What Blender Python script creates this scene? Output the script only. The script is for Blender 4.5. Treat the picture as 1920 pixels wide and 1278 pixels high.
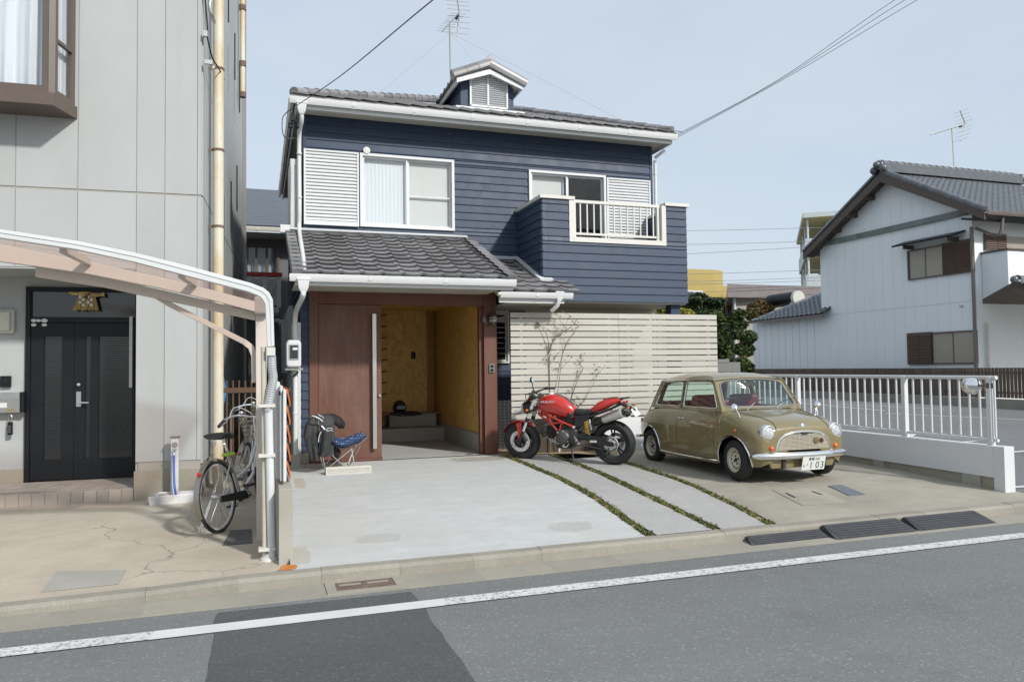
import bpy, bmesh, math, random
from mathutils import Vector, Matrix
from mathutils.bvhtree import BVHTree
random.seed(7)
for o in list(bpy.data.objects): bpy.data.objects.remove(o)
SC = bpy.context.scene; COL = SC.collection
V = Vector; PI = math.pi
def R(d): return math.radians(d)
# ---------------------------------------------------------------- camera
F = 1405.5; YAW, PITCH, ROLL = R(18.754), R(2.047), R(-0.722); EYE = V((0, 0, 1.60))
_f = V((math.sin(YAW)*math.cos(PITCH), math.cos(YAW)*math.cos(PITCH), math.sin(PITCH)))
_r0 = V((math.cos(YAW), -math.sin(YAW), 0)); _u0 = _r0.cross(_f)
_r = _r0*math.cos(ROLL) + _u0*math.sin(ROLL); _u = -_r0*math.sin(ROLL) + _u0*math.cos(ROLL)
cd = bpy.data.cameras.new('camera'); cam = bpy.data.objects.new('camera', cd); COL.objects.link(cam)
cd.sensor_fit = 'HORIZONTAL'; cd.sensor_width = 36; cd.lens = F/1920*36; cd.clip_start = .1; cd.clip_end = 3000
cam.matrix_world = Matrix(((_r.x, _u.x, -_f.x, EYE.x), (_r.y, _u.y, -_f.y, EYE.y), (_r.z, _u.z, -_f.z, EYE.z), (0, 0, 0, 1)))
SC.camera = cam
# ---------------------------------------------------------------- light
SUN = V((0.50, -1.0, 0.78)).normalized()
sd = bpy.data.lights.new('sun', 'SUN'); sun = bpy.data.objects.new('sun', sd); COL.objects.link(sun)
sd.energy = 2.4; sd.angle = R(3.2); sd.color = (1.0, .965, .91)
sun.rotation_euler = SUN.to_track_quat('Z', 'Y').to_euler(); sun.location = (5, -10, 12)
W = bpy.data.worlds.new('World'); SC.world = W; W.use_nodes = True
_n = W.node_tree.nodes; _l = W.node_tree.links
_n.clear()
_out = _n.new('ShaderNodeOutputWorld'); _bg = _n.new('ShaderNodeBackground'); _sky = _n.new('ShaderNodeTexSky')
_sky.sky_type = 'NISHITA'; _sky.sun_disc = False
_sky.sun_elevation = math.asin(SUN.z); _sky.sun_rotation = math.atan2(SUN.x, SUN.y)
_sky.air_density = 1.0; _sky.dust_density = 2.5; _sky.ozone_density = 2.0
_bg.inputs['Strength'].default_value = 0.12
# thin high haze veil over the clear sky, broken by faint soft cloud
_tc = _n.new('ShaderNodeTexCoord'); _mp = _n.new('ShaderNodeMapping'); _nz = _n.new('ShaderNodeTexNoise')
_mp.inputs['Scale'].default_value = (1.0, 1.0, 2.6); _nz.inputs['Scale'].default_value = 1.9
_nz.inputs['Detail'].default_value = 5; _nz.inputs['Roughness'].default_value = .55
_rp = _n.new('ShaderNodeMapRange'); _rp.inputs[1].default_value = .35; _rp.inputs[2].default_value = .7
_rp.inputs[3].default_value = .74; _rp.inputs[4].default_value = .93
_mx = _n.new('ShaderNodeMix'); _mx.data_type = 'RGBA'
_l.new(_tc.outputs['Generated'], _mp.inputs['Vector']); _l.new(_mp.outputs[0], _nz.inputs['Vector'])
_l.new(_nz.outputs['Fac'], _rp.inputs[0]); _l.new(_rp.outputs[0], _mx.inputs[0])
_l.new(_sky.outputs[0], _mx.inputs[6]); _mx.inputs[7].default_value = (3.60, 4.06, 4.52, 1)
_l.new(_mx.outputs[2], _bg.inputs['Color']); _l.new(_bg.outputs[0], _out.inputs[0])
SC.view_settings.view_transform = 'Standard'; SC.view_settings.look = 'None'
SC.view_settings.exposure = 0.64; SC.view_settings.gamma = 1; SC.view_settings.use_curve_mapping = False
# ---------------------------------------------------------------- measuring helpers (a photograph point on a real plane)
def ray(px, py): return _r*((px-960)/F) + _u*((639-py)/F) + _f
def at(px, py, Y):
    d = ray(px, py); return EYE + d*(Y/d.y)
def ax(px, py, X):
    d = ray(px, py); return EYE + d*(X/d.x)
def gr(px, py, z):
    d = ray(px, py); return EYE + d*((z-EYE.z)/d.z)
def lerp_tab(t, x):
    if x <= t[0][0]: return t[0][1]
    for (a, b), (c, d) in zip(t, t[1:]):
        if x <= c: return b + (d-b)*(x-a)/(c-a)
    return t[-1][1]
GT = [(5.94, .10), (7.6, .185), (9.8, .212), (11.3, .25)]
def G(y): return lerp_tab(GT, y)
def grs(px, py):
    z = .2
    for _ in range(30):
        p = gr(px, py, z); z = .5*z + .5*G(p.y)
    return gr(px, py, z)
# ---------------------------------------------------------------- materials
def srgb(r, g, b, k=1.0):
    f = lambda c: (c/12.92 if c <= .04045 else ((c+.055)/1.055)**2.4)
    return tuple(f(c/255.)*k for c in (r, g, b))
class NT:
    def __init__(s, name):
        s.m = bpy.data.materials.new(name); s.m.use_nodes = True
        s.n = s.m.node_tree.nodes; s.l = s.m.node_tree.links
        s.b = s.n['Principled BSDF']; s.tc = None
    def add(s, t, **k):
        x = s.n.new(t)
        for a, b in k.items(): setattr(x, a, b)
        return x
    def co(s):
        if not s.tc:
            c = s.add('ShaderNodeTexCoord'); oi = s.add('ShaderNodeObjectInfo'); ma = s.add('ShaderNodeMath', operation='MULTIPLY')
            ma.inputs[1].default_value = 41.0; s.l.new(oi.outputs['Random'], ma.inputs[0])
            ad = s.add('ShaderNodeVectorMath', operation='ADD'); s.l.new(c.outputs['Object'], ad.inputs[0]); s.l.new(ma.outputs[0], ad.inputs[1])
            s.tc = ad.outputs[0]; s.rnd = oi.outputs['Random']
        return s.tc
    def noise(s, scale, detail=5, rough=.6, stretch=None, vec=None):
        x = s.add('ShaderNodeTexNoise'); x.inputs['Scale'].default_value = scale; x.inputs['Detail'].default_value = detail; x.inputs['Roughness'].default_value = rough
        v = vec or s.co()
        if stretch:
            mp = s.add('ShaderNodeMapping'); mp.inputs['Scale'].default_value = stretch; s.l.new(v, mp.inputs[0]); v = mp.outputs[0]
        s.l.new(v, x.inputs['Vector']); return x.outputs['Fac']
    def rng(s, v, a, b, c=0., d=1.):
        x = s.add('ShaderNodeMapRange'); s.l.new(v, x.inputs[0])
        for i, q in enumerate((a, b, c, d)): x.inputs[1+i].default_value = q
        return x.outputs[0]
    def mix(s, f, a, b, blend='MIX'):
        x = s.add('ShaderNodeMix', data_type='RGBA', blend_type=blend)
        for sock, q in ((x.inputs[0], f), (x.inputs[6], a), (x.inputs[7], b)):
            if isinstance(q, bpy.types.NodeSocket): s.l.new(q, sock)
            elif isinstance(q, (int, float)): sock.default_value = q
            else: sock.default_value = (*q[:3], 1)
        return x.outputs[2]
    def bump(s, h, strength=.3, dist=.01, nrm=None):
        x = s.add('ShaderNodeBump'); x.inputs['Strength'].default_value = strength; x.inputs['Distance'].default_value = dist
        s.l.new(h, x.inputs['Height'])
        if nrm: s.l.new(nrm, x.inputs['Normal'])
        return x.outputs[0]
    def scale(s, col, v):
        x = s.add('ShaderNodeVectorMath', operation='SCALE')
        if isinstance(col, bpy.types.NodeSocket): s.l.new(col, x.inputs[0])
        else: x.inputs[0].default_value = col[:3]
        s.l.new(v, x.inputs['Scale']); return x.outputs[0]
    def set(s, **k):
        for a, v in k.items():
            sock = s.b.inputs[a.replace('_', ' ')]
            if isinstance(v, bpy.types.NodeSocket): s.l.new(v, sock)
            elif isinstance(v, tuple) and len(v) == 3: sock.default_value = (*v, 1)
            else: sock.default_value = v
        return s
def mat(name, col, rough=.6, metal=0., var=.12, vs=3., bump=0., bs=80., rnd=0., coat=0., spec=.5, stretch=None, dirt=None, da=.0, fine=0., fs=200.):
    t = NT(name); n1 = t.noise(vs, 6, .62, stretch)
    c = t.scale(col, t.rng(n1, .25, .75, 1-var, 1+var))
    if fine: c = t.scale(c, t.rng(t.noise(fs, 3, .7), .3, .7, 1-fine, 1+fine))
    if rnd: c = t.scale(c, t.rng(t.rnd, 0, 1, 1-rnd, 1+rnd))
    if dirt: c = t.mix(t.rng(t.noise(vs*.6+.7, 7, .68), .52, .74, 0, da), c, dirt)
    t.set(Base_Color=c, Roughness=t.rng(n1, .2, .8, max(rough-.08, 0), min(rough+.08, 1)), Metallic=float(metal), Specular_IOR_Level=spec)
    if coat: t.set(Coat_Weight=coat, Coat_Roughness=.04)
    if bump: t.set(Normal=t.bump(t.noise(bs, 4, .6), bump, .004))
    return t.m
def glass_mat(name, tint=(.85, .92, .9), refl=1.0, clear=1.0):
    t = NT(name); t.n.remove(t.b); out = t.n['Material Output']
    tr = t.add('ShaderNodeBsdfTransparent'); tr.inputs[0].default_value = (*[c*clear for c in tint], 1)
    gl = t.add('ShaderNodeBsdfGlossy'); gl.inputs['Roughness'].default_value = .01
    lw = t.add('ShaderNodeLayerWeight'); pw = t.add('ShaderNodeMath', operation='POWER'); pw.inputs[1].default_value = 5.0; t.l.new(lw.outputs['Facing'], pw.inputs[0])
    fr = t.add('ShaderNodeMath', operation='MULTIPLY_ADD'); fr.inputs[1].default_value = .96; fr.inputs[2].default_value = .04; t.l.new(pw.outputs[0], fr.inputs[0]); lw.inputs['Blend'].default_value = .5
    ml = t.add('ShaderNodeMath', operation='MULTIPLY'); ml.inputs[1].default_value = refl; ml.use_clamp = True
    mx = t.add('ShaderNodeMixShader')
    t.l.new(fr.outputs[0], ml.inputs[0]); t.l.new(ml.outputs[0], mx.inputs[0]); t.l.new(tr.outputs[0], mx.inputs[1]); t.l.new(gl.outputs[0], mx.inputs[2])
    t.l.new(mx.outputs[0], out.inputs[0]); return t.m
# ---------------------------------------------------------------- mesh builder
OFF = {}
def frame_axes(d):
    d = V(d).normalized(); a = V((0, 0, 1)) if abs(d.z) < .95 else V((1, 0, 0))
    x = a.cross(d).normalized(); return x, d.cross(x), d
class B:
    def __init__(s): s.v = []; s.f = []
    def add(s, v, f):
        n = len(s.v); s.v += [tuple(p) for p in v]; s.f += [tuple(i+n for i in q) for q in f]; return s
    def box(s, x0, y0, z0, x1, y1, z1):
        return s.add([(x0,y0,z0),(x1,y0,z0),(x1,y1,z0),(x0,y1,z0),(x0,y0,z1),(x1,y0,z1),(x1,y1,z1),(x0,y1,z1)],
                     [(0,3,2,1),(4,5,6,7),(0,1,5,4),(1,2,6,5),(2,3,7,6),(3,0,4,7)])
    def obox(s, c, size, X=(1,0,0), Y=(0,1,0), Z=None):
        X = V(X).normalized(); Y = V(Y); Y = (Y - X*Y.dot(X)).normalized(); Z = X.cross(Y); c = V(c)
        a, b, d = [q/2 for q in size]; P = []
        for k in (-1, 1):
            for i, j in ((-1,-1),(1,-1),(1,1),(-1,1)): P.append(c + X*(a*i) + Y*(b*j) + Z*(d*k))
        return s.add(P, [(0,3,2,1),(4,5,6,7),(0,1,5,4),(1,2,6,5),(2,3,7,6),(3,0,4,7)])
    def quad(s, a, b, c, d): return s.add([a, b, c, d], [(0,1,2,3)])
    def extr(s, pts, vec, caps=True):
        n = len(pts); P = [V(p) for p in pts]; P += [p + V(vec) for p in P]
        f = [(i, (i+1) % n, n+(i+1) % n, n+i) for i in range(n)]
        if caps: f += [tuple(range(n-1, -1, -1)), tuple(range(n, 2*n))]
        return s.add(P, f)
    def tube(s, path, r, n=8, closed=False, caps=True, flat=1.0):
        P = [V(p) for p in path]; m = len(P); rings = []; prev = None
        for i in range(m):
            a = P[i-1] if (i or closed) else P[i]; b = P[(i+1) % m] if (i < m-1 or closed) else P[i]
            d = (b-a).normalized()
            if prev is None: x, y, _ = frame_axes(d)
            else:
                x = prev - d*prev.dot(d)
                if x.length < 1e-6: x, y, _ = frame_axes(d)
                x.normalize(); y = d.cross(x)
            prev = x; rr = r[i] if isinstance(r, (list, tuple)) else r
            rings.append([P[i] + x*(rr*math.cos(2*PI*k/n)) + y*(rr*flat*math.sin(2*PI*k/n)) for k in range(n)])
        return s.rings(rings, closed, caps)
    def rings(s, rings, closed=False, caps=True):
        n = len(rings[0]); m = len(rings); f = []
        for i in range(m if closed else m-1):
            j = (i+1) % m
            for k in range(n): f.append((i*n+k, i*n+(k+1) % n, j*n+(k+1) % n, j*n+k))
        if caps and not closed: f += [tuple(range(n-1, -1, -1)), tuple((m-1)*n+k for k in range(n))]
        return s.add([p for q in rings for p in q], f)
    def bar(s, a, b, w, h=None, up=(0,0,1)):
        a = V(a); b = V(b); d = b-a
        if abs(d.normalized().dot(V(up))) > .98: up = (0, 1, 0)
        return s.obox((a+b)/2, (d.length, w, h or w), d, V(up).cross(d))
    def lathe(s, prof, c, axis, n=24, closed=False):
        x, y, z = frame_axes(axis); c = V(c); rings = []
        for r, h in prof: rings.append([c + z*h + x*(r*math.cos(2*PI*k/n)) + y*(r*math.sin(2*PI*k/n)) for k in range(n)])
        return s.rings(rings, closed, not closed)
    def sph(s, c, r, n=12, m=8, sc=(1,1,1)):
        c = V(c); rings = []
        for i in range(m+1):
            a = PI*(i+.02)/(m+.04) - PI/2
            rings.append([c + V((r*sc[0]*math.cos(a)*math.cos(2*PI*k/n), r*sc[1]*math.cos(a)*math.sin(2*PI*k/n), r*sc[2]*math.sin(a))) for k in range(n)])
        return s.rings(rings)
    def grid(s, rows):
        n = len(rows[0]); f = []
        for i in range(len(rows)-1):
            for k in range(n-1): f.append((i*n+k, i*n+k+1, (i+1)*n+k+1, (i+1)*n+k))
        return s.add([p for q in rows for p in q], f)
    def mesh(s, name, m=None, smooth=None, fix=True):
        me = bpy.data.meshes.new(name); me.from_pydata(s.v, [], s.f)
        if fix and len(s.f) < 30000:
            bm = bmesh.new(); bm.from_mesh(me); bmesh.ops.recalc_face_normals(bm, faces=bm.faces); bm.to_mesh(me); bm.free()
        if smooth:
            me.polygons.foreach_set('use_smooth', [True]*len(me.polygons)); me.set_sharp_from_angle(angle=R(smooth))
        if m: me.materials.append(m)
        me.update(); return me
    def build(s, name, m, parent=None, smooth=None, bevel=0., label=None, cat=None, group=None, kind=None, fix=True, seg=2):
        o = put(name, s.mesh(name, m, smooth, fix), parent, label, cat, group, kind)
        if bevel:
            md = o.modifiers.new('bevel', 'BEVEL'); md.width = bevel; md.segments = seg; md.limit_method = 'ANGLE'; md.angle_limit = R(35)
            me = o.data; me.polygons.foreach_set('use_smooth', [True]*len(me.polygons)); me.set_sharp_from_angle(angle=R(35)); md.harden_normals = True
        return o
def tag(o, label=None, cat=None, group=None, kind=None):
    for k, q in (('label', label), ('category', cat), ('group', group), ('kind', kind)):
        if q: o[k] = q
    return o
def put(name, me, parent=None, label=None, cat=None, group=None, kind=None, loc=None):
    o = bpy.data.objects.new(name, me); COL.objects.link(o)
    if parent:
        o.parent = parent
        if parent in OFF: o.location = -OFF[parent]
    if loc is not None: o.location = V(o.location) + V(loc)
    return tag(o, label, cat, group, kind)
def thing(name, label, cat, loc=(0,0,0), rot=None, group=None, kind=None, local=False):
    o = bpy.data.objects.new(name, None); COL.objects.link(o); o.location = loc; o.empty_display_size = .2
    if rot is not None: o.rotation_euler = rot
    if not local: OFF[o] = V(loc)
    return tag(o, label, cat, group, kind)
def copy_tree(o, parent=None):
    c = o.copy(); COL.objects.link(c)
    if parent: c.parent = parent
    for ch in list(o.children): copy_tree(ch, c)
    return c
def cut(a, b, m=1e-4): return b-a > m
def wall_rects(x0, z0, x1, z1, holes):
    xs = sorted({x0, x1, *[min(max(q, x0), x1) for h in holes for q in (h[0], h[2])]})
    zs = sorted({z0, z1, *[min(max(q, z0), z1) for h in holes for q in (h[1], h[3])]})
    out = []
    for a, b in zip(xs, xs[1:]):
        for c, d in zip(zs, zs[1:]):
            mx, mz = (a+b)/2, (c+d)/2
            if not any(h[0] < mx < h[2] and h[1] < mz < h[3] for h in holes): out.append((a, c, b, d))
    return out
def smoothpath(P, k=6):
    P = [V(p) for p in P]; out = []
    for i in range(len(P)-1):
        a = P[max(i-1, 0)]; b = P[i]; c = P[i+1]; d = P[min(i+2, len(P)-1)]
        for j in range(k):
            t = j/k
            out.append(.5*((2*b) + (c-a)*t + (2*a-5*b+4*c-d)*t*t + (3*b-a-3*c+d)*t**3))
    return out + [P[-1]]
def text_mesh(name, body, size, m, thick=.002):
    cu = bpy.data.curves.new(name, 'FONT'); cu.body = body; cu.size = size; cu.extrude = thick; cu.align_x = 'CENTER'; cu.align_y = 'CENTER'; cu.resolution_u = 3
    o = bpy.data.objects.new(name, cu); COL.objects.link(o); bpy.context.view_layer.update()
    dg = bpy.context.evaluated_depsgraph_get(); me = bpy.data.meshes.new_from_object(o.evaluated_get(dg)); bpy.data.objects.remove(o); bpy.data.curves.remove(cu)
    me.materials.clear(); me.materials.append(m); me.name = name; return me
# ---------------------------------------------------------------- materials of the place
def m_asphalt(name, col, k=1.0):
    t = NT(name); big = t.noise(.30, 6, .62); fine = t.noise(150, 2, .8); mid = t.noise(52, 3, .75); lane = t.noise(1.0, 4, .6, (.05, 1.1, 1)); pat = t.noise(1.7, 7, .7)
    c = t.scale(col, t.rng(big, .3, .7, .90, 1.10)); c = t.scale(c, t.rng(fine, .32, .68, .78, 1.24)); c = t.scale(c, t.rng(mid, .3, .72, .90, 1.13)); c = t.scale(c, t.rng(lane, .3, .7, .93, 1.06)); c = t.scale(c, t.rng(pat, .55, .75, 1.0, .86))
    v = t.add('ShaderNodeTexVoronoi', feature='F1'); v.inputs['Scale'].default_value = 75; t.l.new(t.co(), v.inputs['Vector'])
    sep = t.add('ShaderNodeSeparateColor'); t.l.new(v.outputs['Color'], sep.inputs[0]); c = t.mix(t.rng(sep.outputs[0], .94, .96, 0, .35), c, tuple(min(.5, q*2.1) for q in col))
    t.set(Base_Color=c, Roughness=.88, Specular_IOR_Level=.35, Normal=t.bump(mid, .6, .006)); return t.m
M_asph = m_asphalt('road asphalt', (.163, .170, .167)); M_patch = m_asphalt('patch asphalt', (.083, .088, .089)); M_lot = m_asphalt('lot asphalt', (.16, .163, .165))
def m_paint(name, under, wear):
    t = NT(name); w = t.noise(38, 6, .75); g = t.noise(3, 3, .6)
    f = t.rng(w, .5-wear, .56-wear*.8, 0, 1); t.set(Base_Color=t.scale(t.mix(f, under, (.60, .60, .59)), t.rng(g, .3, .7, .92, 1.05)), Roughness=.75); return t.m
M_line = m_paint('worn road paint', (.16, .165, .175), .10); M_linenew = m_paint('fresh road paint', (.2, .2, .2), .35)
def m_conc(name, col, stain, amt, fine=.1, fs=150, rough=.85, bump=.25, cracks=0., trowel=0.):
    t = NT(name); a = t.noise(.8, 7, .65); b = t.noise(5, 6, .65); f = t.noise(fs, 3, .7)
    c = t.scale(col, t.rng(b, .3, .7, .93, 1.06)); c = t.scale(c, t.rng(f, .3, .7, 1-fine, 1+fine)); c = t.mix(t.rng(a, .42, .72, 0, amt), c, stain)
    if trowel: c = t.scale(c, t.rng(t.noise(3.0, 6, .7, (.5, 2.4, 1)), .35, .7, 1-trowel, 1+trowel)); c = t.mix(t.rng(t.noise(2.2, 8, .75), .60, .72, 0, .35), c, stain)
    if cracks:
        nz = t.add('ShaderNodeTexNoise'); nz.inputs['Scale'].default_value = 1.8; nz.inputs['Detail'].default_value = 6; t.l.new(t.co(), nz.inputs['Vector'])
        wv = t.add('ShaderNodeMix', data_type='RGBA', blend_type='LINEAR_LIGHT'); wv.inputs[0].default_value = .38; t.l.new(t.co(), wv.inputs[6]); t.l.new(nz.outputs['Color'], wv.inputs[7])
        v = t.add('ShaderNodeTexVoronoi', feature='DISTANCE_TO_EDGE'); v.inputs['Scale'].default_value = .75; t.l.new(wv.outputs[2], v.inputs['Vector'])
        m = t.add('ShaderNodeMath', operation='MULTIPLY'); t.l.new(t.rng(v.outputs['Distance'], .003, .010, 1, 0), m.inputs[0]); t.l.new(t.rng(t.noise(.55, 3, .6), .46, .56, 0, cracks), m.inputs[1]); c = t.mix(m.outputs[0], c, (.10, .085, .07))
    t.set(Base_Color=c, Roughness=rough, Normal=t.bump(f, bump, .003)); return t.m
M_slab = m_conc('new white concrete', (.475, .49, .485), (.43, .42, .38), .45, .05, trowel=.05)
M_old = m_conc('old tan concrete', (.34, .315, .26), (.20, .18, .15), .6, .18, trowel=.05)
M_fore = m_conc('forecourt concrete', (.455, .415, .335), (.31, .26, .205), .65, .16, cracks=.5)
M_kerb = m_conc('kerb concrete', (.29, .27, .225), (.14, .13, .11), .6, .2, 120)
M_gut = m_conc('gutter concrete', (.31, .29, .24), (.2, .19, .17), .6, .15)
M_path = m_conc('washed aggregate path', (.37, .365, .355), (.3, .29, .27), .25, .30, 110)
M_block = m_conc('concrete block', (.36, .35, .31), (.24, .23, .19), .5, .1)
M_found = m_conc('foundation concrete', (.33, .305, .25), (.21, .19, .15), .6, .1)
M_soil = m_conc('sandy soil', (.36, .27, .17), (.22, .16, .10), .5, .25, 90)
M_earth = m_conc('far ground', (.26, .25, .22), (.16, .16, .12), .6, .1, 20)
M_rubber = mat('black rubber ramp', (.05, .052, .058), .7, var=.3, vs=8, bump=.3, bs=60)
M_rust = mat('rusty iron', (.15, .105, .08), .85, var=.4, vs=9, bump=.4)
M_steel = mat('grey steel plate', (.17, .19, .22), .5, .4, var=.2)
M_white = mat('white paint', (.62, .635, .645), .45, var=.05, vs=2)
M_whiteal = mat('white aluminium', (.60, .615, .62), .35, var=.05)
M_cream = mat('cream paint', (.60, .59, .55), .5, var=.06)
M_gutw = mat('white gutter plastic', (.64, .65, .655), .3, var=.04)
M_soffit = mat('beige soffit', (.48, .46, .39), .6, var=.06)
M_blue = mat('navy siding', (.032, .051, .090), .5, var=.12, vs=2.2, stretch=(2.5, 2.5, .5), bump=.10, bs=55, rnd=.05, spec=.3, dirt=(.07, .09, .13), da=.14)
M_bluedk = mat('navy backing', srgb(40, 52, 76), .7)
M_tile = mat('grey roof tile', (.225, .223, .23), .36, var=.12, vs=6, rnd=.30, spec=.6)
M_tiledk = mat('dark grey roof tile', (.11, .12, .135), .30, var=.15, vs=5, rnd=.18, spec=.7)
M_dark = mat('dark void', (.012, .012, .013), .8)
M_black = mat('black aluminium', (.010, .012, .015), .4, var=.1, spec=.25)
M_bronze = mat('bronze aluminium', (.11, .085, .07), .42, var=.1)
M_brown = mat('brown aluminium', (.10, .06, .035), .45, var=.12)
M_chrome = mat('chrome', (.80, .81, .82), .10, 1., var=.03)
M_steelb = mat('brushed steel', (.55, .54, .50), .32, 1., var=.08, vs=3, stretch=(30, 30, 1))
M_glass = glass_mat('window glass', (.955, .968, .97), .8)
M_glassdk = glass_mat('dark window glass', (.5, .52, .53), 1.0)
M_curtain = mat('white curtain', (.70, .72, .76), .8, var=.06, vs=5, stretch=(6, 6, .3))
M_shoji = mat('pale screen', (.62, .62, .60), .8, var=.05)
M_rubberk = mat('tyre rubber', (.018, .018, .019), .75, var=.2, vs=12, bump=.15, bs=120)
def m_corten():
    t = NT('weathered steel door'); a = t.noise(1.6, 7, .7, (1.6, 1.6, .9)); st = t.noise(6, 5, .65, (2.2, 2.2, .22)); f = t.noise(60, 4, .7)
    c = t.mix(t.rng(a, .35, .68), (.118, .044, .024), (.150, .078, .058)); c = t.mix(t.rng(st, .5, .78, 0, .5), c, (.205, .125, .09))
    c = t.mix(t.rng(t.noise(2.3, 6, .65), .56, .70, 0, .55), c, (.060, .046, .056)); c = t.scale(c, t.rng(f, .3, .7, .82, 1.18))
    t.set(Base_Color=c, Roughness=.55, Metallic=.1, Normal=t.bump(f, .12, .003)); return t.m
M_corten = m_corten()
def m_frame():
    t = NT('rust red steel frame'); a = t.noise(2.0, 6, .65, (2, 2, .6)); f = t.noise(50, 4, .7)
    c = t.mix(t.rng(a, .3, .7), (.118, .040, .022), (.138, .060, .042)); c = t.scale(c, t.rng(f, .3, .7, .88, 1.12))
    t.set(Base_Color=c, Roughness=.5, Normal=t.bump(f, .08, .003)); return t.m
M_frame = m_frame()
M_orange = mat('orange rust steel', (.42, .115, .03), .8, var=.25, vs=8, bump=.2, dirt=(.2, .06, .03), da=.6)
def m_osb():
    t = NT('strand board'); v = t.add('ShaderNodeTexVoronoi'); v.inputs['Scale'].default_value = 1; mp = t.add('ShaderNodeMapping'); mp.inputs['Scale'].default_value = (26, 26, 9)
    nv = t.add('ShaderNodeTexNoise'); nv.inputs['Scale'].default_value = 6; t.l.new(t.co(), nv.inputs['Vector'])
    ad = t.add('ShaderNodeMix', data_type='RGBA', blend_type='LINEAR_LIGHT'); ad.inputs[0].default_value = .15; t.l.new(t.co(), ad.inputs[6]); t.l.new(nv.outputs['Color'], ad.inputs[7])
    t.l.new(ad.outputs[2], mp.inputs[0]); t.l.new(mp.outputs[0], v.inputs['Vector'])
    c = t.mix(v.outputs['Color'], (.50, .27, .06), (.74, .48, .15)); t.set(Base_Color=c, Roughness=.55, Normal=t.bump(v.outputs['Distance'], .2, .003)); return t.m
M_osb = m_osb()
def m_panel(name, col, dirt, amt):
    t = NT(name); a = t.noise(.7, 7, .65, (1, 1, .45)); f = t.noise(60, 3, .6, (1, 1, 1.8)); st = t.noise(7, 5, .6, (1, 1, .06))
    c = t.mix(t.rng(a, .40, .75, 0, amt), col, dirt); c = t.mix(t.rng(st, .6, .8, 0, amt*.5), c, dirt)
    t.set(Base_Color=c, Roughness=.7, Normal=t.bump(f, .35, .004)); return t.m
M_wallL = m_panel('pale grey stucco panel', (.41, .428, .43), (.32, .325, .31), .55)
M_wallR = m_panel('pale blue grey wall', (.78, .815, .83), (.68, .72, .74), .3)
M_sealant = mat('joint sealant', (.33, .315, .285), .8)
def leafmat(name, a, b):
    t = NT(name); n = t.noise(1.6, 4, .6); c = t.mix(t.rng(n, .3, .7), a, b); c = t.scale(c, t.rng(t.noise(25, 2), .3, .7, .7, 1.35))
    t.set(Base_Color=c, Roughness=.55, Specular_IOR_Level=.3); return t.m
M_grass = leafmat('mondo grass', (.050, .075, .018), (.18, .18, .05))
M_pine = leafmat('pine needles', (.022, .042, .016), (.05, .075, .028)); M_leaf = leafmat('dark leaves', (.022, .042, .012), (.07, .10, .026))
M_leafr = leafmat('orange leaves', (.13, .07, .025), (.08, .085, .03)); M_leafy = leafmat('yellow young leaves', (.30, .26, .04), (.16, .19, .03))
M_bark = mat('bark', (.17, .13, .10), .85, var=.3, vs=14, bump=.4)
# ---------------------------------------------------------------- ground
def sheet(pts, z): return B().add([(x, y, z) for x, y in pts], [tuple(range(len(pts)))])
sheet([(-900, -900), (900, -900), (900, 1400), (-900, 1400)], -.03).build('ground', M_earth, kind='structure')
sheet([(-300, -9), (300, -9), (300, 5.50), (-300, 5.50)], 0).build('road', M_asph, kind='structure')
_rp = random.Random(3)
sheet([(-.26+_rp.uniform(-.012, .012), -3+.15*k) for k in range(57)][::-1]+[(1.05+_rp.uniform(-.012, .012), -3+.15*k) for k in range(57)], .004).build('road_patch', M_patch, kind='structure')
sheet([(-60, 5.0), (-.62, 5.0), (-.60, 5.15), (-60, 5.15)], .008).build('road_line', M_line, kind='structure')
sheet([(-.62, 4.995), (1.20, 4.995), (1.23, 5.15), (-.60, 5.15)], .008).build('road_line', M_linenew, kind='structure')
sheet([(1.20, 5.0), (90, 5.0), (90, 5.15), (1.23, 5.15)], .008).build('road_line', M_line, kind='structure')
# L-gutter and kerb stones
gs = thing('gutter_strip', None, None, (0, 5.65, 0), kind='structure')
for i in range(-14, 24):
    x0 = .452 + i*.588
    B().box(x0, 5.49, -.05, x0+(.5875 if i > -2 else .588), 5.81, .006 + .0006*((i*7) % 3)).build('gutter_slab', M_gut, gs)
kb = thing('kerb', None, None, (0, 5.87, 0), kind='structure')
KS = [(-9, -2.2, .05, .055), (-2.198, -.742, .055, .075), (-.740, -.137, .075, .098)] + [(.452+i*.588, .452+i*.588+.5865, .10, .10) for i in range(-1, 24)]
for i, (x0, x1, h0, h1) in enumerate(KS):
    dz = .002*(((i*5) % 3)-1)
    pr_ = lambda x, h: [(x, 5.81, -.04), (x, 5.815, h-.025), (x, 5.84, h), (x, 5.945, h+.002), (x, 5.945, -.04)]
    b = B().rings([pr_(x0, h0+dz), pr_(x1, h1+dz)]); b.build('kerb_stone', M_kerb, kb)
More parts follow.
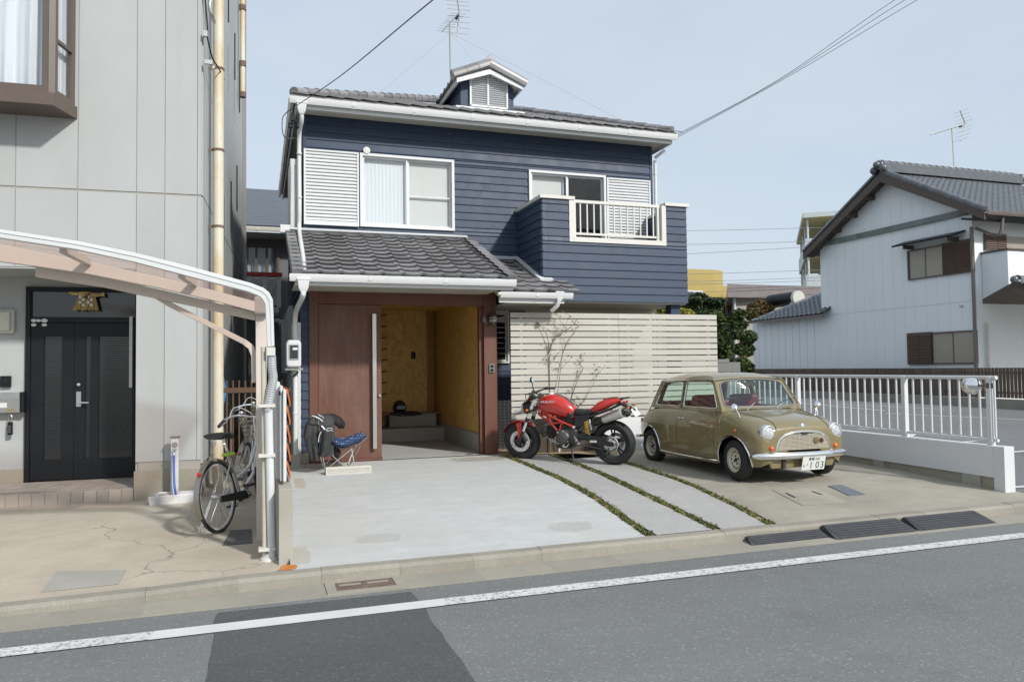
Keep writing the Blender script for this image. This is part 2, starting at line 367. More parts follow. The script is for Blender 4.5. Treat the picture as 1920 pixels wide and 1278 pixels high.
# lot strips, all sharing the sloping profile G
def edge(px): return sorted([(p.y, p.x) for p in (grs(*q) for q in px)])
E0 = edge([(930,850),(985,872),(1040,895),(1090,922),(1140,955),(1175,980),(1212,1006)])
E1 = edge([(945,850),(1000,872),(1056,895),(1107,922),(1158,955),(1192,980),(1232,1003)])
E2 = edge([(1012,848),(1060,864),(1120,888),(1190,922),(1250,950),(1300,975),(1335,993)])
E3 = edge([(1030,848),(1078,864),(1138,888),(1207,920),(1268,950),(1318,975),(1352,991)])
E4 = edge([(1085,846),(1175,870),(1260,898),(1320,923),(1380,952),(1435,983)])
E5 = edge([(1105,846),(1195,870),(1278,898),(1337,923),(1398,952),(1455,981)])
def ribbon(La, Lb, y0, y1, dz=0., step=.1):
    n = int((y1-y0)/step)+1; rows = []
    for i in range(n+1):
        y = y0+(y1-y0)*i/n; a, b = La(y), Lb(y)
        rows.append([(a+(b-a)*k/3, y, G(y)+dz) for k in range(4)])
    return B().grid(rows)
ec = lambda E_: (lambda y: lerp_tab(E_, y)); kc = lambda c: (lambda y: c)
ribbon(kc(.24), ec(E0), 5.945, 11.25).build('concrete_slab', M_slab, kind='structure')
ribbon(ec(E1), ec(E2), 5.945, 11.0, .004).build('stone_path', M_path, kind='structure')
ribbon(ec(E3), ec(E4), 5.945, 10.4, .004).build('stone_path', M_path, kind='structure')
ribbon(ec(E5), kc(8.2), 5.945, 12.3).build('driveway', M_old, kind='structure')
B().box(.24, 5.95, -.1, 8.2, 5.96, .09).build('slab_edge', M_old, kind='structure')
soil = [ribbon(ec(a), ec(b), 5.945, 11.0, -.012) for a, b in ((E0, E1), (E2, E3), (E4, E5))]
bs_ = B()
for q in soil: bs_.add(q.v, q.f)
bs_.build('planting_soil', M_soil, kind='structure')
# planting bed of sandy soil along the slat fence
B().add([(3.55, 11.0, .242), (4.1, 10.93, .262), (4.7, 10.75, .262), (5.15, 10.42, .236), (5.6, 11.1, .25), (5.6, 11.8, .27), (3.55, 11.8, .27)], [(0, 1, 2, 3, 4, 5, 6)]).build('planting_bed', M_soil, kind='structure')
def grass_strip(a, b, y0, y1, label, seed):
    rs = random.Random(seed); bb = B(); y = y0
    while y < y1:
        for _ in range(2):
            t = rs.uniform(.15, .85); xx = lerp_tab(a, y); yy = y + rs.uniform(-.03, .03); x = xx + (lerp_tab(b, y)-xx)*t
            s = rs.uniform(.55, 1.2)
            if rs.random() < .16+.3*math.sin(y*9+seed)**2: continue
            for k in range(13):
                an = rs.uniform(0, 2*PI); L = rs.uniform(.03, .07)*s; h = rs.uniform(.012, .040)*s; d = V((math.cos(an), math.sin(an), 0)); n = V((-d.y, d.x, 0))*.0035
                p0 = V((x, yy, G(yy)-.01)); p1 = p0 + d*L*.5 + V((0, 0, h)); p2 = p0 + d*L + V((0, 0, h*rs.uniform(.35, .9)))
                bb.add([p0-n, p0+n, p1+n, p1-n, p2], [(0, 1, 2, 3), (3, 2, 4)])
        y += .032
    return bb.build('mondo_grass', M_grass, label=label, cat='grass', kind='stuff', fix=False)
grass_strip(E0, E1, 5.97, 11.0, 'low green grass strip along the right edge of the white concrete slab', 1)
grass_strip(E2, E3, 5.97, 10.95, 'low grass strip between the two grey stone paths', 2)
grass_strip(E4, E5, 5.97, 10.4, 'low grass strip between the grey stone path and the tan driveway', 3)
# forecourt of the left building
FT = [(5.94, .06), (6.6, .085), (8, .10), (12, .12)]
rows = [[(x, y, lerp_tab(FT, y)) for x in (-9, -5, -3, -1.5, 0, .27)] for y in [5.945+.2*i for i in range(40)]]
B().grid(rows).build('forecourt', M_fore, kind='structure')
# parking lot to the right
PT = [(5.9, .05), (8, .10), (30, .34)]
def lotz(x, y): return lerp_tab(PT, max(y, 5.9)) if x < 30 else .34
rows = [[(x, y, .02 + .012*(x-8)*.6 + .010*(y-5.95)) for x in (8.2, 10, 13, 16, 20.6)] for y in (5.80, 7, 9, 12, 16, 20, 25, 31)]
B().grid(rows).build('parking_lot', M_lot, kind='structure')
def LZ(x, y): return .02 + .0072*(x-8) + .010*(y-5.95)
def lot(px, py):
    z = .2
    for _ in range(40):
        p = gr(px, py, z); z = .6*z + .4*min(LZ(p.x, p.y), 1.2)
    return p
pl = thing('parking_line', None, None, (10, 8, .1), kind='structure')
for a, b in (((1878,914.5),(1960,910)), ((1875,850),(1990,839)), ((1660,775),(1990,790)), ((1497,755),(1660,770)), ((1560,757),(1770,767)), ((1608,804),(1640,806)), ((1700,822),(1716,812)), ((1800,829),(1830,827))):
    p, q = lot(*a), lot(*b); d = (q-p); d.z = 0; n = V((-d.y, d.x, 0)).normalized()*.055; e = V((0, 0, .006))
    B().quad(p-n+e, q-n+e, q+n+e, p+n+e).build('painted_stripe', M_linenew, pl)
# inspection covers and plates
def plate(px, zoff, m, name, label, cat, f=grs):
    P = [f(*q) for q in px]; b = B(); lo = [p + V((0, 0, .0015)) for p in P]; b.extr(lo, (0, 0, zoff)); return b.build(name, m, label=label, cat=cat)
plate([(1447,918),(1525,914),(1590,942),(1505,948)], .004, M_old, 'inspection_cover', 'square tan concrete inspection cover in the driveway in front of the small car', 'cover')
ic = bpy.data.objects['inspection_cover']
for px in ([(1474,925),(1490,933)], [(1523,922),(1541,928)]):
    a, b_ = [grs(*q) for q in px]; B().bar(a+V((0,0,.008)), b_+V((0,0,.008)), .02, .004).build('lifting_slot', M_dark, ic)
plate([(1552,911),(1578,909),(1622,927),(1592,929)], .006, M_steel, 'steel_cover', 'blue grey steel cover plate in the driveway beside the concrete cover', 'cover')
def fg(x, y):
    p = gr(x, y, .08)
    for _ in range(8): p = gr(x, y, lerp_tab(FT, p.y))
    return p+V((0, 0, .002))
plate([(105,1072),(236,1069),(222,1095),(78,1110)], .005, m_conc('pale cover concrete', (.34, .33, .30), (.27, .25, .21), .5), 'manhole_cover', 'pale concrete manhole cover in the left forecourt near the kerb', 'cover', fg)
plate([(432,995),(472,992),(473,1018),(417,1023)], .006, mat('grey rubber', (.10, .105, .11), .7, var=.2), 'rubber_mat', 'dark grey rubber mat on the forecourt behind the silver bicycle', 'mat', lambda x, y: gr(x, y, .09))
# drain grate
dg = thing('drain_grate', 'rusty slotted drain grate in a concrete frame beside the kerb', 'drain', (.75, 5.68, 0))
b = B()
for r_ in wall_rects(.47, 5.52, 1.04, 5.812, [(.54, 5.57, .97, 5.79)]): b.box(r_[0], r_[1], -.04, r_[2], r_[3], .014)
b.build('frame', M_gut, dg)
B().box(.54, 5.57, -.05, .97, 5.79, -.012).build('sump', M_dark, dg)
b = B()
for r_ in wall_rects(.542, 5.572, .968, 5.788, [(.57, 5.70, .735, 5.765), (.775, 5.70, .94, 5.765)]): b.box(r_[0], r_[1], -.008, r_[2], r_[3], .010)
b.build('grating', M_rust, dg)
# rubber kerb ramps
def ramp(name, label, x0, x1, y0, h, d, small=False):
    t = thing(name, label, 'kerb ramp', ((x0+x1)/2, y0, 0), group='rubber ramps along the kerb'); ya, yb = y0, y0-d
    b = B(); e = .05
    b.rings([[(x0, yb, .008), (x0+e, ya-.02, h), (x0+e, ya, h), (x0+e, ya, .008)], [(x1, yb, .008), (x1-e*.4, ya-.02, h), (x1-e*.4, ya, h), (x1-e*.4, ya, .008)]]); b.build('ramp_body', M_rubber, t)
    n = 4 if small else 6; b = B()
    for k in range(n):
        f = (k+.6)/(n+.4); y = yb+(ya-.02-yb)*f; z = .008+(h-.008)*f; b.obox(((x0+x1)/2+.01, y, z+.002), (x1-x0-.09, .02, .008), (1, 0, 0), (0, d-.02, h-.008))
    b.build('tread_rib', M_rubber, t)
    return t
ramp('kerb_ramp', 'smallest and lowest black rubber kerb ramp, leftmost of the three', 4.13, 4.99, 5.80, .055, .15, True)
ramp('kerb_ramp', 'black rubber kerb ramp in the middle of the row of three', 4.97, 5.92, 5.80, .088, .25)
ramp('kerb_ramp', 'black rubber kerb ramp at the right end of the row of three', 5.95, 6.93, 5.80, .088, .25)

# stains that lie on the slab
def stain(name, px, rx, ry, col, a, seed, rot=0., label=None):
    p = grs(*px); t = NT('stain '+str(seed)); out = t.n['Material Output']; tc = t.add('ShaderNodeTexCoord'); mp = t.add('ShaderNodeMapping'); mp.inputs['Scale'].default_value = (1/rx, 1/ry, 1); t.l.new(tc.outputs['Object'], mp.inputs[0])
    sx = t.add('ShaderNodeSeparateXYZ'); t.l.new(mp.outputs[0], sx.inputs[0]); ms = []
    for k in (0, 1):
        ab = t.add('ShaderNodeMath', operation='ABSOLUTE'); t.l.new(sx.outputs[k], ab.inputs[0]); pw = t.add('ShaderNodeMath', operation='POWER'); t.l.new(ab.outputs[0], pw.inputs[0]); pw.inputs[1].default_value = 3.0; ms.append(pw.outputs[0])
    ad = t.add('ShaderNodeMath', operation='ADD'); t.l.new(ms[0], ad.inputs[0]); t.l.new(ms[1], ad.inputs[1])
    n = t.add('ShaderNodeTexNoise'); n.inputs['Scale'].default_value = 7; n.inputs['Detail'].default_value = 6; t.l.new(tc.outputs['Object'], n.inputs['Vector'])
    a2 = t.add('ShaderNodeMath', operation='ADD'); t.l.new(ad.outputs[0], a2.inputs[0]); t.l.new(t.rng(n.outputs[0], .25, .75, -.45, .45), a2.inputs[1])
    f = t.rng(a2.outputs[0], .35, .75, a, 0); tr = t.add('ShaderNodeBsdfTransparent'); mx = t.add('ShaderNodeMixShader'); t.l.new(f, mx.inputs[0]); t.l.new(tr.outputs[0], mx.inputs[1]); t.set(Base_Color=col, Roughness=.9); t.l.new(t.b.outputs[0], mx.inputs[2]); t.l.new(mx.outputs[0], out.inputs[0])
    rows = [[V((x*rx*1.3, y*ry*1.3, G(p.y+y*ry*1.3)-G(p.y)+.003)) for x in (-1, 0, 1)] for y in (-1, -.5, 0, .5, 1)]
    o = B().grid(rows).build(name, t.m, kind='structure', fix=False); o.location = p; o.location.z = G(p.y)
stain('slab_stain', (712, 1008), .24, .18, (.44, .42, .36), .15, 1); stain('slab_stain', (1072, 986), .27, .19, (.42, .40, .34), .18, 2); stain('slab_stain', (562, 1040), .10, .30, (.52, .43, .28), .22, 3); stain('slab_stain', (562, 905), .08, .5, (.52, .40, .22), .3, 4); stain('slab_stain', (600, 872), .30, .35, (.36, .33, .27), .5, 5); stain('slab_stain', (900, 860), .5, .25, (.42, .38, .29), .45, 6)
# ================================================================ BLUE HOUSE
YW = 12.40; YD = 11.30; YB = 11.20; YE = 11.88; XL = .69; XR = 7.03
H = thing('blue_house', 'navy blue two storey house with rust red garage front and white trim', 'house', (3.9, 13, .25))
PITCHB = .1315
def siding(parent, x0, x1, z0, z1, Y, holes=(), joints=(), axis='x', m=None, flip=1):
    """lapped boards, one object each; axis x: wall faces -Y, axis y: wall faces -X (coords along Y)"""
    n = int(round((z1-z0)/PITCHB)); p = (z1-z0)/n
    for i in range(n):
        a, b_ = z0+i*p, z0+(i+1)*p
        segs = wall_rects(x0, a, x1, b_, [h for h in holes if h[1] < b_ and h[3] > a])
        cuts = sorted(j for j in joints)
        fin = []
        for (s0, c, s1, d) in segs:
            q = [s0]+[j+(.0 if i % 2 else .0) for j in cuts if s0+.05 < j < s1-.05]+[s1]
            fin += [(q[k], c, q[k+1]-(.002 if k < len(q)-2 else 0), d) for k in range(len(q)-1)]
        for (s0, c, s1, d) in fin:
            if d-c < .02 or s1-s0 < .02: continue
            t0, t1 = .020, .006          # proud at the lower edge, thin at the top
            prof = [(Y-t0, c+.002), (Y-t0, c+.012), (Y-t1, d), (Y, d), (Y, c+.002)]
            if axis == 'x': rg = [[(s, y, z) for y, z in prof] for s in (s0, s1)]
            else: rg = [[(y, s, z) for y, z in prof] for s in (s0, s1)]
            B().rings(rg).build('siding_board', m or M_blue, parent)
# windows on the upper wall (openings as x0,z0,x1,z1)
w1 = (1.615, 3.95, 3.185, 5.19); s1 = (.70, 3.93, 1.60, 5.16)
w2 = (4.47, 3.40, 5.96, 5.19); s2 = (5.97, 3.40, 6.93, 5.19)
P = at(990, 318, YW); w2 = (P.x, 3.45, at(1134, 330, YW).x, at(1134, 330, YW).z); s2 = (w2[2]+.01, 3.45, at(1216, 335, YW).x, at(1134, 332, YW).z-.02)
P = at(674, 287, YW); Q = at(851.7, 433.7, YW); w1 = (P.x, Q.z, Q.x, at(851.7, 301.4, YW).z); s1 = (.70, Q.z-.01, P.x-.02, at(568, 280, YW).z)
b = B()
for r_ in wall_rects(XL+.01, .0, XR-.01, 5.84, [w1, w2, (XL+.1, 0, 3.6, 2.74)]): b.box(r_[0], YW, r_[1], r_[2], YW+.12, r_[3])
uw = b.build('upper_wall', M_bluedk, H)
siding(uw, XL, XR, 2.70, 2.70+24*PITCHB, YW, [w1, w2], (at(850, 250, YW).x, at(981, 260, YW).x))
b = B(); b.box(XR-.13, YW+.12, 0, XR-.01, 18.4, 5.74); b.box(XL, 18.4, 0, XR, 18.5, 5.74)
b.box(XL+.13, YW+.13, 3.2, XR-.13, 18.4, 3.3)
b.build('inner_wall', M_bluedk, H)
B().box(XL-.002, YW-.024, 2.7, XL+.05, YW+.03, 5.72).build('corner_trim', M_blue, H)
B().box(XR-.05, YW-.024, 2.7, XR+.004, YW+.03, 5.72).build('corner_trim', M_blue, H)
# left flank
lw = B().box(XL+.01, YW+.12, 0, XL+.13, 18.4, 5.74).build('side_wall', M_bluedk, H)
siding(lw, YW+.03, 18.4, 2.70, 2.70+23*PITCHB, XL+.01, (), (), 'y')
B().box(.50, 12.6, 3.9, .66, 13.5, 5.05).build('shutter_box', M_white, H, bevel=.01)
# rooms behind the windows
b = B(); b.box(XL+.2, YW+1.6, 3.3, 4.0, YW+1.65, 5.7); b.build('room_wall', M_shoji, H)
b = B(); b.box(4.2, YW+2.6, 3.3, XR-.2, YW+2.65, 5.7); b.box(4.15, YW+.2, 3.3, 4.2, YW+2.6, 5.7); b.build('room_wall', mat('room plaster', (.55, .54, .50), .8), H)
B().box(XL+.14, YW+.14, 5.5, XR-.14, 16, 5.55).build('room_ceiling', mat('room ceiling', (.6, .6, .58), .8), H)
def window(parent, x0, z0, x1, z1, Y, fm, gm, n=2, fw=.045, name='window', proud=.05, bars=()):
    b = B()
    b.box(x0, Y-proud, z0, x0+fw, Y+.07, z1); b.box(x1-fw, Y-proud, z0, x1, Y+.07, z1)
    b.box(x0+fw, Y-proud, z0, x1-fw, Y+.07, z0+fw); b.box(x0+fw, Y-proud, z1-fw, x1-fw, Y+.07, z1)
    w = b.build(name, fm, parent, bevel=.004)
    L = (x1-x0-2*fw)/n; s = .03
    for k in range(n):
        a = x0+fw+k*L; c = a+L; yy = Y-.012+.028*(k % 2); b = B(); za, zb = z0+fw, z1-fw
        b.box(a+.001, yy, za+.001, a+s, yy+.024, zb-.001); b.box(c-s, yy, za+.001, c-.001, yy+.024, zb-.001); b.box(a+s, yy, za+.001, c-s, yy+.024, za+s); b.box(a+s, yy, zb-s, c-s, yy+.024, zb-.001)
        for bz in bars:
            if bz[0] == k: b.box(a+s, yy, bz[1]-.012, c-s, yy+.024, bz[1]+.012)
        b.build('sash', fm, w, bevel=.003)
        B().box(a+s-.004, yy+.008, za+s-.004, c-s+.004, yy+.013, zb-s+.004).build('pane', gm, w)
    return w
wa = window(H, *w1, YW, M_white, M_glass, 2, bars=((1, w1[1]+.56),))
def drape(x0, x1, z0, z1, Y, amp, waves, m, parent, name='curtain'):
    n = int(waves*8); rows = [[(x0+(x1-x0)*i/n, Y + amp*math.sin(2*PI*waves*i/n)*(.75+.25*math.sin(i*1.7)), z) for i in range(n+1)] for z in (z0, (z0+z1)/2, z1)]
    return B().grid(rows).build(name, m, parent, smooth=60, fix=False)
mid = (w1[0]+w1[2])/2
drape(w1[0]+.04, mid, w1[1]+.02, w1[3]-.02, YW+.07, .003, 12, M_curtain, wa)
B().box(mid-.01, YW+.07, w1[1]+.02, w1[2]-.03, YW+.075, w1[3]-.02).build('paper_screen', M_shoji, wa)
wb = window(H, *w2, YW, M_white, M_glass, 2)
B().box(w2[0]+.03, YW+.09, w2[1]+.05, (w2[0]+w2[2])/2-.1, YW+.095, w2[3]-.03).build('roller_blind', M_shoji, wb)
drape((w2[0]+w2[2])/2-.2, (w2[0]+w2[2])/2-.02, w2[1]+.02, w2[3]-.02, YW+.10, .01, 3, M_curtain, wb)
# things seen inside the balcony room: a dark pendant and a brown door
B().box(5.55, YW+2.4, 3.3, 6.15, YW+2.58, 4.55).build('room_door', mat('brown wood', (.16, .07, .035), .5), H)
def shutter(x0, z0, x1, z1, name='shutter'):
    b = B(); fw = .03
    b.box(x0, YW-.07, z0, x0+fw, YW-.02, z1); b.box(x1-fw, YW-.07, z0, x1, YW-.02, z1); b.box(x0+fw, YW-.07, z0, x1-fw, YW-.02, z0+.07); b.box(x0+fw, YW-.07, z1-fw, x1-fw, YW-.02, z1)
    b.box(x0+fw, YW-.035, z0+.07, x1-fw, YW-.02, z1-fw); sh = b.build(name, M_white, H, bevel=.003)
    n = int(round((z1-z0-.1)/.055)); p = (z1-fw-z0-.07)/n
    me = B().rings([[(x, -.062, .006), (x, -.066, .018), (x, -.040, p-.002), (x, -.034, p-.002), (x, -.034, .006)] for x in (0, x1-x0-2*fw)]).mesh('slat', M_white)
    for i in range(n): put('slat', me, sh, loc=(x0+fw, YW, z0+.07+i*p))
shutter(*s1); shutter(*s2)
# vent cap
b = B(); c = at(687, 283, YW-.02); b.lathe([(.0, .0), (.055, 0), (.062, .02), (.055, .045), (0, .05)], (c.x, YW-.02, c.z), (0, -1, 0), 20); b.build('vent_cap', M_cream, H, smooth=40)
# ---- eaves, gutter, soffit
ZE = at(900, 215, YE).z
EX0, EX1 = at(543, 187, YE).x, at(1271, 253, YE).x
def gutter(parent, a, b_, m=M_gutw, h=.10, d=.09):
    a, b_ = V(a), V(b_); dr = (b_-a).normalized(); out = V((dr.y, -dr.x, 0))
    prof = [(0, 0), (.02, -h*.9), (d*.7, -h), (d*.95, -h*.6), (d, 0), (d-.012, .006), (d-.02, -h*.5), (d*.6, -h*.85), (.03, -h*.8), (.012, 0)]
    B().rings([[p + out*q[0] + V((0, 0, q[1])) for q in prof] for p in (a, b_)]).build('gutter', m, parent, smooth=30)
    n = int((b_-a).length/1.05)
    for i in range(1, n+1):
        c = a + dr*((b_-a).length*i/(n+1)); pr2 = [(-.004, .004), (.016, -h*.9-.004), (d*.7, -h-.005), (d*.95+.004, -h*.6), (d+.005, .004)]
        B().rings([[c + dr*s + out*q[0] + V((0, 0, q[1])) for q in pr2] for s in (-.025, .025)]).build('gutter_joint', m, parent)
gutter(H, (EX0, YE+.09, ZE), (EX1, YE+.09, ZE))
gutter(H, (EX0+.08, 18.6, ZE), (EX0+.08, YE+.1, ZE))
b = B(); b.box(EX0+.09, YE+.095, ZE-.155, EX1-.06, YE+.12, ZE+.02); b.box(EX0+.09, YE+.12, ZE-.155, EX0+.115, 18.6, ZE+.02); b.box(EX1-.085, YE+.12, ZE-.155, EX1-.06, 18.6, ZE+.02); b.build('fascia', M_white, H, bevel=.005)
b = B(); b.box(EX0+.115, YE+.12, ZE-.105, EX1-.085, YW-.02, ZE-.09); b.box(EX0+.115, YW-.02, ZE-.105, XL+.02, 18.6, ZE-.09); b.box(XR-.02, YW-.02, ZE-.105, EX1-.085, 18.6, ZE-.09); b.build('soffit', M_soffit, H)
# ---- main hipped roof
SL = .398
roof = B(); hx0, hx1, hy0, hy1 = EX0+.02, EX1-.02, YE+.02, 18.7; zt0 = ZE+.04; half = (hx1-hx0)/2
rz = zt0+SL*half; A_ = (hx0+half, hy0+half, rz); C_ = (hx0+half, hy1-half+.4 if hy1-half+.4 > hy0+half else hy0+half+.05, rz)
roof.add([(hx0, hy0, zt0), (hx1, hy0, zt0), (hx1, hy1, zt0), (hx0, hy1, zt0), A_, C_, (hx0, hy0, zt0-.03), (hx1, hy0, zt0-.03), (hx1, hy1, zt0-.03), (hx0, hy1, zt0-.03)],
         [(0, 1, 4), (1, 2, 5, 4), (2, 3, 5), (3, 0, 4, 5), (0, 6, 7, 1), (1, 7, 8, 2), (2, 8, 9, 3), (3, 9, 6, 0), (9, 8, 7, 6)])
RF = roof.build('roof', M_tile, H)
def tile_me(name, w, L, m, rollw=.075, rollh=.017, th=.044, lift=.044):
    """one interlocking roof tile: u across, v up the slope, w out of the roof"""
    us = [0, rollw*.18, rollw*.5, rollw*.82, rollw*1.05, w*.62, w-.012, w]; hs = [.004, rollh*.75, rollh, rollh*.75, .002, -.004, .0, .010]
    rows = [[(u, .035, h-th+lift) for u, h in zip(us, hs)], [(u, 0, h+lift) for u, h in zip(us, hs)], [(u, L, h+.002) for u, h in zip(us, hs)]]
    return B().grid(rows).mesh(name, m, smooth=32)
def lay(parent, me, o, U, Vv, nu, nv, w, ex, keep=None, name='roof_tile', limit=300):
    U = V(U).normalized(); Vv = V(Vv).normalized(); N = U.cross(Vv); cnt = 0
    for j in range(nv):
        for i in range(nu):
            p = V(o) + U*(i*w) + Vv*(j*ex)
            if keep and not keep(p + U*w*.5): continue
            t = put(name, me, parent); mw = Matrix((U, Vv, N)).transposed().to_4x4()
            jit = Matrix.Rotation(R(random.uniform(-.5, .5)), 4, 'Z')
            t.matrix_basis = Matrix.Translation(p) @ mw @ jit; cnt += 1
    return cnt
# tiles of the main roof are seen edge-on from the street: front slope as one joined surface
b = B(); U = V((1, 0, 0)); VV = V((0, 1, SL)).normalized(); N = U.cross(VV); tw, ex = .265, .235
for j in range(14):
    yy = hy0 - .03 + j*ex*VV.y; inset = max(0, (yy-hy0))
    for i in range(int((hx1-hx0)/tw)+1):
        x = hx0 + i*tw
        if x < hx0+inset-.2 or x+tw > hx1-inset+.2: continue
        if x+tw > 3.02 and x < 4.42 and yy > hy0+.95: continue
        o = V((x, yy, zt0+.005+(yy-hy0)*SL)); us = [0, .02, .045, .07, .25, tw]; hs = [.002, .012, .016, .012, -.001, .004]
        rws = [[o + U*u + N*(h+.006) for u, h in zip(us, hs)], [o + U*u + N*(h+.022) for u, h in zip(us, hs)], [o + U*u + VV*.26 + N*(h+.004) for u, h in zip(us, hs)]]
        b.grid(rws)
b.build('eave_tiles', M_tile, RF, smooth=30, kind='stuff', fix=False)
def cap_me(r=.088, L=.30, m=M_tile):
    pr2 = lambda y, rr: [(rr*math.cos(a), y, rr*.85*math.sin(a)) for a in [PI*k/6 for k in range(7)]] + [(-rr*.8, y, -.05), (rr*.8, y, -.05)]
    return B().rings([pr2(-.02, r*1.06), pr2(.03, r*1.06), pr2(.04, r*.98), pr2(L, r*.86)]).mesh('ridge_tile', m, smooth=35)
cap = cap_me()
def ridge(parent, a, b_, me=cap, pitch=.262, name='ridge_tile'):
    a, b_ = V(a), V(b_); d = b_-a; n = int(d.length/pitch); d.normalize(); x = d.cross(V((0, 0, 1))).normalized(); z = x.cross(d)
    for i in range(n):
        t = put(name, me, parent); t.matrix_basis = Matrix.Translation(a + d*pitch*i) @ Matrix((x, d, z)).transposed().to_4x4()
ridge(RF, (hx0+.06, hy0+.06, zt0+.05), (A_[0], A_[1], A_[2]+.07)); ridge(RF, (hx1-.06, hy0+.06, zt0+.05), (A_[0], A_[1], A_[2]+.07))
# ---- dormer
YR = 12.95
dl = at(864, 200, YR); dr_ = at(963, 208, YR); zb = at(915, 208, YR).z-.06; apex = at(914, 128, YR); ztL = at(864, 155, YR).z
dx0, dx1 = dl.x, dr_.x; mx_ = (dx0+dx1)/2; zt_ = at(962, 166, YR).z
zA = at(914, 138, YR-.2).z; zLf = at(862, 153, YR-.2); dsl = (zA-zLf.z)/(mx_-zLf.x); zs = lambda x: zA-abs(x-mx_)*dsl
DM_pts = [(dx0, YR, zb), (dx1, YR, zb), (dx1, YR, zs(dx1)+.03), (mx_, YR, zA+.03), (dx0, YR, zs(dx0)+.03)]
DM = B().extr(DM_pts, (0, 3.2, 0)).build('dormer', M_blue, H)
lx0 = at(881, 150, YR).x; lx1 = at(949, 160, YR).x; lz0 = at(915, 202, YR).z; lz1 = at(948, 157, YR).z; lza = at(914, 141, YR).z
b = B()
for p, q in (((lx0, lz0), (lx0, lz1)), ((lx1, lz0), (lx1, lz1)), ((lx0, lz0), (lx1, lz0)), ((lx0, lz1), (mx_, lza)), ((lx1, lz1), (mx_, lza)), ((mx_, lz0), (mx_, lza))):
    b.bar((p[0], YR-.03, p[1]), (q[0], YR-.03, q[1]), .03, .05, (0, 1, 0))
b.box(lx0, YR-.012, lz0, lx1, YR-.004, lz1); b.extr([(lx0, YR-.012, lz1), (lx1, YR-.012, lz1), (mx_, YR-.012, lza)], (0, .008, 0)); lvf = b.build('louvre', M_white, H)
n = 14
for i in range(n):
    z = lz0+.02+(lza-lz0-.05)*i/n; f = max(0, (z-lz1)/(lza-lz1)); 
    for a, c in ((lx0+.012, mx_-.012), (mx_+.012, lx1-.012)):
        if a < mx_: a = a+(mx_-lx0)*f
        else: c = c-(lx1-mx_)*f
        if c-a > .03: B().obox(((a+c)/2, YR-.032, z+.015), (c-a, .008, .038), (1, 0, 0), (0, .5, .8)).build('louvre_slat', M_white, lvf)
ov = .20
b = B()
for s in (-1, 1):
    xe = mx_ + s*((dx1-dx0)/2+.12); pts = [(mx_, zs(mx_)), (xe, zs(xe)), (xe, zs(xe)+.075), (mx_, zs(mx_)+.085)]
    b.extr([(x, YR-ov, z) for x, z in pts], (0, .03, 0))
    pts = [(mx_, zs(mx_)+.08), (xe, zs(xe)+.07), (xe, zs(xe)+.10), (mx_, zs(mx_)+.11)]; b.extr([(x, YR-ov+.03, z) for x, z in pts], (0, 3.4, 0))
    b.extr([(xe-s*.03, YR-ov+.03, zs(xe)), (xe, YR-ov+.03, zs(xe)), (xe, YR-ov+.03, zs(xe)+.07), (xe-s*.03, YR-ov+.03, zs(xe)+.07)], (0, 3.0, 0))
b.build('barge_board', M_white, DM)
vcap = B().rings([[(.10*math.cos(a), y, .11*math.sin(a)) for a in [PI*k/6-.35 for k in range(9)]] for y in (-.02, .035, .04, .26)]).mesh('verge_tile', M_tile, smooth=35)
def dorm_tiles(s):
    xe = mx_ + s*((dx1-dx0)/2+.17); a = V((xe, YR-ov+.04, zs(xe)+.145)); c = V((mx_+s*.05, YR-ov+.04, zs(mx_)+.165)); d = (c-a).normalized(); y = V((0, 1, 0)); up = d.cross(y)
    if up.z < 0: up = -up
    for i in range(3):
        t = put('verge_tile', vcap, DM); x = d.cross(up); t.matrix_basis = Matrix.Translation(a + d*i*.245) @ Matrix((x, d, up)).transposed().to_4x4()
    b = B(); nrm = up
    for k in range(10):
        o = V((xe, YR-ov+.1+.28*k, zs(xe)+.11)); L = (c-a).length
        for r_ in range(4): b.rings([[o + d*(L*r_/4) + y*(q*.28) + nrm*(h+.012) for q, h in ((0, .0), (.05, .03), (.2, .035), (.35, .01), (1, .0))], [o + d*(L*(r_+1)/4+.03) + y*(q*.28) + nrm*(h-.01) for q, h in ((0, 0), (.05, .03), (.2, .035), (.35, .01), (1, 0))]], caps=False)
    b.build('dormer_tiles', M_tile, DM, kind='stuff', fix=False)
dorm_tiles(-1); dorm_tiles(1)
b = B(); b.extr([(mx_-.11, YR-ov-.02, zs(mx_)+.10), (mx_+.11, YR-ov-.02, zs(mx_)+.10), (mx_+.13, YR-ov-.02, zs(mx_)+.22), (mx_, YR-ov-.02, zs(mx_)+.36), (mx_-.13, YR-ov-.02, zs(mx_)+.22)], (0, 3.2, 0)); b.build('ridge_end_tile', M_tile, DM, bevel=.015)
b = B(); b.obox((mx_, YR-.09, zb+.045), (dx1-dx0+.28, .20, .035), (1, 0, 0), (0, 1, .3)); b.box(dx0-.14, YR-.21, zb-.03, dx1+.14, YR-.185, zb+.03); b.build('flashing', M_white, DM)
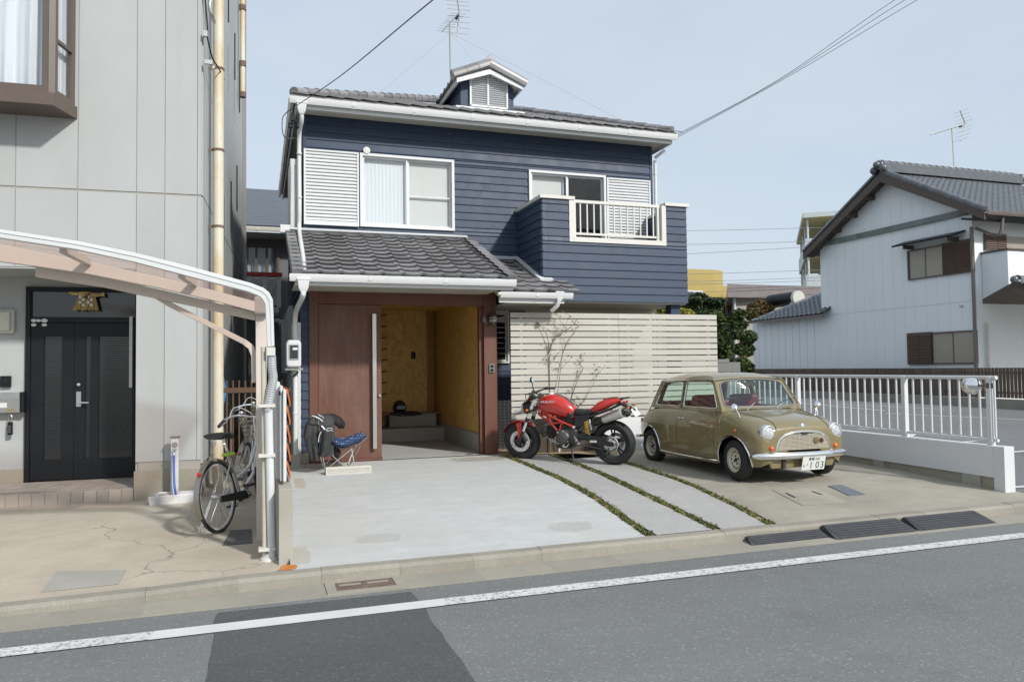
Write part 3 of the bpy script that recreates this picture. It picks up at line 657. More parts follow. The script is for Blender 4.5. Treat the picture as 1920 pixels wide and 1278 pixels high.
# ---- porch roof over the garage
ZP = at(700, 516, 10.0).z; YP = 10.0; PSL = (3.84-2.88)/(YW-YP); px0, px1 = .44, 3.44
Vp = V((0, 1, PSL)).normalized(); Np = V((1, 0, 0)).cross(Vp)
PR = B().extr([(px0+.04, YP+.02, ZP-.02), (px1-.04, YP+.02, ZP-.02), (px1-.04, YW, ZP+PSL*(YW-YP)-.03), (px0+.04, YW, ZP+PSL*(YW-YP)-.03)], (0, 0, -.09)).build('porch_roof', M_soffit, H)
tw = .2725; tme = tile_me('roof_tile', tw+.006, .30, M_tile)
lay(PR, tme, (px0+.02, YP-.02, ZP-.01), (1, 0, 0), Vp, 11, 11, tw, .2345)
vt = B(); 
vt = B().add([(0, 0, .045), (.14, 0, .045), (.14, .27, .02), (0, .27, .02), (0, 0, -.09), (0, .27, -.11), (.14, 0, .0), (.0, .0, .0)], [(0, 1, 2, 3), (0, 3, 5, 4), (0, 4, 6, 1)]).mesh('verge_tile', M_tile)
vt2 = B().add([(0, 0, .045), (-.14, 0, .045), (-.14, .27, .02), (0, .27, .02), (0, 0, -.09), (0, .27, -.11), (-.14, 0, 0)], [(0, 1, 2, 3), (0, 3, 5, 4), (0, 4, 6, 1)]).mesh('verge_tile', M_tile)
for j in range(11):
    for me, x in ((vt, px0-.02), (vt2, px1+.04)):
        t = put('verge_tile', me, PR); t.matrix_basis = Matrix.Translation(V((x, YP-.02, ZP+.012)) + Vp*(j*.2345)) @ Matrix((V((1, 0, 0)), Vp, Np)).transposed().to_4x4()
zf = ZP+PSL*(YW-YP)
b = B(); b.box(px0+.06, YW-.09, zf-.02, px1-.05, YW-.022, zf+.055); b.obox(((px0+px1)/2, YW-.12, zf+.035), (px1-px0-.1, .10, .012), (1, 0, 0), (0, 1, PSL)); b.build('flashing', M_white, PR)
B().box(px0-.1, YW-.12, zf-.03, px0+.05, YW-.03, zf+.09).build('flashing_end', M_white, PR)
gutter(PR, (at(543, 518, 9.93).x, YP+.0, ZP-.02), (at(968, 528, 9.93).x, YP+.0, ZP-.02), h=.09, d=.09)
b = B(); b.box(px0+.02, YP+.005, ZP-.155, px1-.02, YP+.03, ZP+.0); b.build('fascia', M_white, PR, bevel=.004)
b = B(); b.box(px0+.03, YP+.03, ZP-.095, px1-.03, YD-.0, ZP-.08); b.build('soffit', M_soffit, PR)
b = B()
for s, x in ((1, px0+.02), (-1, px1-.045)): b.extr([(x, YP+.03, ZP-.11), (x, YW-.02, zf-.13), (x, YW-.02, zf-.02), (x, YP+.03, ZP-.02)], (.025, 0, 0))
b.build('barge_board', M_white, PR)
# ---- small side roof between porch and balcony
YS = 10.62; ZS = at(1000, 549, YS).z; sx1 = at(1060, 548, YS).x; SSL = .42
Vs = V((0, 1, SSL)).normalized()
SR = B().extr([(3.40, YS+.02, ZS), (sx1-.02, YS+.02, ZS), (sx1-.02, YB-.03, ZS+SSL*(YB-.03-YS)), (4.33, YB-.03, ZS+SSL*(YB-.03-YS)), (4.33, YW, ZS+SSL*(YW-YS)), (3.40, YW, ZS+SSL*(YW-YS))], (0, 0, -.06)).build('side_roof', M_soffit, H)
lay(SR, tme, (3.36, YS-.02, ZS+.01), (1, 0, 0), Vs, 5, 8, tw, .2345, keep=lambda p: p.x < 4.28 or p.y < YB-.12)
gutter(SR, (3.42, YS+.02, ZS-.0), (at(1072, 549, YS).x, YS+.02, ZS-.0), h=.085, d=.085)
B().box(3.42, YS+.025, ZS-.15, sx1-.01, YS+.05, ZS-.005).build('fascia', M_white, SR)
B().box(3.60, YS+.05, ZS-.145, sx1-.03, YW-.03, ZS-.13).build('soffit', M_soffit, SR)
b = B(); w_ = .07
zl = lambda y: ZS+SSL*(y-YS)+.045
b.obox((3.86, YW-.06, zl(YW-.06)+.02), (1.0, .10, .03), (1, 0, 0), (0, 1, SSL))
b.bar((4.30, YW-.02, zl(YW)+.02), (4.30, YB-.04, zl(YB-.04)+.02), .10, .03); b.obox(((4.25+sx1)/2, YB-.07, zl(YB-.07)+.02), (sx1-4.25, .09, .03), (1, 0, 0), (0, 1, SSL))
b.build('flashing', M_white, SR)
hop = at(1050, 552, YS-.06)
def hopper(parent, c, s=1.0, m=M_gutw):
    b = B(); c = V(c); rg = []
    for z, w in ((.06, .078), (.05, .085), (.035, .085), (.03, .074), (-.07, .06), (-.11, .042), (-.13, .03)):
        rg.append([c + V((sx*w*s, sy*w*.75*s, z*s)) for sx, sy in ((-1, -1), (1, -1), (1, 1), (-1, 1))])
    b.rings(rg); b.build('rain_hopper', m, parent, bevel=.006)
hopper(SR, (hop.x, YS-.02, hop.z), .8); B().tube([(hop.x, YS-.02, hop.z-.08), (hop.x-.02, YS, hop.z-.16), (hop.x-.08, YS+.1, hop.z-.24)], .034, 10).build('downpipe', M_gutw, SR, smooth=40)
# ---- balcony
bx0, bx1 = at(1017, 460, YB).x, at(1287.5, 480, YB).x; bz0 = 2.665; bz1 = at(1150, 378, YB).z
ro = (at(1066, 400, YB).x, at(1150, 457, YB).z, at(1247, 400, YB).x, 9)
b = B()
for r_ in wall_rects(bx0+.003, bz0+.01, bx1-.003, bz1-.02, [ro]): b.box(r_[0], YB, r_[1], r_[2], YB+.12, r_[3])
b.box(bx0, YB+.12, bz0+.01, bx0+.12, YW-.03, bz1-.02); b.box(bx1-.12, YB+.12, bz0+.01, bx1-.003, YW-.03, bz1-.02); b.box(bx0+.12, YB+.12, bz0+.02, bx1-.12, YW-.03, 3.25)
BC = b.build('balcony', M_blue, H)
siding(BC, bx0, bx1, bz0, bz0+13*PITCHB, YB, [ro], (bx0+.09,))
siding(BC, YB, YW-.02, bz0+.02, bz0+.02+13*PITCHB, bx0, (), (), 'y')
B().box(bx0+.02, YB+.02, bz0-.02, bx1-.02, YW-.03, bz0+.005).build('balcony_soffit', M_soffit, BC)
b = B(); ct = .055; o_ = .045
b.box(bx0-o_, YB-o_, bz1-.02, ro[0]+.10, YB+.15, bz1+ct-.02); b.box(bx0-o_, YB+.15, bz1-.02, bx0+.14, YW-.03, bz1+ct-.02); b.build('coping', M_cream, BC, bevel=.004); b = B(); b.box(ro[2]-.02, YB-o_, bz1-.02, bx1+o_, YB+.15, bz1+ct-.02); b.box(bx1-.14, YB+.15, bz1-.02, bx1+o_, YW-.03, bz1+ct-.02)
b.build('coping', M_cream, BC, bevel=.004)
b = B(); fw = .082; x0, z0, x1 = ro[0], ro[1], ro[2]
b.box(x0, YB-.03, z0, x0+fw, YB+.17, bz1-.022); b.box(x1-fw, YB-.03, z0, x1, YB+.17, bz1-.022); b.box(x0+fw, YB-.03, z0, x1-fw, YB+.17, z0+fw); b.build('opening_frame', M_cream, BC, bevel=.004)
b = B(); zt_r = at(1150, 378, YB).z-.0
b.box(x0+fw+.02, YB+.03, zt_r-.05, x1-fw-.02, YB+.075, zt_r+.0); b.box(x0+fw+.06, YB+.04, z0+fw+.05, x1-fw-.02, YB+.07, z0+fw+.085)
b.box(x0+fw+.005, YB+.025, z0+fw, x0+fw+.06, YB+.08, zt_r-.03); b.box(x1-fw-.06, YB+.025, z0+fw, x1-fw-.005, YB+.08, zt_r-.03); b.build('railing', M_cream, BC, bevel=.004)
me = B().box(-.010, YB+.045, z0+fw+.085, .010, YB+.065, zt_r-.05).mesh('baluster', M_cream)
for i in range(12): put('baluster', me, BC, loc=(x0+fw+.15+i*(x1-x0-2*fw-.27)/11, 0, 0))
px_ = at(1261, 575, YB+.2).x; B().box(px_-.09, YB+.1, .25, px_+.09, YB+.28, bz0-.02).build('balcony_post', M_blue, BC)
# ---- ground floor wall behind the fence
yg = YW-.10; gw = (at(934, 590, yg).x-.5, at(940, 681, yg).z, at(953, 590, yg).x, at(945, 583, yg).z)
b = B(); 
for r_ in wall_rects(3.56, .2, 4.42, 2.62, [gw]): b.box(r_[0], yg, r_[1], r_[2], yg+.09, r_[3])
GF = b.build('ground_floor_wall', M_bluedk, H); siding(GF, 3.56, 4.42, .62, .62+15*PITCHB, yg, [gw]); window(GF, *gw, yg, M_cream, M_glassdk, 1, fw=.035)
b = B(); b.box(4.42, yg+.0, .25, 6.95, yg+.09, 2.64); b.build('shutter_panel', M_soffit, GF)
me = B().box(0, yg-.012, 0, 1.25, yg, .075).mesh('shutter_slat', M_soffit)
for k in range(2):
    for i in range(26): put('shutter_slat', me, GF, loc=(4.44+k*1.26, 0, .45+i*.083))
# ---- garage front: rust red steel frame and sliding door
gx0, gx1 = at(580, 700, YD).x, at(932, 700, YD).x; gzt = at(750, 543, YD).z; gzh = at(750, 571, YD).z; jl = at(597, 700, YD).x; jr = at(908, 700, YD).x; jr0 = at(886, 700, YD).x
ix = at(901, 690, YD).x
GA = B().box(jl, YD+.004, gzh, jr, YD+.12, gzt).build('garage_front', M_frame, H, bevel=.004)
B().box(gx0, YD, .24, jl, YD+.12, gzt).build('left_jamb', M_frame, GA, bevel=.004)
B().box(jr, YD-.01, .22, gx1, YD+.20, gzt).build('right_column', M_frame, GA, bevel=.004)
B().box(ix, YD+.06, .24, jr-.002, YD+.16, gzh).build('door_stop', M_frame, GA, bevel=.003)
dxr = at(717, 700, YD-.06).x
DR = B().box(jl+.004, YD+.03, .262, dxr, YD+.085, gzh-.01).build('sliding_door', M_corten, H, bevel=.003)
B().box(gx0+.02, YD-.035, .255, dxr, YD+.028, .29).build('door_track', M_frame, GA)
hx = at(702.5, 700, YD-.04).x; hz0, hz1 = at(702, 841, YD-.04).z, at(702, 588, YD-.04).z
B().box(hx-.032, YD-.055, hz0, hx+.028, YD-.02, hz1).build('door_handle', M_steelb, DR, bevel=.004)
b = B()
for z in (hz0+.2, hz1-.2): b.tube([(hx, YD-.02, z), (hx, YD+.03, z)], .012, 10)
c = at(712, 741, YD+.02); b.lathe([(0, .03), (.02, .03), (.026, .02), (.026, 0)], (c.x, YD+.03, c.z), (0, -1, 0), 16); b.build('door_lock', M_steelb, DR, smooth=40)
# front wall pieces beside the frame
lx = at(566, 700, YD+.02).x
lf = B().box(lx+.004, YD+.04, .2, gx0-.002, YW, 2.75).build('left_pier', M_bluedk, H)
siding(lf, lx, gx0-.004, .38, .38+17*PITCHB, YD+.04)
B().box(lx-.012, YD+.01, .2, gx0-.006, YD+.1, .40).build('footing', M_found, lf)
# garage interior
gi0 = gx0+.06; gi1 = ix+.06; YI = 14.9
b = B(); b.box(gi1, YD+.17, .55, gi1+.1, YI, 2.75); b.build('side_panel_wall', M_osb, GA)
xbk = at(800, 700, YI-.25).x
b = B(); b.box(gi0, YI-.25, .2, xbk, YI-.15, 2.75); b.build('back_panel_wall', M_osb, GA)
B().box(xbk, YI-.25, .2, xbk+.05, YI+1.2, 2.75).build('partition', mat('brown plywood', (.36, .18, .055), .6), GA)
B().box(xbk+.05, YI-.02, .2, gi1+.1, YI+.05, 2.75).build('passage_wall', mat('dark plywood', (.42, .21, .06), .6), GA)
b = B(); b.box(gi0-.1, YD+.13, .2, gi0, YI-.2, 2.75); b.build('side_wall', M_osb, GA)
b = B(); b.box(gi0-.1, YD+.13, 2.75, gi1+.2, YI+1.3, 2.8); b.build('garage_ceiling', M_osb, GA)
B().box(gi1-.03, YD+.17, .2, gi1+.12, YI, at(901, 814, YD+.2).z).build('plinth', M_block, GA)
sheet([(gi0, YD), (gi1, YD), (gi1, YI+1), (gi0, YI+1)], .252).build('garage_floor', m_conc('garage floor', (.40, .40, .385), (.3, .3, .28), .4, .05), GA)
st1 = gr(770, 816, .25).y; z1 = at(770, 793, st1).z; z2 = at(770, 771, st1+.35).z
st1 = min(st1, YI-1.0)
b = B(); b.box(gi0, st1, .25, gi1-.03, YI-.25, z1); st = b.build('step', M_block, GA, bevel=.01)
b = B(); b.box(at(730, 780, st1+.35).x, st1+.33, z1, gi1-.1, YI-.25, z1+.24); b.build('step', M_block, GA, bevel=.01)
b = B(); b.box(gi0+.02, st1+.30, z1+.24, gi1-.06, YI-.25, z1+.265); b.build('step_board', mat('step timber', (.28, .17, .08), .6), GA)
# small fittings
xs_ = at(775, 666, YI-.26).x; zs_ = at(775, 666, YI-.26).z
B().box(xs_-.045, YI-.27, zs_-.07, xs_+.045, YI-.25, zs_+.07).build('wall_switch', M_black, GA, bevel=.004)
b = B()
for i in range(8):
    c = at(720, 592+i*21, YI-.3); b.tube([(c.x-.06, YI-.25, c.z), (c.x-.06, YI-.33, c.z), (c.x+.05, YI-.33, c.z+.015)], .011, 6)
c0 = at(718, 585, YI-.3); b.tube([(c0.x-.06, YI-.26, .7), (c0.x-.06, YI-.26, c0.z+.1)], .016, 6); b.build('wall_hooks', M_black, GA)
c = at(922, 690, YD-.02); IC = B().box(c.x-.045, YD-.04, c.z-.065, c.x+.04, YD-.011, c.z+.065).build('intercom', mat('grey plastic', (.22, .23, .24), .4), H, bevel=.006)
B().box(c.x-.03, YD-.044, c.z+.008, c.x+.024, YD-.0405, c.z+.052).build('lens_panel', M_black, IC); B().box(c.x-.03, YD-.044, c.z-.052, c.x+.024, YD-.0405, c.z-.008).build('call_button', M_black, IC)
# downpipes
def pipe(parent, pts, r=.034, m=M_gutw, name='downpipe', cl=()):
    b = B(); b.tube(smoothpath(pts, 5), r, 12); o = b.build(name, m, parent, smooth=40)
    if cl:
        b = B()
        for c in cl: b.tube([(c[0], c[1], c[2]-.012), (c[0], c[1], c[2]+.012)], r+.008, 12)
        b.build('pipe_clip', m, o, smooth=40)
    return o
hp = at(566, 193, YE-.03); hopper(H, (hp.x, YE+.03, hp.z-.03), 1.0)
xw = at(561, 300, YW-.10).x; P0 = at(563, 222, YE+.1)
pipe(H, [(hp.x, YE+.04, hp.z-.12), (hp.x+.0, YE+.1, P0.z-.05), (xw, YW-.12, at(561, 262, YW-.1).z), (xw, YW-.12, 4.2), (at(561, 430, YW-.12).x, YW-.12, at(561, 430, YW-.12).z), (at(564, 455, 11.45).x, 11.45, at(564, 455, 11.45).z), (at(568, 482, 10.75).x, 10.75, at(568, 482, 10.75).z), (at(571.5, 508, YP).x, YP+.06, at(571.5, 512, YP).z)], cl=((xw, YW-.12, 5.05), (xw, YW-.12, 4.35)))
hp2 = at(569, 528, YP-.06); hopper(PR, (hp2.x, YP-.045, hp2.z-.01), 1.0)
p1 = at(563, 560, 10.5); p2 = at(553, 600, 11.1); p3 = at(554, 870, 11.1)
pipe(H, [(hp2.x, YP-.04, hp2.z-.12), (hp2.x-.01, YP+.05, hp2.z-.20), (p2.x, 10.9, at(556, 590, 10.9).z), (p2.x, 11.0, 1.9), (p2.x, 11.0, 1.1), (p2.x, 11.0, .3)], cl=((p2.x, 11.0, 1.0),))
B().box(p2.x-.06, 10.94, .18, p2.x+.06, 11.06, .42).build('pipe_shoe', M_block, H)
xr = at(1229, 330, YW-.06).x
pipe(H, [(xr, YW-.05, 5.45), (xr, YW-.05, 4.5), (xr, YW-.05, 2.75)], .03, cl=((xr, YW-.05, 5.2), (xr, YW-.05, 4.6)))
pipe(H, [(xr+.15, YE+.35, ZE-.2), (xr+.05, YE+.42, ZE-.28), (xr, YW-.05, 5.5)], .03)
# pale cladding and pipes on the left flank
B().box(.49, 11.35, .2, .60, 12.3, 2.3).build('meter_board', M_whiteal, H)
B().box(.46, 12.0, .2, .52, 17, 2.6).build('flank_wall', mat('grey flank', (.22, .23, .25), .7), H)
# ================================================================ SLAT FENCE in front of the house
YF = 11.02; fx0, fx1 = at(957, 620, YF).x, at(1343.5, 620, YF).x; fz1 = at(1150, 586, YF).z; fz0 = .80
SF = thing('slat_fence', 'cream horizontal slat fence on a low white wall under the navy balcony', 'fence', (fx0, YF, .25))
M_slat = mat('cream slat', (.455, .44, .39), .55, var=.07, vs=3, stretch=(1, 6, 6), rnd=.05, bump=.12, bs=40)
p = (fz1-fz0)/17; xm = at(1159.6, 620, YF).x
for i in range(17):
    for a, c in ((fx0, xm-.002), (xm+.002, fx1)):
        B().box(a, YF-.011, fz0+i*p, c, YF+.011, fz0+i*p+p*.825).build('slat', M_slat, SF)
for px in (976, 1043, 1140, 1176, 1226, 1234, 1326):
    x = at(px, 620, YF+.05).x; B().box(x-.025, YF+.013, .25, x+.025, YF+.065, fz1-.03).build('fence_post', M_cream, SF)
xw_ = at(1120, 840, YF).x
B().box(xw_, YF-.03, .15, fx1+.6, YF+.10, fz0-.03).build('base_wall', mat('white base wall', (.66, .67, .68), .7, var=.06, bump=.2), SF)
B().box(fx0, YF+.02, .15, xw_-.002, YF+.10, fz0-.25).build('base_board', mat('brown base board', (.065, .048, .034), .8, var=.3), SF)
# wire guard over the outdoor unit beside the garage column
gq = thing('wire_guard', 'grey wire guard over an outdoor unit between the rust column and the slat fence', 'guard', (3.65, 11.75, .25))
ga, gb = at(934, 750, 11.7), at(955, 858, 11.7)
B().box(3.60, 11.72, .25, 3.98, 11.95, ga.z-.03).build('unit_case', mat('unit grey', (.30, .30, .29), .6), gq)
for i in range(16): B().tube([(3.59, 11.70, .28+i*(ga.z-.3)/15), (3.99, 11.70, .28+i*(ga.z-.3)/15)], .006, 5).build('wire', M_whiteal, gq)
for i in range(6): B().tube([(3.60+i*.075, 11.695, .25), (3.60+i*.075, 11.695, ga.z)], .006, 5).build('wire', M_whiteal, gq)
# ================================================================ PARKING WALL AND RAIL
XW = 8.02
PW = thing('parking_wall', 'low white painted wall beside the small car with its grey footing showing', 'wall', (XW, 6.4, .1))
ya = ax(1862, 905, XW).y; zt = .63; za_, zb_ = ax(1574, 854, XW), ax(1862, 909, XW)
b = B(); b.extr([(XW, 6.44, zb_.z+.085), (XW, 6.44, zt), (XW, 12.6, zt), (XW, 12.6, za_.z+.02), (XW, za_.y, za_.z+.02)], (.15, 0, 0)); b.build('wall_panel', m_panel('white wall paint', (.66, .67, .69), (.5, .5, .5), .25), PW, bevel=.006)
B().box(XW-.005, 6.30, .04, XW+.155, 6.438, zt+.002).build('end_pier', M_white, PW, bevel=.006)
B().box(XW+.03, 6.44, -.02, XW+.14, 12.6, .42).build('footing', M_found, PW)
B().box(XW+.004, 6.62, .0, XW+.09, 6.86, zb_.z+.10).build('footing_pad', M_block, PW)
B().box(XW-.012, 8.05, .0, XW+.09, 8.22, .28).build('footing_pad', M_block, PW)
RL = thing('metal_railing', 'white tubular railing with vertical bars standing on the low white wall', 'railing', (XW+.08, 6.4, .63))
xr_ = XW+.075; zr = 1.415
def rz_(y): return .63+ (.845-.63) if False else .80
rb0, rb1 = ax(1855, 824, xr_), ax(1588, 798.5, xr_)
rbz = lambda y: rb0.z + (rb1.z-rb0.z)*(y-rb0.y)/(rb1.y-rb0.y)
y_end = ax(1868, 707, xr_).y
B().tube([(xr_, y_end, zr), (xr_, 12.6, zr)], .024, 10).build('top_rail', M_white, RL, smooth=40)
B().tube([(xr_, y_end, rbz(y_end)), (xr_, 12.6, rbz(12.6))], .019, 10).build('bottom_rail', M_white, RL, smooth=40)
py_ = [ax(px, 760, xr_).y for px in (1857, 1697, 1497)]; py_ += [py_[2]+ (py_[2]-py_[1])]
for y in py_: B().box(xr_-.035, y-.03, .60, xr_+.03, y+.03, zr+.012).build('rail_post', M_white, RL, bevel=.006)
bme = B().tube([(0, 0, -.685), (0, 0, 0)], .0135, 8).mesh('baluster', M_white, smooth=40)
ys = []
for a, c, n in ((py_[0], py_[1], 8), (py_[1], py_[2], 14), (py_[2], py_[3], 14)): ys += [a+(c-a)*(i+1)/(n+1) for i in range(n)]
for y in [y_end+.03]+ys: put('baluster', bme, RL, loc=(xr_, y, zr-.01))
# convex mirror on the last post
c = ax(1822, 722, xr_-.05); MR = thing('convex_mirror', 'small round convex mirror clamped to the end post of the white railing', 'mirror', c)
d = V((-.75, -.66, .0)).normalized()
b = B(); b.lathe([(0, .045), (.035, .042), (.065, .033), (.088, .018), (.100, .002)], c, d, 28); b.build('mirror_glass', M_chrome, MR, smooth=60)
b = B(); b.lathe([(.100, .0), (.108, .008), (.110, -.004), (.100, -.03), (.02, -.045), (0, -.045)], c, d, 28); b.build('mirror_back', M_cream, MR, smooth=40)
b = B(); b.tube([c-d*.04, V((xr_+.01, py_[0]-.03, c.z-.005))], .012, 8); b.tube([(xr_, py_[0], c.z-.03), (xr_, py_[0], c.z+.03)], .042, 12); b.build('clamp', M_bronze, MR, smooth=40)
# ================================================================ BROWN FENCE of the lot
XB = 21.7; LZB = lambda y: LZ(XB, y)
BF = thing('board_fence', 'dark brown vertical board fence along the far side of the parking lot', 'fence', (XB, 18, .25))
zt0_, zt1_ = ax(1577, 690.5, XB), ax(1880, 689, XB); ft = lambda y: zt0_.z+(zt1_.z-zt0_.z)*(y-zt0_.y)/(zt1_.y-zt0_.y)
hgt = .93
bme = B().box(-.012, 0, 0, .012, .098, hgt).mesh('fence_board', mat('dark brown board', (.11, .078, .058), .6, var=.2, rnd=.2))
y = 14.6
while y < 33.5:
    put('fence_board', bme, BF, loc=(XB, y, ft(y)-hgt)); y += .122
for dz in (.16, .78): B().bar((XB+.025, 14.6, ft(14.6)-hgt+dz), (XB+.025, 33.6, ft(33.6)-hgt+dz), .03, .05).build('fence_rail', M_brown, BF)
B().extr([(XB-.10, 14.4, 0), (XB-.10, 34, .1), (XB-.10, 34, ft(34)-hgt-.03), (XB-.10, 14.4, ft(14.4)-hgt-.03)], (.22, 0, 0)).build('fence_curb', M_gut, BF)
# ================================================================ WHITE HOUSE on the right
XH = 22.7
WH = thing('white_house', 'white two storey house with dark tiled gable roof and brown shutters', 'house', (XH, 22, .3))
q = lambda px, py, X=XH: ax(px, py, X)
yc = q(1830, 600).y; yf = q(1538, 470).y; ap = q(1650, 330); zj = q(1700, 576).z; zbeam = q(1674, 429).z; ywing = q(1412, 650).y
eL, eR = q(1506, 473, XH-.55), q(1846, 394, XH-.55)
apx = q(1650, 321, XH-.55)
def gab(y): # underside of gable at y
    return apx.z-.16 - (abs(y-apx.y))*((apx.z-eL.z)/(eL.y-apx.y) if y > apx.y else (apx.z-eR.z)/(apx.y-eR.y))
M_seamw = mat('pale seam', (.52, .555, .57), .8)
sh_ = B().extr([(XH, yc, .2), (XH, yf, .2), (XH, yf, gab(yf)), (XH, apx.y, gab(apx.y)), (XH, yc, gab(yc))], (11, 0, 0)).build('house_wall', M_seamw, WH)
nP = 15
for i in range(nP):
    a = yc+(yf-yc)*i/nP+.003; c = yc+(yf-yc)*(i+1)/nP-.003
    B().box(XH-.02, a, .3, XH+.0, c, zj-.012).build('wall_board', M_wallR, WH)
    top = [(XH-.02, a, zj), (XH-.02, c, zj), (XH-.02, c, gab(c)-.01)] + ([(XH-.02, apx.y, gab(apx.y)-.01)] if a < apx.y < c else []) + [(XH-.02, a, gab(a)-.01)]
    B().extr(top, (.02, 0, 0)).build('wall_board', M_wallR, WH)
wing = B().box(XH+.05, yf+.01, .2, XH+7, ywing, q(1480, 594).z).build('wing', M_seamw, WH)
for i in range(10):
    a = yf+.02+(ywing-yf)*i/10; c = yf+(ywing-yf)*(i+1)/10-.002
    B().box(XH-.0, a, .3, XH+.05, c, q(1480, 595).z-.01).build('wall_board', M_wallR, wing)
# roof planes with rows of pan tiles
def tileplane(o, U, Lu, Vv, Lv, wu, ex, amp, m, name, parent, clip=None):
    U = V(U).normalized(); Vv = V(Vv).normalized(); N = U.cross(Vv); N = N if N.z > 0 else -N; b = B(); nu = int(Lu/wu); nv = int(Lv/ex)
    wv = [(0, .2), (.18, 1), (.36, .3), (.6, -.25), (.85, -.1), (1, .2)]
    for j in range(nv):
        rws = []
        for (dv, h) in ((0, .0), (0, .03), (ex*1.02, .004)):
            r_ = []
            for i in range(nu):
                if clip and not clip((i+.5)/nu, (j+.5)/nv): continue
                for f_, a in wv[:-1]: r_.append(V(o)+U*((i+f_)*wu)+Vv*(j*ex+dv)+N*(h+a*amp))
            rws.append(r_)
        if rws[0] and len(rws[0]) > 1: b.grid(rws)
    return b.build(name, m, parent, smooth=30, kind='stuff', fix=False)
Lx = at(1912, 345, apx.y).x-(XH-.55)
rW = B()
for s, e in ((1, eL), (-1, eR)):
    rW.extr([(XH-.5, apx.y, apx.z-.05), (XH-.5, e.y, e.z-.05), (XH-.5, e.y, e.z-.14), (XH-.5, apx.y, apx.z-.14)], (Lx, 0, 0))
rW = rW.build('roof', M_tiledk, WH)
dR = (apx-eR); dLf = (apx-eL)
tileplane((XH-.55, eR.y, eR.z-.03), (1, 0, 0), Lx, dR, dR.length, .27, .24, .035, M_tiledk, 'roof_tiles', rW)
tileplane((XH-.55, eL.y, eL.z-.03), (1, 0, 0), Lx, dLf, dLf.length, .27, .24, .035, M_tiledk, 'roof_tiles', rW)
M_barge = mat('dark brown timber', (.085, .062, .05), .6, var=.15)
for e in (eL, eR):
    dn = V((0, 0, -.36)); B().extr([apx+V((-.02, 0, -.06)), e+V((-.02, 0, -.04)), e+V((-.02, 0, -.30)), apx+V((-.02, 0, -.40))], (.06, 0, 0)).build('barge_board', M_barge, WH)
    dd = (apx-e); n = int(dd.length/.26); dd.normalize(); zz = V((1, 0, 0)).cross(dd); zz = zz if zz.z > 0 else -zz
    vm = B().rings([[(.10*math.cos(a), yy, .10*math.sin(a)) for a in [PI*k/5-.3 for k in range(8)]] for yy in (0, .27)]).mesh('verge_tile', M_tiledk, smooth=40)
    for k in range(n):
        t = put('verge_tile', vm, rW); t.matrix_basis = Matrix.Translation(e+V((.03, 0, .04))+dd*(k*.26)) @ Matrix((dd.cross(zz), dd, zz)).transposed().to_4x4()
    B().extr([apx+V((.05, 0, -.17)), e+V((.05, 0, -.15)), e+V((.05, 0, -.20)), apx+V((.05, 0, -.22))], (.52, 0, 0)).build('eave_soffit', M_barge, WH)
# high ridge with round caps and end ornaments
rx0 = XH-.6; rx1 = XH-.55+Lx
b = B()
for k, (h0, h1, w) in enumerate(((-.06, .06, .26), (.065, .16, .22), (.165, .24, .20), (.243, .285, .18))): b.box(rx0+.1, apx.y-w, apx.z+h0, rx1, apx.y+w, apx.z+h1)
b.build('ridge_course', M_tiledk, rW, kind='stuff')
cw = B().rings([[(x, (.15 if x < .031 else .135)*math.cos(a), (.15 if x < .031 else .135)*math.sin(a)) for a in [PI*k/6 for k in range(7)]] for x in (0, .03, .035, .32)]).mesh('ridge_tile', M_tiledk, smooth=35)
for k in range(int((rx1-rx0-.2)/.33)): put('ridge_tile', cw, rW, loc=(rx0+.12+k*.33, apx.y, apx.z+.285))
for x, s in ((rx0, 1), (rx1, -1)):
    b = B(); b.sph((x, apx.y, apx.z+.22), .19, 12, 8, (.7, 1.15, 1)); b.sph((x-.02*s, apx.y-.22, apx.z+.06), .15, 10, 6); b.sph((x-.02*s, apx.y+.22, apx.z+.06), .15, 10, 6); b.sph((x-.1*s, apx.y, apx.z+.22), .14, 10, 6); b.build('ridge_ornament', M_tiledk, rW, smooth=60, kind='stuff')
# copper green belt beam
b0, b1 = q(1536, 461), q(1812, 396)
B().box(XH-.12, b1.y-.1, zbeam-.10, XH-.02, b0.y, zbeam+.10).build('belt_beam', mat('verdigris trim', (.16, .19, .18), .6, var=.35, vs=1.2, dirt=(.07, .055, .045), da=.9), WH)
for px, py in ((1627, 369), (1595, 402), (1565, 430)):
    c = q(px, py, XH-.3); B().box(XH-.55, c.y-.09, c.z-.12, XH-.02, c.y+.09, c.z+.06).build('purlin_end', M_barge, WH)
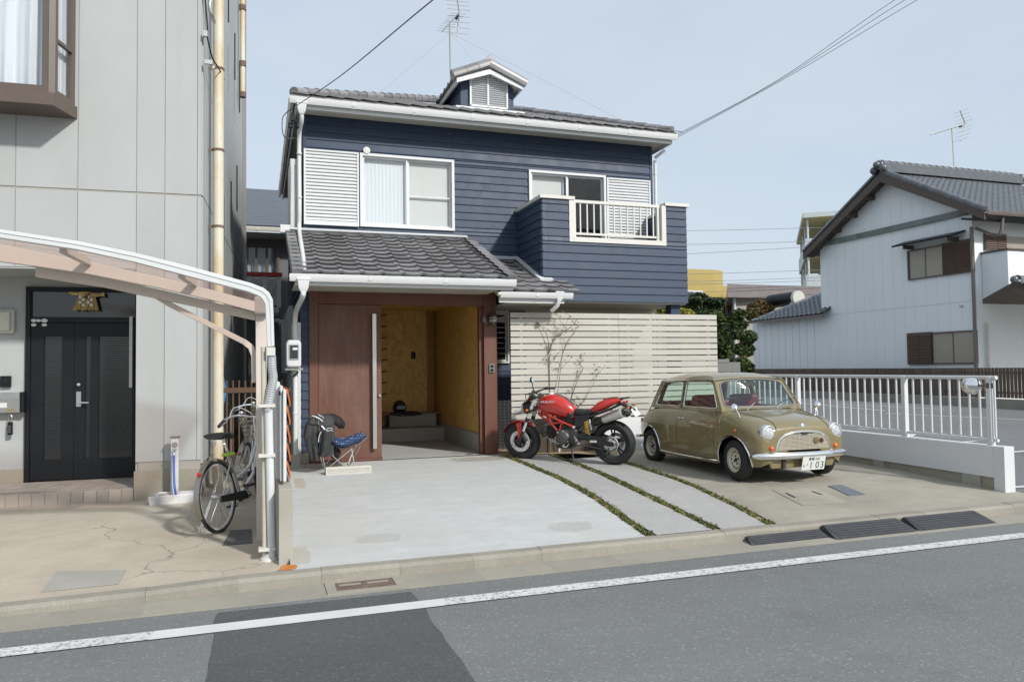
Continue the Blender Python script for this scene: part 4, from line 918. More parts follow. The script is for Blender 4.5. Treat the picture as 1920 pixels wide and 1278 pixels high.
# windows of the side wall
def side_window(px0, px1, ptop, pbot, shut_left, name='window'):
    a = q(px0, pbot); c = q(px1, ptop); y1, y0 = a.y, c.y; z0 = q(px0, pbot).z; z1 = q(px0, ptop).z
    b = B(); f = .05; x0, x1 = XH-.09, XH-.02
    b.box(x0, y0, z0, x1, y0+f, z1); b.box(x0, y1-f, z0, x1, y1, z1); b.box(x0, y0+f, z0, x1, y1-f, z0+f); b.box(x0, y0+f, z1-f, x1, y1-f, z1)
    w = b.build(name, M_bronze, WH)
    ym = y0+(y1-y0)*(.44 if not shut_left else .62)
    ss = (ym, y1-f) if shut_left else (y0+f, ym); gl = (y0+f, ym) if shut_left else (ym, y1-f)
    m2 = (gl[0]+gl[1])/2
    for u, v, o in ((gl[0], m2, 0), (m2, gl[1], .015)): B().box(x0+.03+o, u+.015, z0+f, x0+.04+o, v-.015, z1-f).build('pane', mat('beige blind glass', (.33, .30, .25), .35, var=.05), w)
    B().box(x0+.02, m2-.02, z0+f, x0+.05, m2+.02, z1-f).build('mullion', M_bronze, w)
    B().box(x0-.02, ss[0], z0, x1-.01, ss[1], z1+.02).build('shutter_case', mat('brown shutter', (.075, .045, .035), .5), w)
    sm = B().rings([[(-.012, t, 0), (-.022, t, .02), (0, t, .05), (0, t, 0)] for t in (0, (ss[1]-ss[0])/2-.04)]).mesh('shutter_slat', mat('brown slat', (.095, .055, .042), .5))
    n = int((z1-z0-.1)/.06)
    for h in range(2):
        for k in range(n): put('shutter_slat', sm, w, loc=(x0-.021, ss[0]+.02+h*(ss[1]-ss[0])/2, z0+.06+k*.06))
side_window(1705.5, 1828, 470, 526, False); side_window(1705, 1834, 625.5, 683, True)
ca, cb = q(1682, 459, XH-.35), q(1797, 437, XH-.35)
B().obox((XH-.32, (ca.y+cb.y)/2, ca.z), (.62, ca.y-cb.y, .06), (1, 0, .3), (0, 1, 0)).build('window_canopy', M_black, WH)
for f_ in (.12, .85): B().box(XH-.45, cb.y+(ca.y-cb.y)*f_-.04, ca.z-.22, XH-.02, cb.y+(ca.y-cb.y)*f_+.04, ca.z-.08).build('canopy_bracket', M_barge, WH)
# downpipes of the white house
dp = q(1832, 560, XH-.08); M_pipeb = mat('brown pipe', (.16, .13, .12), .4)
pipe(WH, [(XH-.1, yc-.02, q(1829, 425).z), (XH-.1, yc-.02, 3), (XH-.1, yc-.02, .3)], .05, M_pipeb)
g0 = q(1862, 392, XH-.2); pipe(WH, [(g0.x+.5, eR.y+.05, eR.z-.2), (g0.x+.4, eR.y+.15, eR.z-.75), (XH, yc-.1, q(1832, 430).z+.05)], .05, M_pipeb)
pp = q(1850, 640, XH+.05); pipe(WH, [(XH+.35, yc-.12, q(1850, 604).z), (XH+.35, yc-.12, 2), (XH+.35, yc-.12, .3)], .05, M_cream)
lp_ = q(1802, 573, XH-.05); B().sph(lp_, .07, 10, 6, (1, 1, .6)).build('wall_lamp', M_cream, WH, smooth=60)
# front: gutter, balcony, entrance roof
gutter(WH, (XH-.5, eR.y+.02, eR.z-.02), (XH+10, eR.y+.02, eR.z-.02), M_pipeb, .13, .13)
B().box(XH+.02, yc-.02, .2, XH+11, yc+.0, gab(yc)-.05).build('front_wall', M_wallR, WH)
by = q(1890, 500, XH+.3).y; bzt = q(1890, 468, XH+.3).z
B().box(XH+.3, by, bzt-1.5, XH+8, yc-.03, bzt).build('balcony', M_wallR, WH, bevel=.02)
B().box(XH+.24, by-.06, bzt, XH+8, yc-.03, bzt+.05).build('balcony_rail', M_barge, WH)
fw0 = at(1845, 437, yc-.05); fw1 = at(1886, 470, yc-.05)
W2 = B().box(fw0.x, yc-.10, fw1.z, fw1.x, yc-.03, fw0.z).build('window', M_bronze, WH)
sm = B().rings([[(t, -.012, 0), (t, -.022, .02), (t, 0, .06), (t, 0, 0)] for t in (0, (fw1.x-fw0.x)/2-.06)]).mesh('shutter_slat', mat('brown slat front', (.10, .06, .045), .5))
for h in range(2):
    for k in range(int((fw0.z-fw1.z-.08)/.075)): put('shutter_slat', sm, W2, loc=(fw0.x+.03+h*(fw1.x-fw0.x)/2, yc-.101, fw1.z+.04+k*.075))
B().box(fw1.x+.02, yc-.06, fw1.z, fw1.x+5, yc-.03, fw0.z-.06).build('glass_door', mat('beige blind front', (.33, .30, .25), .35), WH)
k0 = q(1816, 415, XH-.25); B().obox((XH+4, yc-.38, k0.z), (9, .80, .07), (1, 0, 0), (0, 1, .22)).build('front_canopy', M_black, WH)
sl0 = q(1868, 382, XH+1.2)
B().obox((XH+2.6, eR.y+1.1, eR.z+.52), (2.2, 1.1, .05), (1, 0, 0), dR).build('skylight', M_whiteal, WH)
ER = thing('entrance_roof', 'small dark tiled roof over the entrance of the white house at the right edge', 'roof', (XH+1, 15, 3.2))
e0 = q(1858, 562, XH-.3); e1 = q(1888, 530, XH+.2)
rr = B().extr([(e0.x, e0.y+.3, e0.z-.1), (e0.x, e0.y+.3, e0.z+.05), (e0.x+.3, e0.y-.6, e0.z+.55), (e0.x+.3, e0.y-2.2, e0.z-.15), (e0.x+.3, e0.y-2.2, e0.z-.3), (e0.x+.3, e0.y-.6, e0.z+.35)], (5, 0, 0)).build('roof_deck', M_barge, ER)
tileplane((e0.x+.05, e0.y-2.3, e0.z-.12), (1, 0, 0), 5, (0, 1.7, .70), 1.9, .27, .24, .035, M_tiledk, 'roof_tiles', ER)
b = B(); b.sph((e0.x+.35, e0.y-.55, e0.z+.60), .13, 10, 6); b.build('ridge_ornament', M_tiledk, ER, smooth=60)
for k in range(14): put('ridge_tile', cw, ER, loc=(e0.x+.4+k*.33, e0.y-.6, e0.z+.60))
# lower wing roof facing the lot
we0, we1 = q(1541, 588, XH-.5), q(1397, 604, XH-.5); wt = at(1541, 541, q(1541, 541, XH+2.6).y)
wt = q(1541, 541, XH+2.4)
Uw = (we1-we0); Vw = V((2.9, 0, wt.z-we0.z))
wr = B().add([we0, we1, V((XH+2.4, we1.y-2.6, wt.z)), V((XH+2.4, we0.y, wt.z))], [(0, 1, 2, 3)]).build('wing_roof', M_tiledk, WH)
tileplane(we0+V((0, -.0, .02)), Uw, Uw.length, Vw, Vw.length, .29, .26, .04, M_tiledk, 'wing_roof_tiles', wr, clip=lambda u, v: u < 1-v*.62)
B().box(XH-.48, we0.y, we0.z-.12, XH-.40, we1.y, we0.z-.02).build('wing_gutter', M_pipeb, WH)
SH = thing('solar_tank', 'black and white solar water tank on the low tiled wing roof', 'tank', q(1470, 565, XH+1.6))
c = q(1470, 562, XH+1.7)
B().tube([c+V((0, 1.0, 0)), c+V((0, -1.0, 0))], .34, 14).build('tank_body', M_black, SH, smooth=40)
B().tube([c+V((0, -.9, 0)), c+V((0, -1.08, 0))], .345, 14).build('tank_cap', M_cream, SH, smooth=40)
b = B(); b.box(c.x-.3, c.y-.9, c.z-.6, c.x+.3, c.y-.8, c.z-.2); b.build('tank_stand', M_whiteal, SH)
# ================================================================ FAR BUILDINGS
def rel(px, py, Y): return at(px, py, Y)
AC_ = EYE+ray(1506, 401)*56; aa, ab = R(37.6), R(127.6); da, db = V((math.sin(aa), math.cos(aa), 0)), V((math.sin(ab), math.cos(ab), 0))
AP = thing('apartment_block', 'pale apartment block with stepped open galleries behind the white house', 'building', (AC_.x, AC_.y, 0))
M_ap = mat('pale blue concrete', (.52, .56, .58), .7, var=.08); M_ays = mat('yellow soffit', (.50, .45, .26), .7)
def abox(s0, t0, z0, s1, t1, z1): return B().obox(V((AC_.x, AC_.y, (z0+z1)/2))+da*((s0+s1)/2)+db*((t0+t1)/2), (s1-s0, t1-t0, z1-z0), da, db)
ZR_ = AC_.z; SA, SB = 13, 16
abox(0, 0, ZR_-.35, SA, SB, ZR_).build('roof_slab', M_ays, AP); abox(-.05, -.05, ZR_-.30, SA, .0, ZR_+.05).build('roof_fascia', M_ap, AP); abox(-.06, 0, ZR_-.30, -.0, SB, ZR_+.05).build('roof_fascia', M_ap, AP)
abox(1.7, 1.7, 0, SA-.2, SB, ZR_-.36).build('block_wall', mat('pale wall', (.46, .49, .49), .7), AP)
for k in range(5):
    z_ = ZR_-.35-2.75*(k+1)
    if z_ < 0: break
    abox(.2, .2, z_, SA-.3, SB, z_+.2).build('gallery_floor', M_ays, AP)
    abox(.1, .1, z_, SA-.3, .22, z_+1.25).build('gallery_parapet', M_ap, AP); abox(.1, .225, z_, .22, SB, z_+1.25).build('gallery_parapet', M_ap, AP)
    for i in range(4): p_ = V((AC_.x, AC_.y, 0))+da*(.4+i*3.9)+db*.3; B().tube([p_+V((0, 0, z_+1.2)), p_+V((0, 0, z_+2.75))], .08, 6).build('gallery_post', M_ap, AP)
    for i in range(1, 4): p_ = V((AC_.x, AC_.y, 0))+da*.3+db*(i*4); B().tube([p_+V((0, 0, z_+1.2)), p_+V((0, 0, z_+2.75))], .08, 6).build('gallery_post', M_ap, AP)
M_yel = mat('yellow render', (.40, .31, .10), .75, var=.08, dirt=(.36, .28, .10), da=.3)
YB_ = thing('yellow_building', 'mustard yellow building with a rounded corner behind the trees', 'building', (20, 38, 0)); Y1 = 38
c0 = rel(1260, 508, Y1); c1 = rel(1346, 506, Y1+1.6); zz = rel(1320, 505, Y1).z; R_ = 1.6; b = B(); pts = [(c0.x, Y1), (c1.x-R_, Y1)] + [(c1.x-R_+R_*math.sin(a), Y1+R_-R_*math.cos(a)) for a in [PI/2*k/8 for k in range(1, 9)]] + [(c1.x, Y1+9), (c0.x, Y1+9)]
b.extr([(x, y, 0) for x, y in pts], (0, 0, zz)); b.build('tower_wall', M_yel, YB_, smooth=30)
c2 = rel(1402, 537, Y1+2); B().extr([(c1.x-.1, Y1+2, 0), (c2.x, Y1+2, 0), (c2.x*1.15, Y1+9, 0), (c1.x-.1, Y1+9, 0)], (0, 0, c2.z)).build('wing_wall', M_yel, YB_)
def far_win(par, px0, py0, px1, py1, Y, m=M_glassdk, n=2):
    a, c = rel(px0, py1, Y), rel(px1, py0, Y); w = B().box(a.x, Y-.06, a.z, c.x, Y-.01, c.z).build('window', M_white, par); L = (c.x-a.x)/n
    for i in range(n): B().box(a.x+i*L+.06, Y-.075, a.z+.08, a.x+(i+1)*L-.06, Y-.061, c.z-.08).build('pane', mat('far pane', (.05, .06, .07), .1), w)
far_win(YB_, 1286, 545, 1317, 575, Y1); far_win(YB_, 1353, 565, 1369, 592, Y1+2); far_win(YB_, 1358, 612, 1370, 625, Y1+2)
for z_ in (590, 640):
    a = rel(1346, z_+3, Y1+1.2); c = rel(1373, z_, Y1+1.2); par = B().box(a.x, Y1+1.0, a.z-.1, c.x, Y1+1.9, a.z+.05).build('balcony_floor', M_yel, YB_)
    for i in range(8): B().box(a.x+i*(c.x-a.x)/7-.02, Y1+1.0, a.z+.05, a.x+i*(c.x-a.x)/7+.02, Y1+1.04, a.z+1.0).build('railing_bar', M_white, par)
    B().box(a.x, Y1+.99, a.z+1.0, c.x, Y1+1.05, a.z+1.06).build('handrail', M_white, par)
GB = thing('grey_building', 'taupe grey building with a flat mauve roof edge beyond the garden trees', 'building', (26, 34, 0)); Y2 = 34
a = rel(1373, 556, Y2); c = rel(1520, 545, Y2); k_ = 1+8/Y2
B().extr([(a.x, Y2, 0), (c.x+3, Y2, 0), (c.x+3, Y2+8, 0), (a.x*k_+.3, Y2+8, 0)], (0, 0, a.z)).build('building_wall', mat('taupe render', (.33, .31, .27), .75, var=.06), GB)
a2 = rel(1362, 552, Y2-.4); B().extr([(a2.x, Y2-.5, a2.z-.15), (c.x+3, Y2-.5, a2.z-.15), (c.x+3, Y2+8, a2.z-.15), (a2.x*k_+.3, Y2+8, a2.z-.15)], (0, 0, .7)).build('roof_edge', mat('mauve roof edge', (.20, .17, .17), .5), GB)
pipe(GB, [(a.x+.1, Y2-.06, a.z), (a.x+.1, Y2-.06, 3), (a.x+.1, Y2-.06, .2)], .06, M_whiteal)
# ================================================================ TREES
def leafcloud(b, c, rx, ry, rz, n, s, rs, hollow=.35):
    for _ in range(n):
        u = V((rs.gauss(0, 1), rs.gauss(0, 1), rs.gauss(0, 1))).normalized()*(hollow+(1-hollow)*rs.random()**.5)
        p = V(c)+V((u.x*rx, u.y*ry, u.z*rz)); d = V((rs.gauss(0, 1), rs.gauss(0, 1), rs.gauss(0, .6))).normalized(); x, y, _z = frame_axes(d); k = s*rs.uniform(.5, 1.3)
        b.add([p-x*k*.5, p+d*k*.2+y*k*.35, p+x*k*.6, p+d*k*.2-y*k*.35], [(0, 1, 2, 3)])
def tree(name, label, base, h, clumps, m, s, seed, group=None, trunk_r=.12, n=330):
    rs = random.Random(seed); t = thing(name, label, 'tree' if 'shrub' not in name else 'shrub', base, group=group); base = V(base)
    b = B(); top = base+V((rs.uniform(-.1, .1), 0, h*.8)); b.tube(smoothpath([base, base+V((rs.uniform(-.12, .12), .05, h*.3)), base+V((rs.uniform(-.15, .15), 0, h*.55)), top], 4), [trunk_r*(1-.06*i) for i in range(13)], 7)
    for (x, y, z, rx, ry, rz) in clumps:
        c = base+V((x, y, z)); a = base+V((0, 0, max(.3, z-.35*h*rs.uniform(.4, .9)))); b.tube([a, a.lerp(c, .5)+V((0, 0, .08)), c], [trunk_r*.45, trunk_r*.3, trunk_r*.12], 5)
    b.build('trunk', M_bark, t, smooth=50, fix=False)
    b = B()
    for (x, y, z, rx, ry, rz) in clumps: leafcloud(b, base+V((x, y, z)), rx, ry, rz, int(n), s, rs)
    b.build('crown', m, t, kind='stuff', fix=False); return t
def clumps(rs, n, W_, H0, H1, r0, r1, flat=.7):
    return [(rs.uniform(-W_, W_), rs.uniform(-W_, W_)*.7, rs.uniform(H0, H1), r:=rs.uniform(r0, r1), r, r*flat) for _ in range(n)]
YT = 21.0
pb = at(1318, 640, YT); pz = .3
pc = [(at(px, py, YT).x-pb.x, dy, at(px, py, YT).z-pz, r, r*.9, r*.38) for px, py, r, dy in ((1310, 556, .28, 0), (1322, 563, .40, .1), (1335, 567, .36, -.2), (1300, 575, .34, .2), (1330, 578, .42, 0), (1342, 590, .36, .2), (1318, 590, .45, -.2), (1295, 592, .36, .1), (1303, 563, .28, -.1))]
tree('pine_tree', 'dark pine with cloud pruned layers behind the right end of the slat fence', (pb.x, YT, pz), 3.6, pc, M_pine, .13, 3, n=420)
def put_tree(name, label, pts, Y, m, s, seed, pbx, n=420):
    b0 = at(pbx, 690, Y); cl = [(at(px, py, Y).x-b0.x, dy, at(px, py, Y).z-.25, r*.76, r*.76, r*.62) for px, py, r, dy in pts]; h = max(c[2] for c in cl)
    tree(name, label, (b0.x, Y, .25), h, cl, m, s, seed, n=n)
put_tree('broadleaf_tree', 'dark bushy tree right of the slat fence in front of the yellow balconies', ((1345, 600, .42, 0), (1352, 625, .45, .2), (1346, 645, .42, -.2), (1356, 668, .38, 0), (1340, 668, .45, .3), (1362, 688, .3, 0), (1348, 690, .4, 0), (1338, 620, .4, .3)), 20, M_leaf, .12, 5, 1348)
put_tree('garden_tree', 'tall leafy green tree beside the end wall of the white house wing', ((1386, 590, .36, 0), (1392, 608, .42, .2), (1383, 626, .35, 0), (1398, 632, .42, -.2), (1402, 655, .45, .1), (1388, 655, .36, 0), (1392, 682, .45, 0), (1406, 690, .42, .2), (1379, 605, .25, .1)), 24, M_leaf, .13, 8, 1394)
put_tree('maple_tree', 'orange tinged tree top rising behind the low tiled wing roof', ((1415, 578, .5, 0), (1428, 572, .5, .2), (1438, 580, .45, 0), (1405, 590, .5, -.2), (1425, 590, .55, 0)), 31, M_leafr, .16, 9, 1422)
put_tree('garden_shrub', 'yellow green shrub under the balcony beside the navy post', ((1283, 588, .25, 0), (1296, 590, .2, .1), (1243, 583, .22, 0), (1262, 592, .3, 0)), 17, M_leafy, .10, 10, 1270, 200)
gw_ = thing('garden_wall', 'grey block garden wall behind the right end of the slat fence', 'wall', (9, 18, .2))
a = at(1335, 679, 19); c = at(1388, 682, 19); B().box(a.x-3, 19, .1, c.x, 19.15, a.z).build('wall_body', mat('grey block wall', (.17, .17, .165), .85, var=.2), gw_)
for i in range(int((c.x-a.x+3)/.6)): B().box(a.x-3+i*.6, 18.985, a.z-.01, a.x-3+i*.6+.585, 19.16, a.z+.09).build('cap_block', mat('grey cap block', (.2, .2, .19), .85, var=.15, rnd=.1), gw_)
# ================================================================ DARK HOUSE seen through the gap on the left
DH = thing('dark_house', 'charcoal house with white balconies and red rails in the gap behind the left building', 'house', (.2, 21, .1)); Y3 = 21.0
d_ = lambda px, py, Y=Y3: at(px, py, Y)
M_char = mat('charcoal siding', (.13, .14, .15), .7, var=.1); M_slate = mat('blue grey slate', (.10, .115, .14), .5, var=.12)
xa_, xb_ = d_(415, 500).x, d_(560, 500).x; zeave = d_(500, 437).z
wall_holes = [(d_(456, 460).x, d_(456, 516).z, d_(524, 455).x, d_(456, 457).z), (d_(456, 640).x, d_(456, 720).z, d_(490, 640).x, d_(456, 648).z)]
b = B()
for r_ in wall_rects(xa_, 0, xb_+1.5, zeave, wall_holes): b.box(r_[0], Y3, r_[1], r_[2], Y3+.15, r_[3])
b.box(xa_, Y3+1.5, 0, xb_+1.5, Y3+6, zeave); b.build('house_wall', M_char, DH)
for h_ in wall_holes: window(DH, *h_, Y3, M_bronze, M_glass, 3 if h_[3] > 3 else 2, .06); drape(h_[0]+.05, h_[2]-.05, h_[1]+.05, h_[3]-.05, Y3+.2, .03, 9, mat('grey curtain', (.32, .36, .40), .8), DH)
ze2 = d_(500, 385, Y3+2.2).z
rf = B().extr([(xa_, Y3-.7, zeave+.05), (xa_, Y3+2.6, zeave+1.75), (xa_, Y3+2.6, zeave+1.65), (xa_, Y3-.7, zeave-.05)], (xb_-xa_+1.7, 0, 0)).build('roof', M_slate, DH)
for k in range(15):
    y_ = Y3-.72+k*.22; B().obox(((xa_+xb_+1.7)/2, y_+.11, zeave+.075+(y_-Y3+.81)*.515), (xb_-xa_+1.7, .25, .02), (1, 0, 0), (0, 1, .50)).build('slate_course', M_slate, rf)
gutter(DH, (xa_, Y3-.68, zeave+.02), (xb_+1.6, Y3-.68, zeave+.02), M_cream, .12, .12)
B().box(xa_, Y3-.66, zeave-.16, xb_+1.6, Y3-.0, zeave-.10).build('soffit', mat('dark soffit', (.25, .25, .23), .7), DH)
for (t_, b0_, nm) in ((516, 576, 'balcony'), (806, 850, 'balcony')):
    Yb_ = Y3-1.5; a = at(440, t_, Yb_); c = at(523, b0_, Yb_)
    par = B().box(a.x, Yb_, c.z-.12, c.x, Y3, c.z+.0).build(nm, M_cream, DH)
    B().box(a.x-.05, Yb_-.05, a.z, c.x+.08, Yb_+.06, a.z+.09).build('red_rail', mat('red rail', (.42, .03, .04), .5), par)
    B().box(c.x-.03, Yb_+.06, a.z, c.x+.06, Y3, a.z+.09).build('red_rail', mat('red rail side', (.42, .03, .04), .5), par)
    n = 3
    for k in range(n+1): B().box(a.x+(c.x-a.x)*k/n-.05, Yb_-.02, c.z, a.x+(c.x-a.x)*k/n+.05, Yb_+.04, a.z).build('panel_post', M_white, par)
    for k in range(n):
        x0, x1 = a.x+(c.x-a.x)*k/n+.05, a.x+(c.x-a.x)*(k+1)/n-.05
        for j in range(12): B().box(x0, Yb_, c.z+.06+j*(a.z-c.z-.1)/12, x1, Yb_+.02, c.z+.06+(j+.7)*(a.z-c.z-.1)/12).build('panel_slat', M_cream, par)
        B().bar((x0, Yb_-.012, c.z+.1), (x1, Yb_-.012, a.z-.1), .015, .07, (0, 1, 0)).build('panel_brace', M_white, par)
dpx = at(529, 640, Y3-.2); pipe(DH, [(dpx.x-.35, Y3-.1, at(524, 606, Y3).z), (dpx.x, Y3-.1, at(529, 612, Y3).z), (dpx.x, Y3-.1, 1.0)], .06, M_cream)
pipe(DH, [(d_(539, 400).x, Y3-2, 6), (d_(539, 400).x, Y3-2, 3), (d_(539, 400).x, Y3-2, .2)], .05, mat('grey pipe', (.30, .31, .33), .5))
# ================================================================ AERIALS AND CABLES
def aerial(name, label, base, top, boom, n_el, el_len, tilt=0, extra=True, r=.016, back=None):
    base, top = V(base), V(top); t = thing(name, label, 'antenna', base)
    B().tube([base, top], r, 8).build('mast', M_steelb, t, smooth=40)
    a, c = V(boom[0]), V(boom[1]); B().tube([a, c], r*.75, 8).build('boom', M_steelb, t, smooth=40)
    d = (c-a).normalized(); side = V((d.y, -d.x, 0)).normalized() if abs(d.z) < .95 else V((1, 0, 0))
    side = (side+V((0, 0, tilt))).normalized()
    for i in range(n_el):
        p = a.lerp(c, (i+.4)/n_el); l = el_len*(.8+.2*i/n_el); B().tube([p-side*l/2, p+side*l/2], r*.2, 5).build('element', M_steelb, t)
    if back:
        for s_ in (-1, 1):
            e = c + V((0, 0, s_*back)) - d*back*.45; rr = B().tube([c, e], r*.7, 6).build('reflector_arm', M_steelb, t)
            for i in range(4):
                p = c.lerp(e, (i+.7)/4); B().tube([p-side*el_len*.75, p+side*el_len*.75], r*.2, 5).build('element', M_steelb, t)
    B().obox(a.lerp(c, .86)-V((0, 0, .04)), (.12, .06, .06), d).build('feed_box', M_black, t)
    return t
Ya = 14.2; A1 = at(846, 205, Ya); A2 = at(843, 42, Ya)
t = aerial('roof_aerial', 'metal television aerial on a tall guyed mast behind the dormer', A1, A2, (at(829, 60, Ya-.5), at(861, 24, Ya+.2)), 9, .34, -.25, back=.40)
for px, py, Y in ((700, 185, 13.2), (960, 200, 13.6), (1170, 228, 13)):
    e = at(px, py, Y); B().tube([at(844, 62, Ya), e], .0018, 4).build('guy_wire', M_steelb, t)
Yw2 = apx.y; A1 = at(1791, 345, Yw2); A2 = at(1785, 240, Yw2)
aerial('roof_aerial', 'thin television aerial on the ridge of the white house', A1, A2, (at(1746, 252, Yw2), at(1810, 233, Yw2)), 9, .45, 0, r=.03, back=.6)
A1 = at(1843, 335, Yw2+1); A2 = at(1846, 322, Yw2+1)
aerial('roof_aerial', 'tiny second aerial behind the ridge of the white house', A1, A2, (at(1832, 332, Yw2+1), at(1848, 326, Yw2+1)), 4, .3, 0, r=.025)
def cable(label, pts, r=.009, group=None, m=M_black):
    o = B().tube(smoothpath(pts, 8), r, 5).build('power_cable', m, label=label, cat='cable', group=group, smooth=40); return o
c = at(545, 205, YE+.1)
cable('single black cable from the left eave corner up and over the street', [c, c.lerp(at(812, 0, 6.0), .5)-V((0, 0, .06)), at(812, 0, 6.0), at(1120, -230, 2.5)], .006)
br = thing('cable_bracket', 'small dark cable bracket with insulators under the left eave corner of the blue house', 'bracket', (c.x, c.y, c.z))
b = B(); b.tube(smoothpath([c, c+V((-.12, 0, -.15)), c+V((-.1, .05, -.42)), c+V((.06, .1, -.42))], 5), .007, 6); b.obox(c+V((.03, .0, -.12)), (.06, .06, .12)); b.obox(c+V((.0, .05, -.24)), (.08, .05, .07)); b.sph(c+V((.07, 0, -.2)), .03, 8, 6); b.sph(c+V((.1, 0, -.27)), .03, 8, 6); b.build('bracket', M_black, br)
e = at(1262, 262, YE+.1)
for i, (px, py, nm) in enumerate(((1720, 0, 'lowest of three black cables rising right from the roof corner'), (1697, 0, 'middle of three black cables rising right from the roof corner'), (1678, 0, 'highest of three black cables rising right from the roof corner'))):
    f_ = at(px, py, 9.0); cable(nm, [e+V((0, 0, .03*i)), e.lerp(f_, .5)+V((0, 0, -.05-.03*i)), f_, f_+(f_-e)*.6], .0042, 'cables at the right roof corner')
for i, (y0_, y1_) in enumerate(((430, 428), (456, 453), (476, 462), (512, 507), (526, 521), (531, 527), (548, 538))):
    cable('thin distant overhead wire, number %d' % 0 if False else ['highest thin distant wire between the balcony and the apartment block', 'second highest thin distant wire between balcony and apartment block', 'third highest thin distant wire, sloping up to the right', 'middle thin distant wire crossing above the yellow building', 'thin distant wire just below the middle one over the yellow roof', 'second lowest thin distant wire over the yellow roof', 'lowest thin distant wire crossing the yellow tower'][i], [at(1230, y0_+3, 33), at(1380, (y0_+y1_)/2+2, 33), at(1560, y1_-2, 33)], .012, 'distant overhead wires', M_steel)
cable('thin distant wire above the dark slate roof in the gap', [at(440, 352, 40), at(480, 372, 40), at(520, 388, 40)], .014, 'distant overhead wires', M_steel)
# ================================================================ LEFT BUILDING (its front is turned 2.6 degrees)
LP0 = V((-.684, 9.763, 0)); LA = R(2.6); LD = V((math.cos(LA), -math.sin(LA), 0)); LN = V((-math.sin(LA), -math.cos(LA), 0))
def lf(px, py, off=0):
    d = ray(px, py); k = (LP0-EYE+LN*off).dot(LN)/d.dot(LN); return EYE+d*k
def lt(px, py, off=0):
    p = lf(px, py, off); return (p-LP0).dot(LD), p.z
def lw(t, o, z): return LP0+LD*t+LN*o+V((0, 0, z))
def lbox(b, t0, o0, z0, t1, o1, z1): return b.obox(lw((t0+t1)/2, (o0+o1)/2, (z0+z1)/2), (t1-t0, o1-o0, z1-z0), LD, -LN if False else LN)
def LB(t0, o0, z0, t1, o1, z1): return lbox(B(), t0, o0, z0, t1, o1, z1)
GB_ = thing('grey_building', 'pale grey panelled building at the left with a bay window above the carport', 'building', lw(-2, -3, .1))
tR = lt(378, 400)[0]; ZTOP = 11.5
zg = lt(189, 358)[1]; zlow = lt(20, 499)[1]; tdo = lt(254, 700)[0]
grooves = [-8.2, -6.4] + [lt(px, 250)[0] for px in (-150, 30, 146.5, 256.5, 309.5, 370)] + [tR]
wallb = B(); lbox(wallb, -9, -.30, zlow, tR-.01, -.009, ZTOP-.31); lbox(wallb, tdo+.03, -.30, .1, tR-.01, -.009, zlow-.001); lbox(wallb, -9, -9, .1, -.02+tR, -1.15, ZTOP); 
wl = wallb.build('front_wall', M_sealant, GB_)
for a, c in zip(grooves, grooves[1:]):
    lbox(B(), a+.004, -.029, zg+.012, c-.004, 0, ZTOP-.3).build('wall_panel', M_wallL, wl)
    lo = .55 if a > tdo-.05 else zlow
    lbox(B(), max(a+.004, tdo if a > tdo-.1 else -99), -.029, lo, c-.004, 0, zg-.012).build('wall_panel', M_wallL, wl)
# jamb of the recess and its soffit, side wall of the building
tf = lt(252, 880)[0]; zf_ = lt(300, 881)[1]
lbox(B(), tf, -.029, .05, tR+.012, .03, zf_).build('foundation', M_found, GB_)
lbox(B(), tdo, -1.14, .25, tdo+.03, -.031, zlow).build('recess_side', M_wallL, GB_)
lbox(B(), -9, -1.14, zlow-.02, tdo, -.01, zlow+.02).build('recess_soffit', M_wallL, GB_)
for k in range(9):
    LB(tR-.01, -.03-.78*(k+1)+.006, .5, tR+.012, -.03-.78*k-.006, zg-.01).build('side_panel', M_wallL, GB_); LB(tR-.01, -.03-.78*(k+1)+.006, zg+.01, tR+.012, -.03-.78*k-.006, ZTOP-.3).build('side_panel', M_wallL, GB_)
LB(tR-.30, -.03-7.05, .1, tR-.012, -.031, ZTOP).build('side_wall', M_sealant, GB_)
LB(-9.2, -9, ZTOP-.3, tR+.25, .25, ZTOP).build('roof_edge', M_bronze, GB_)
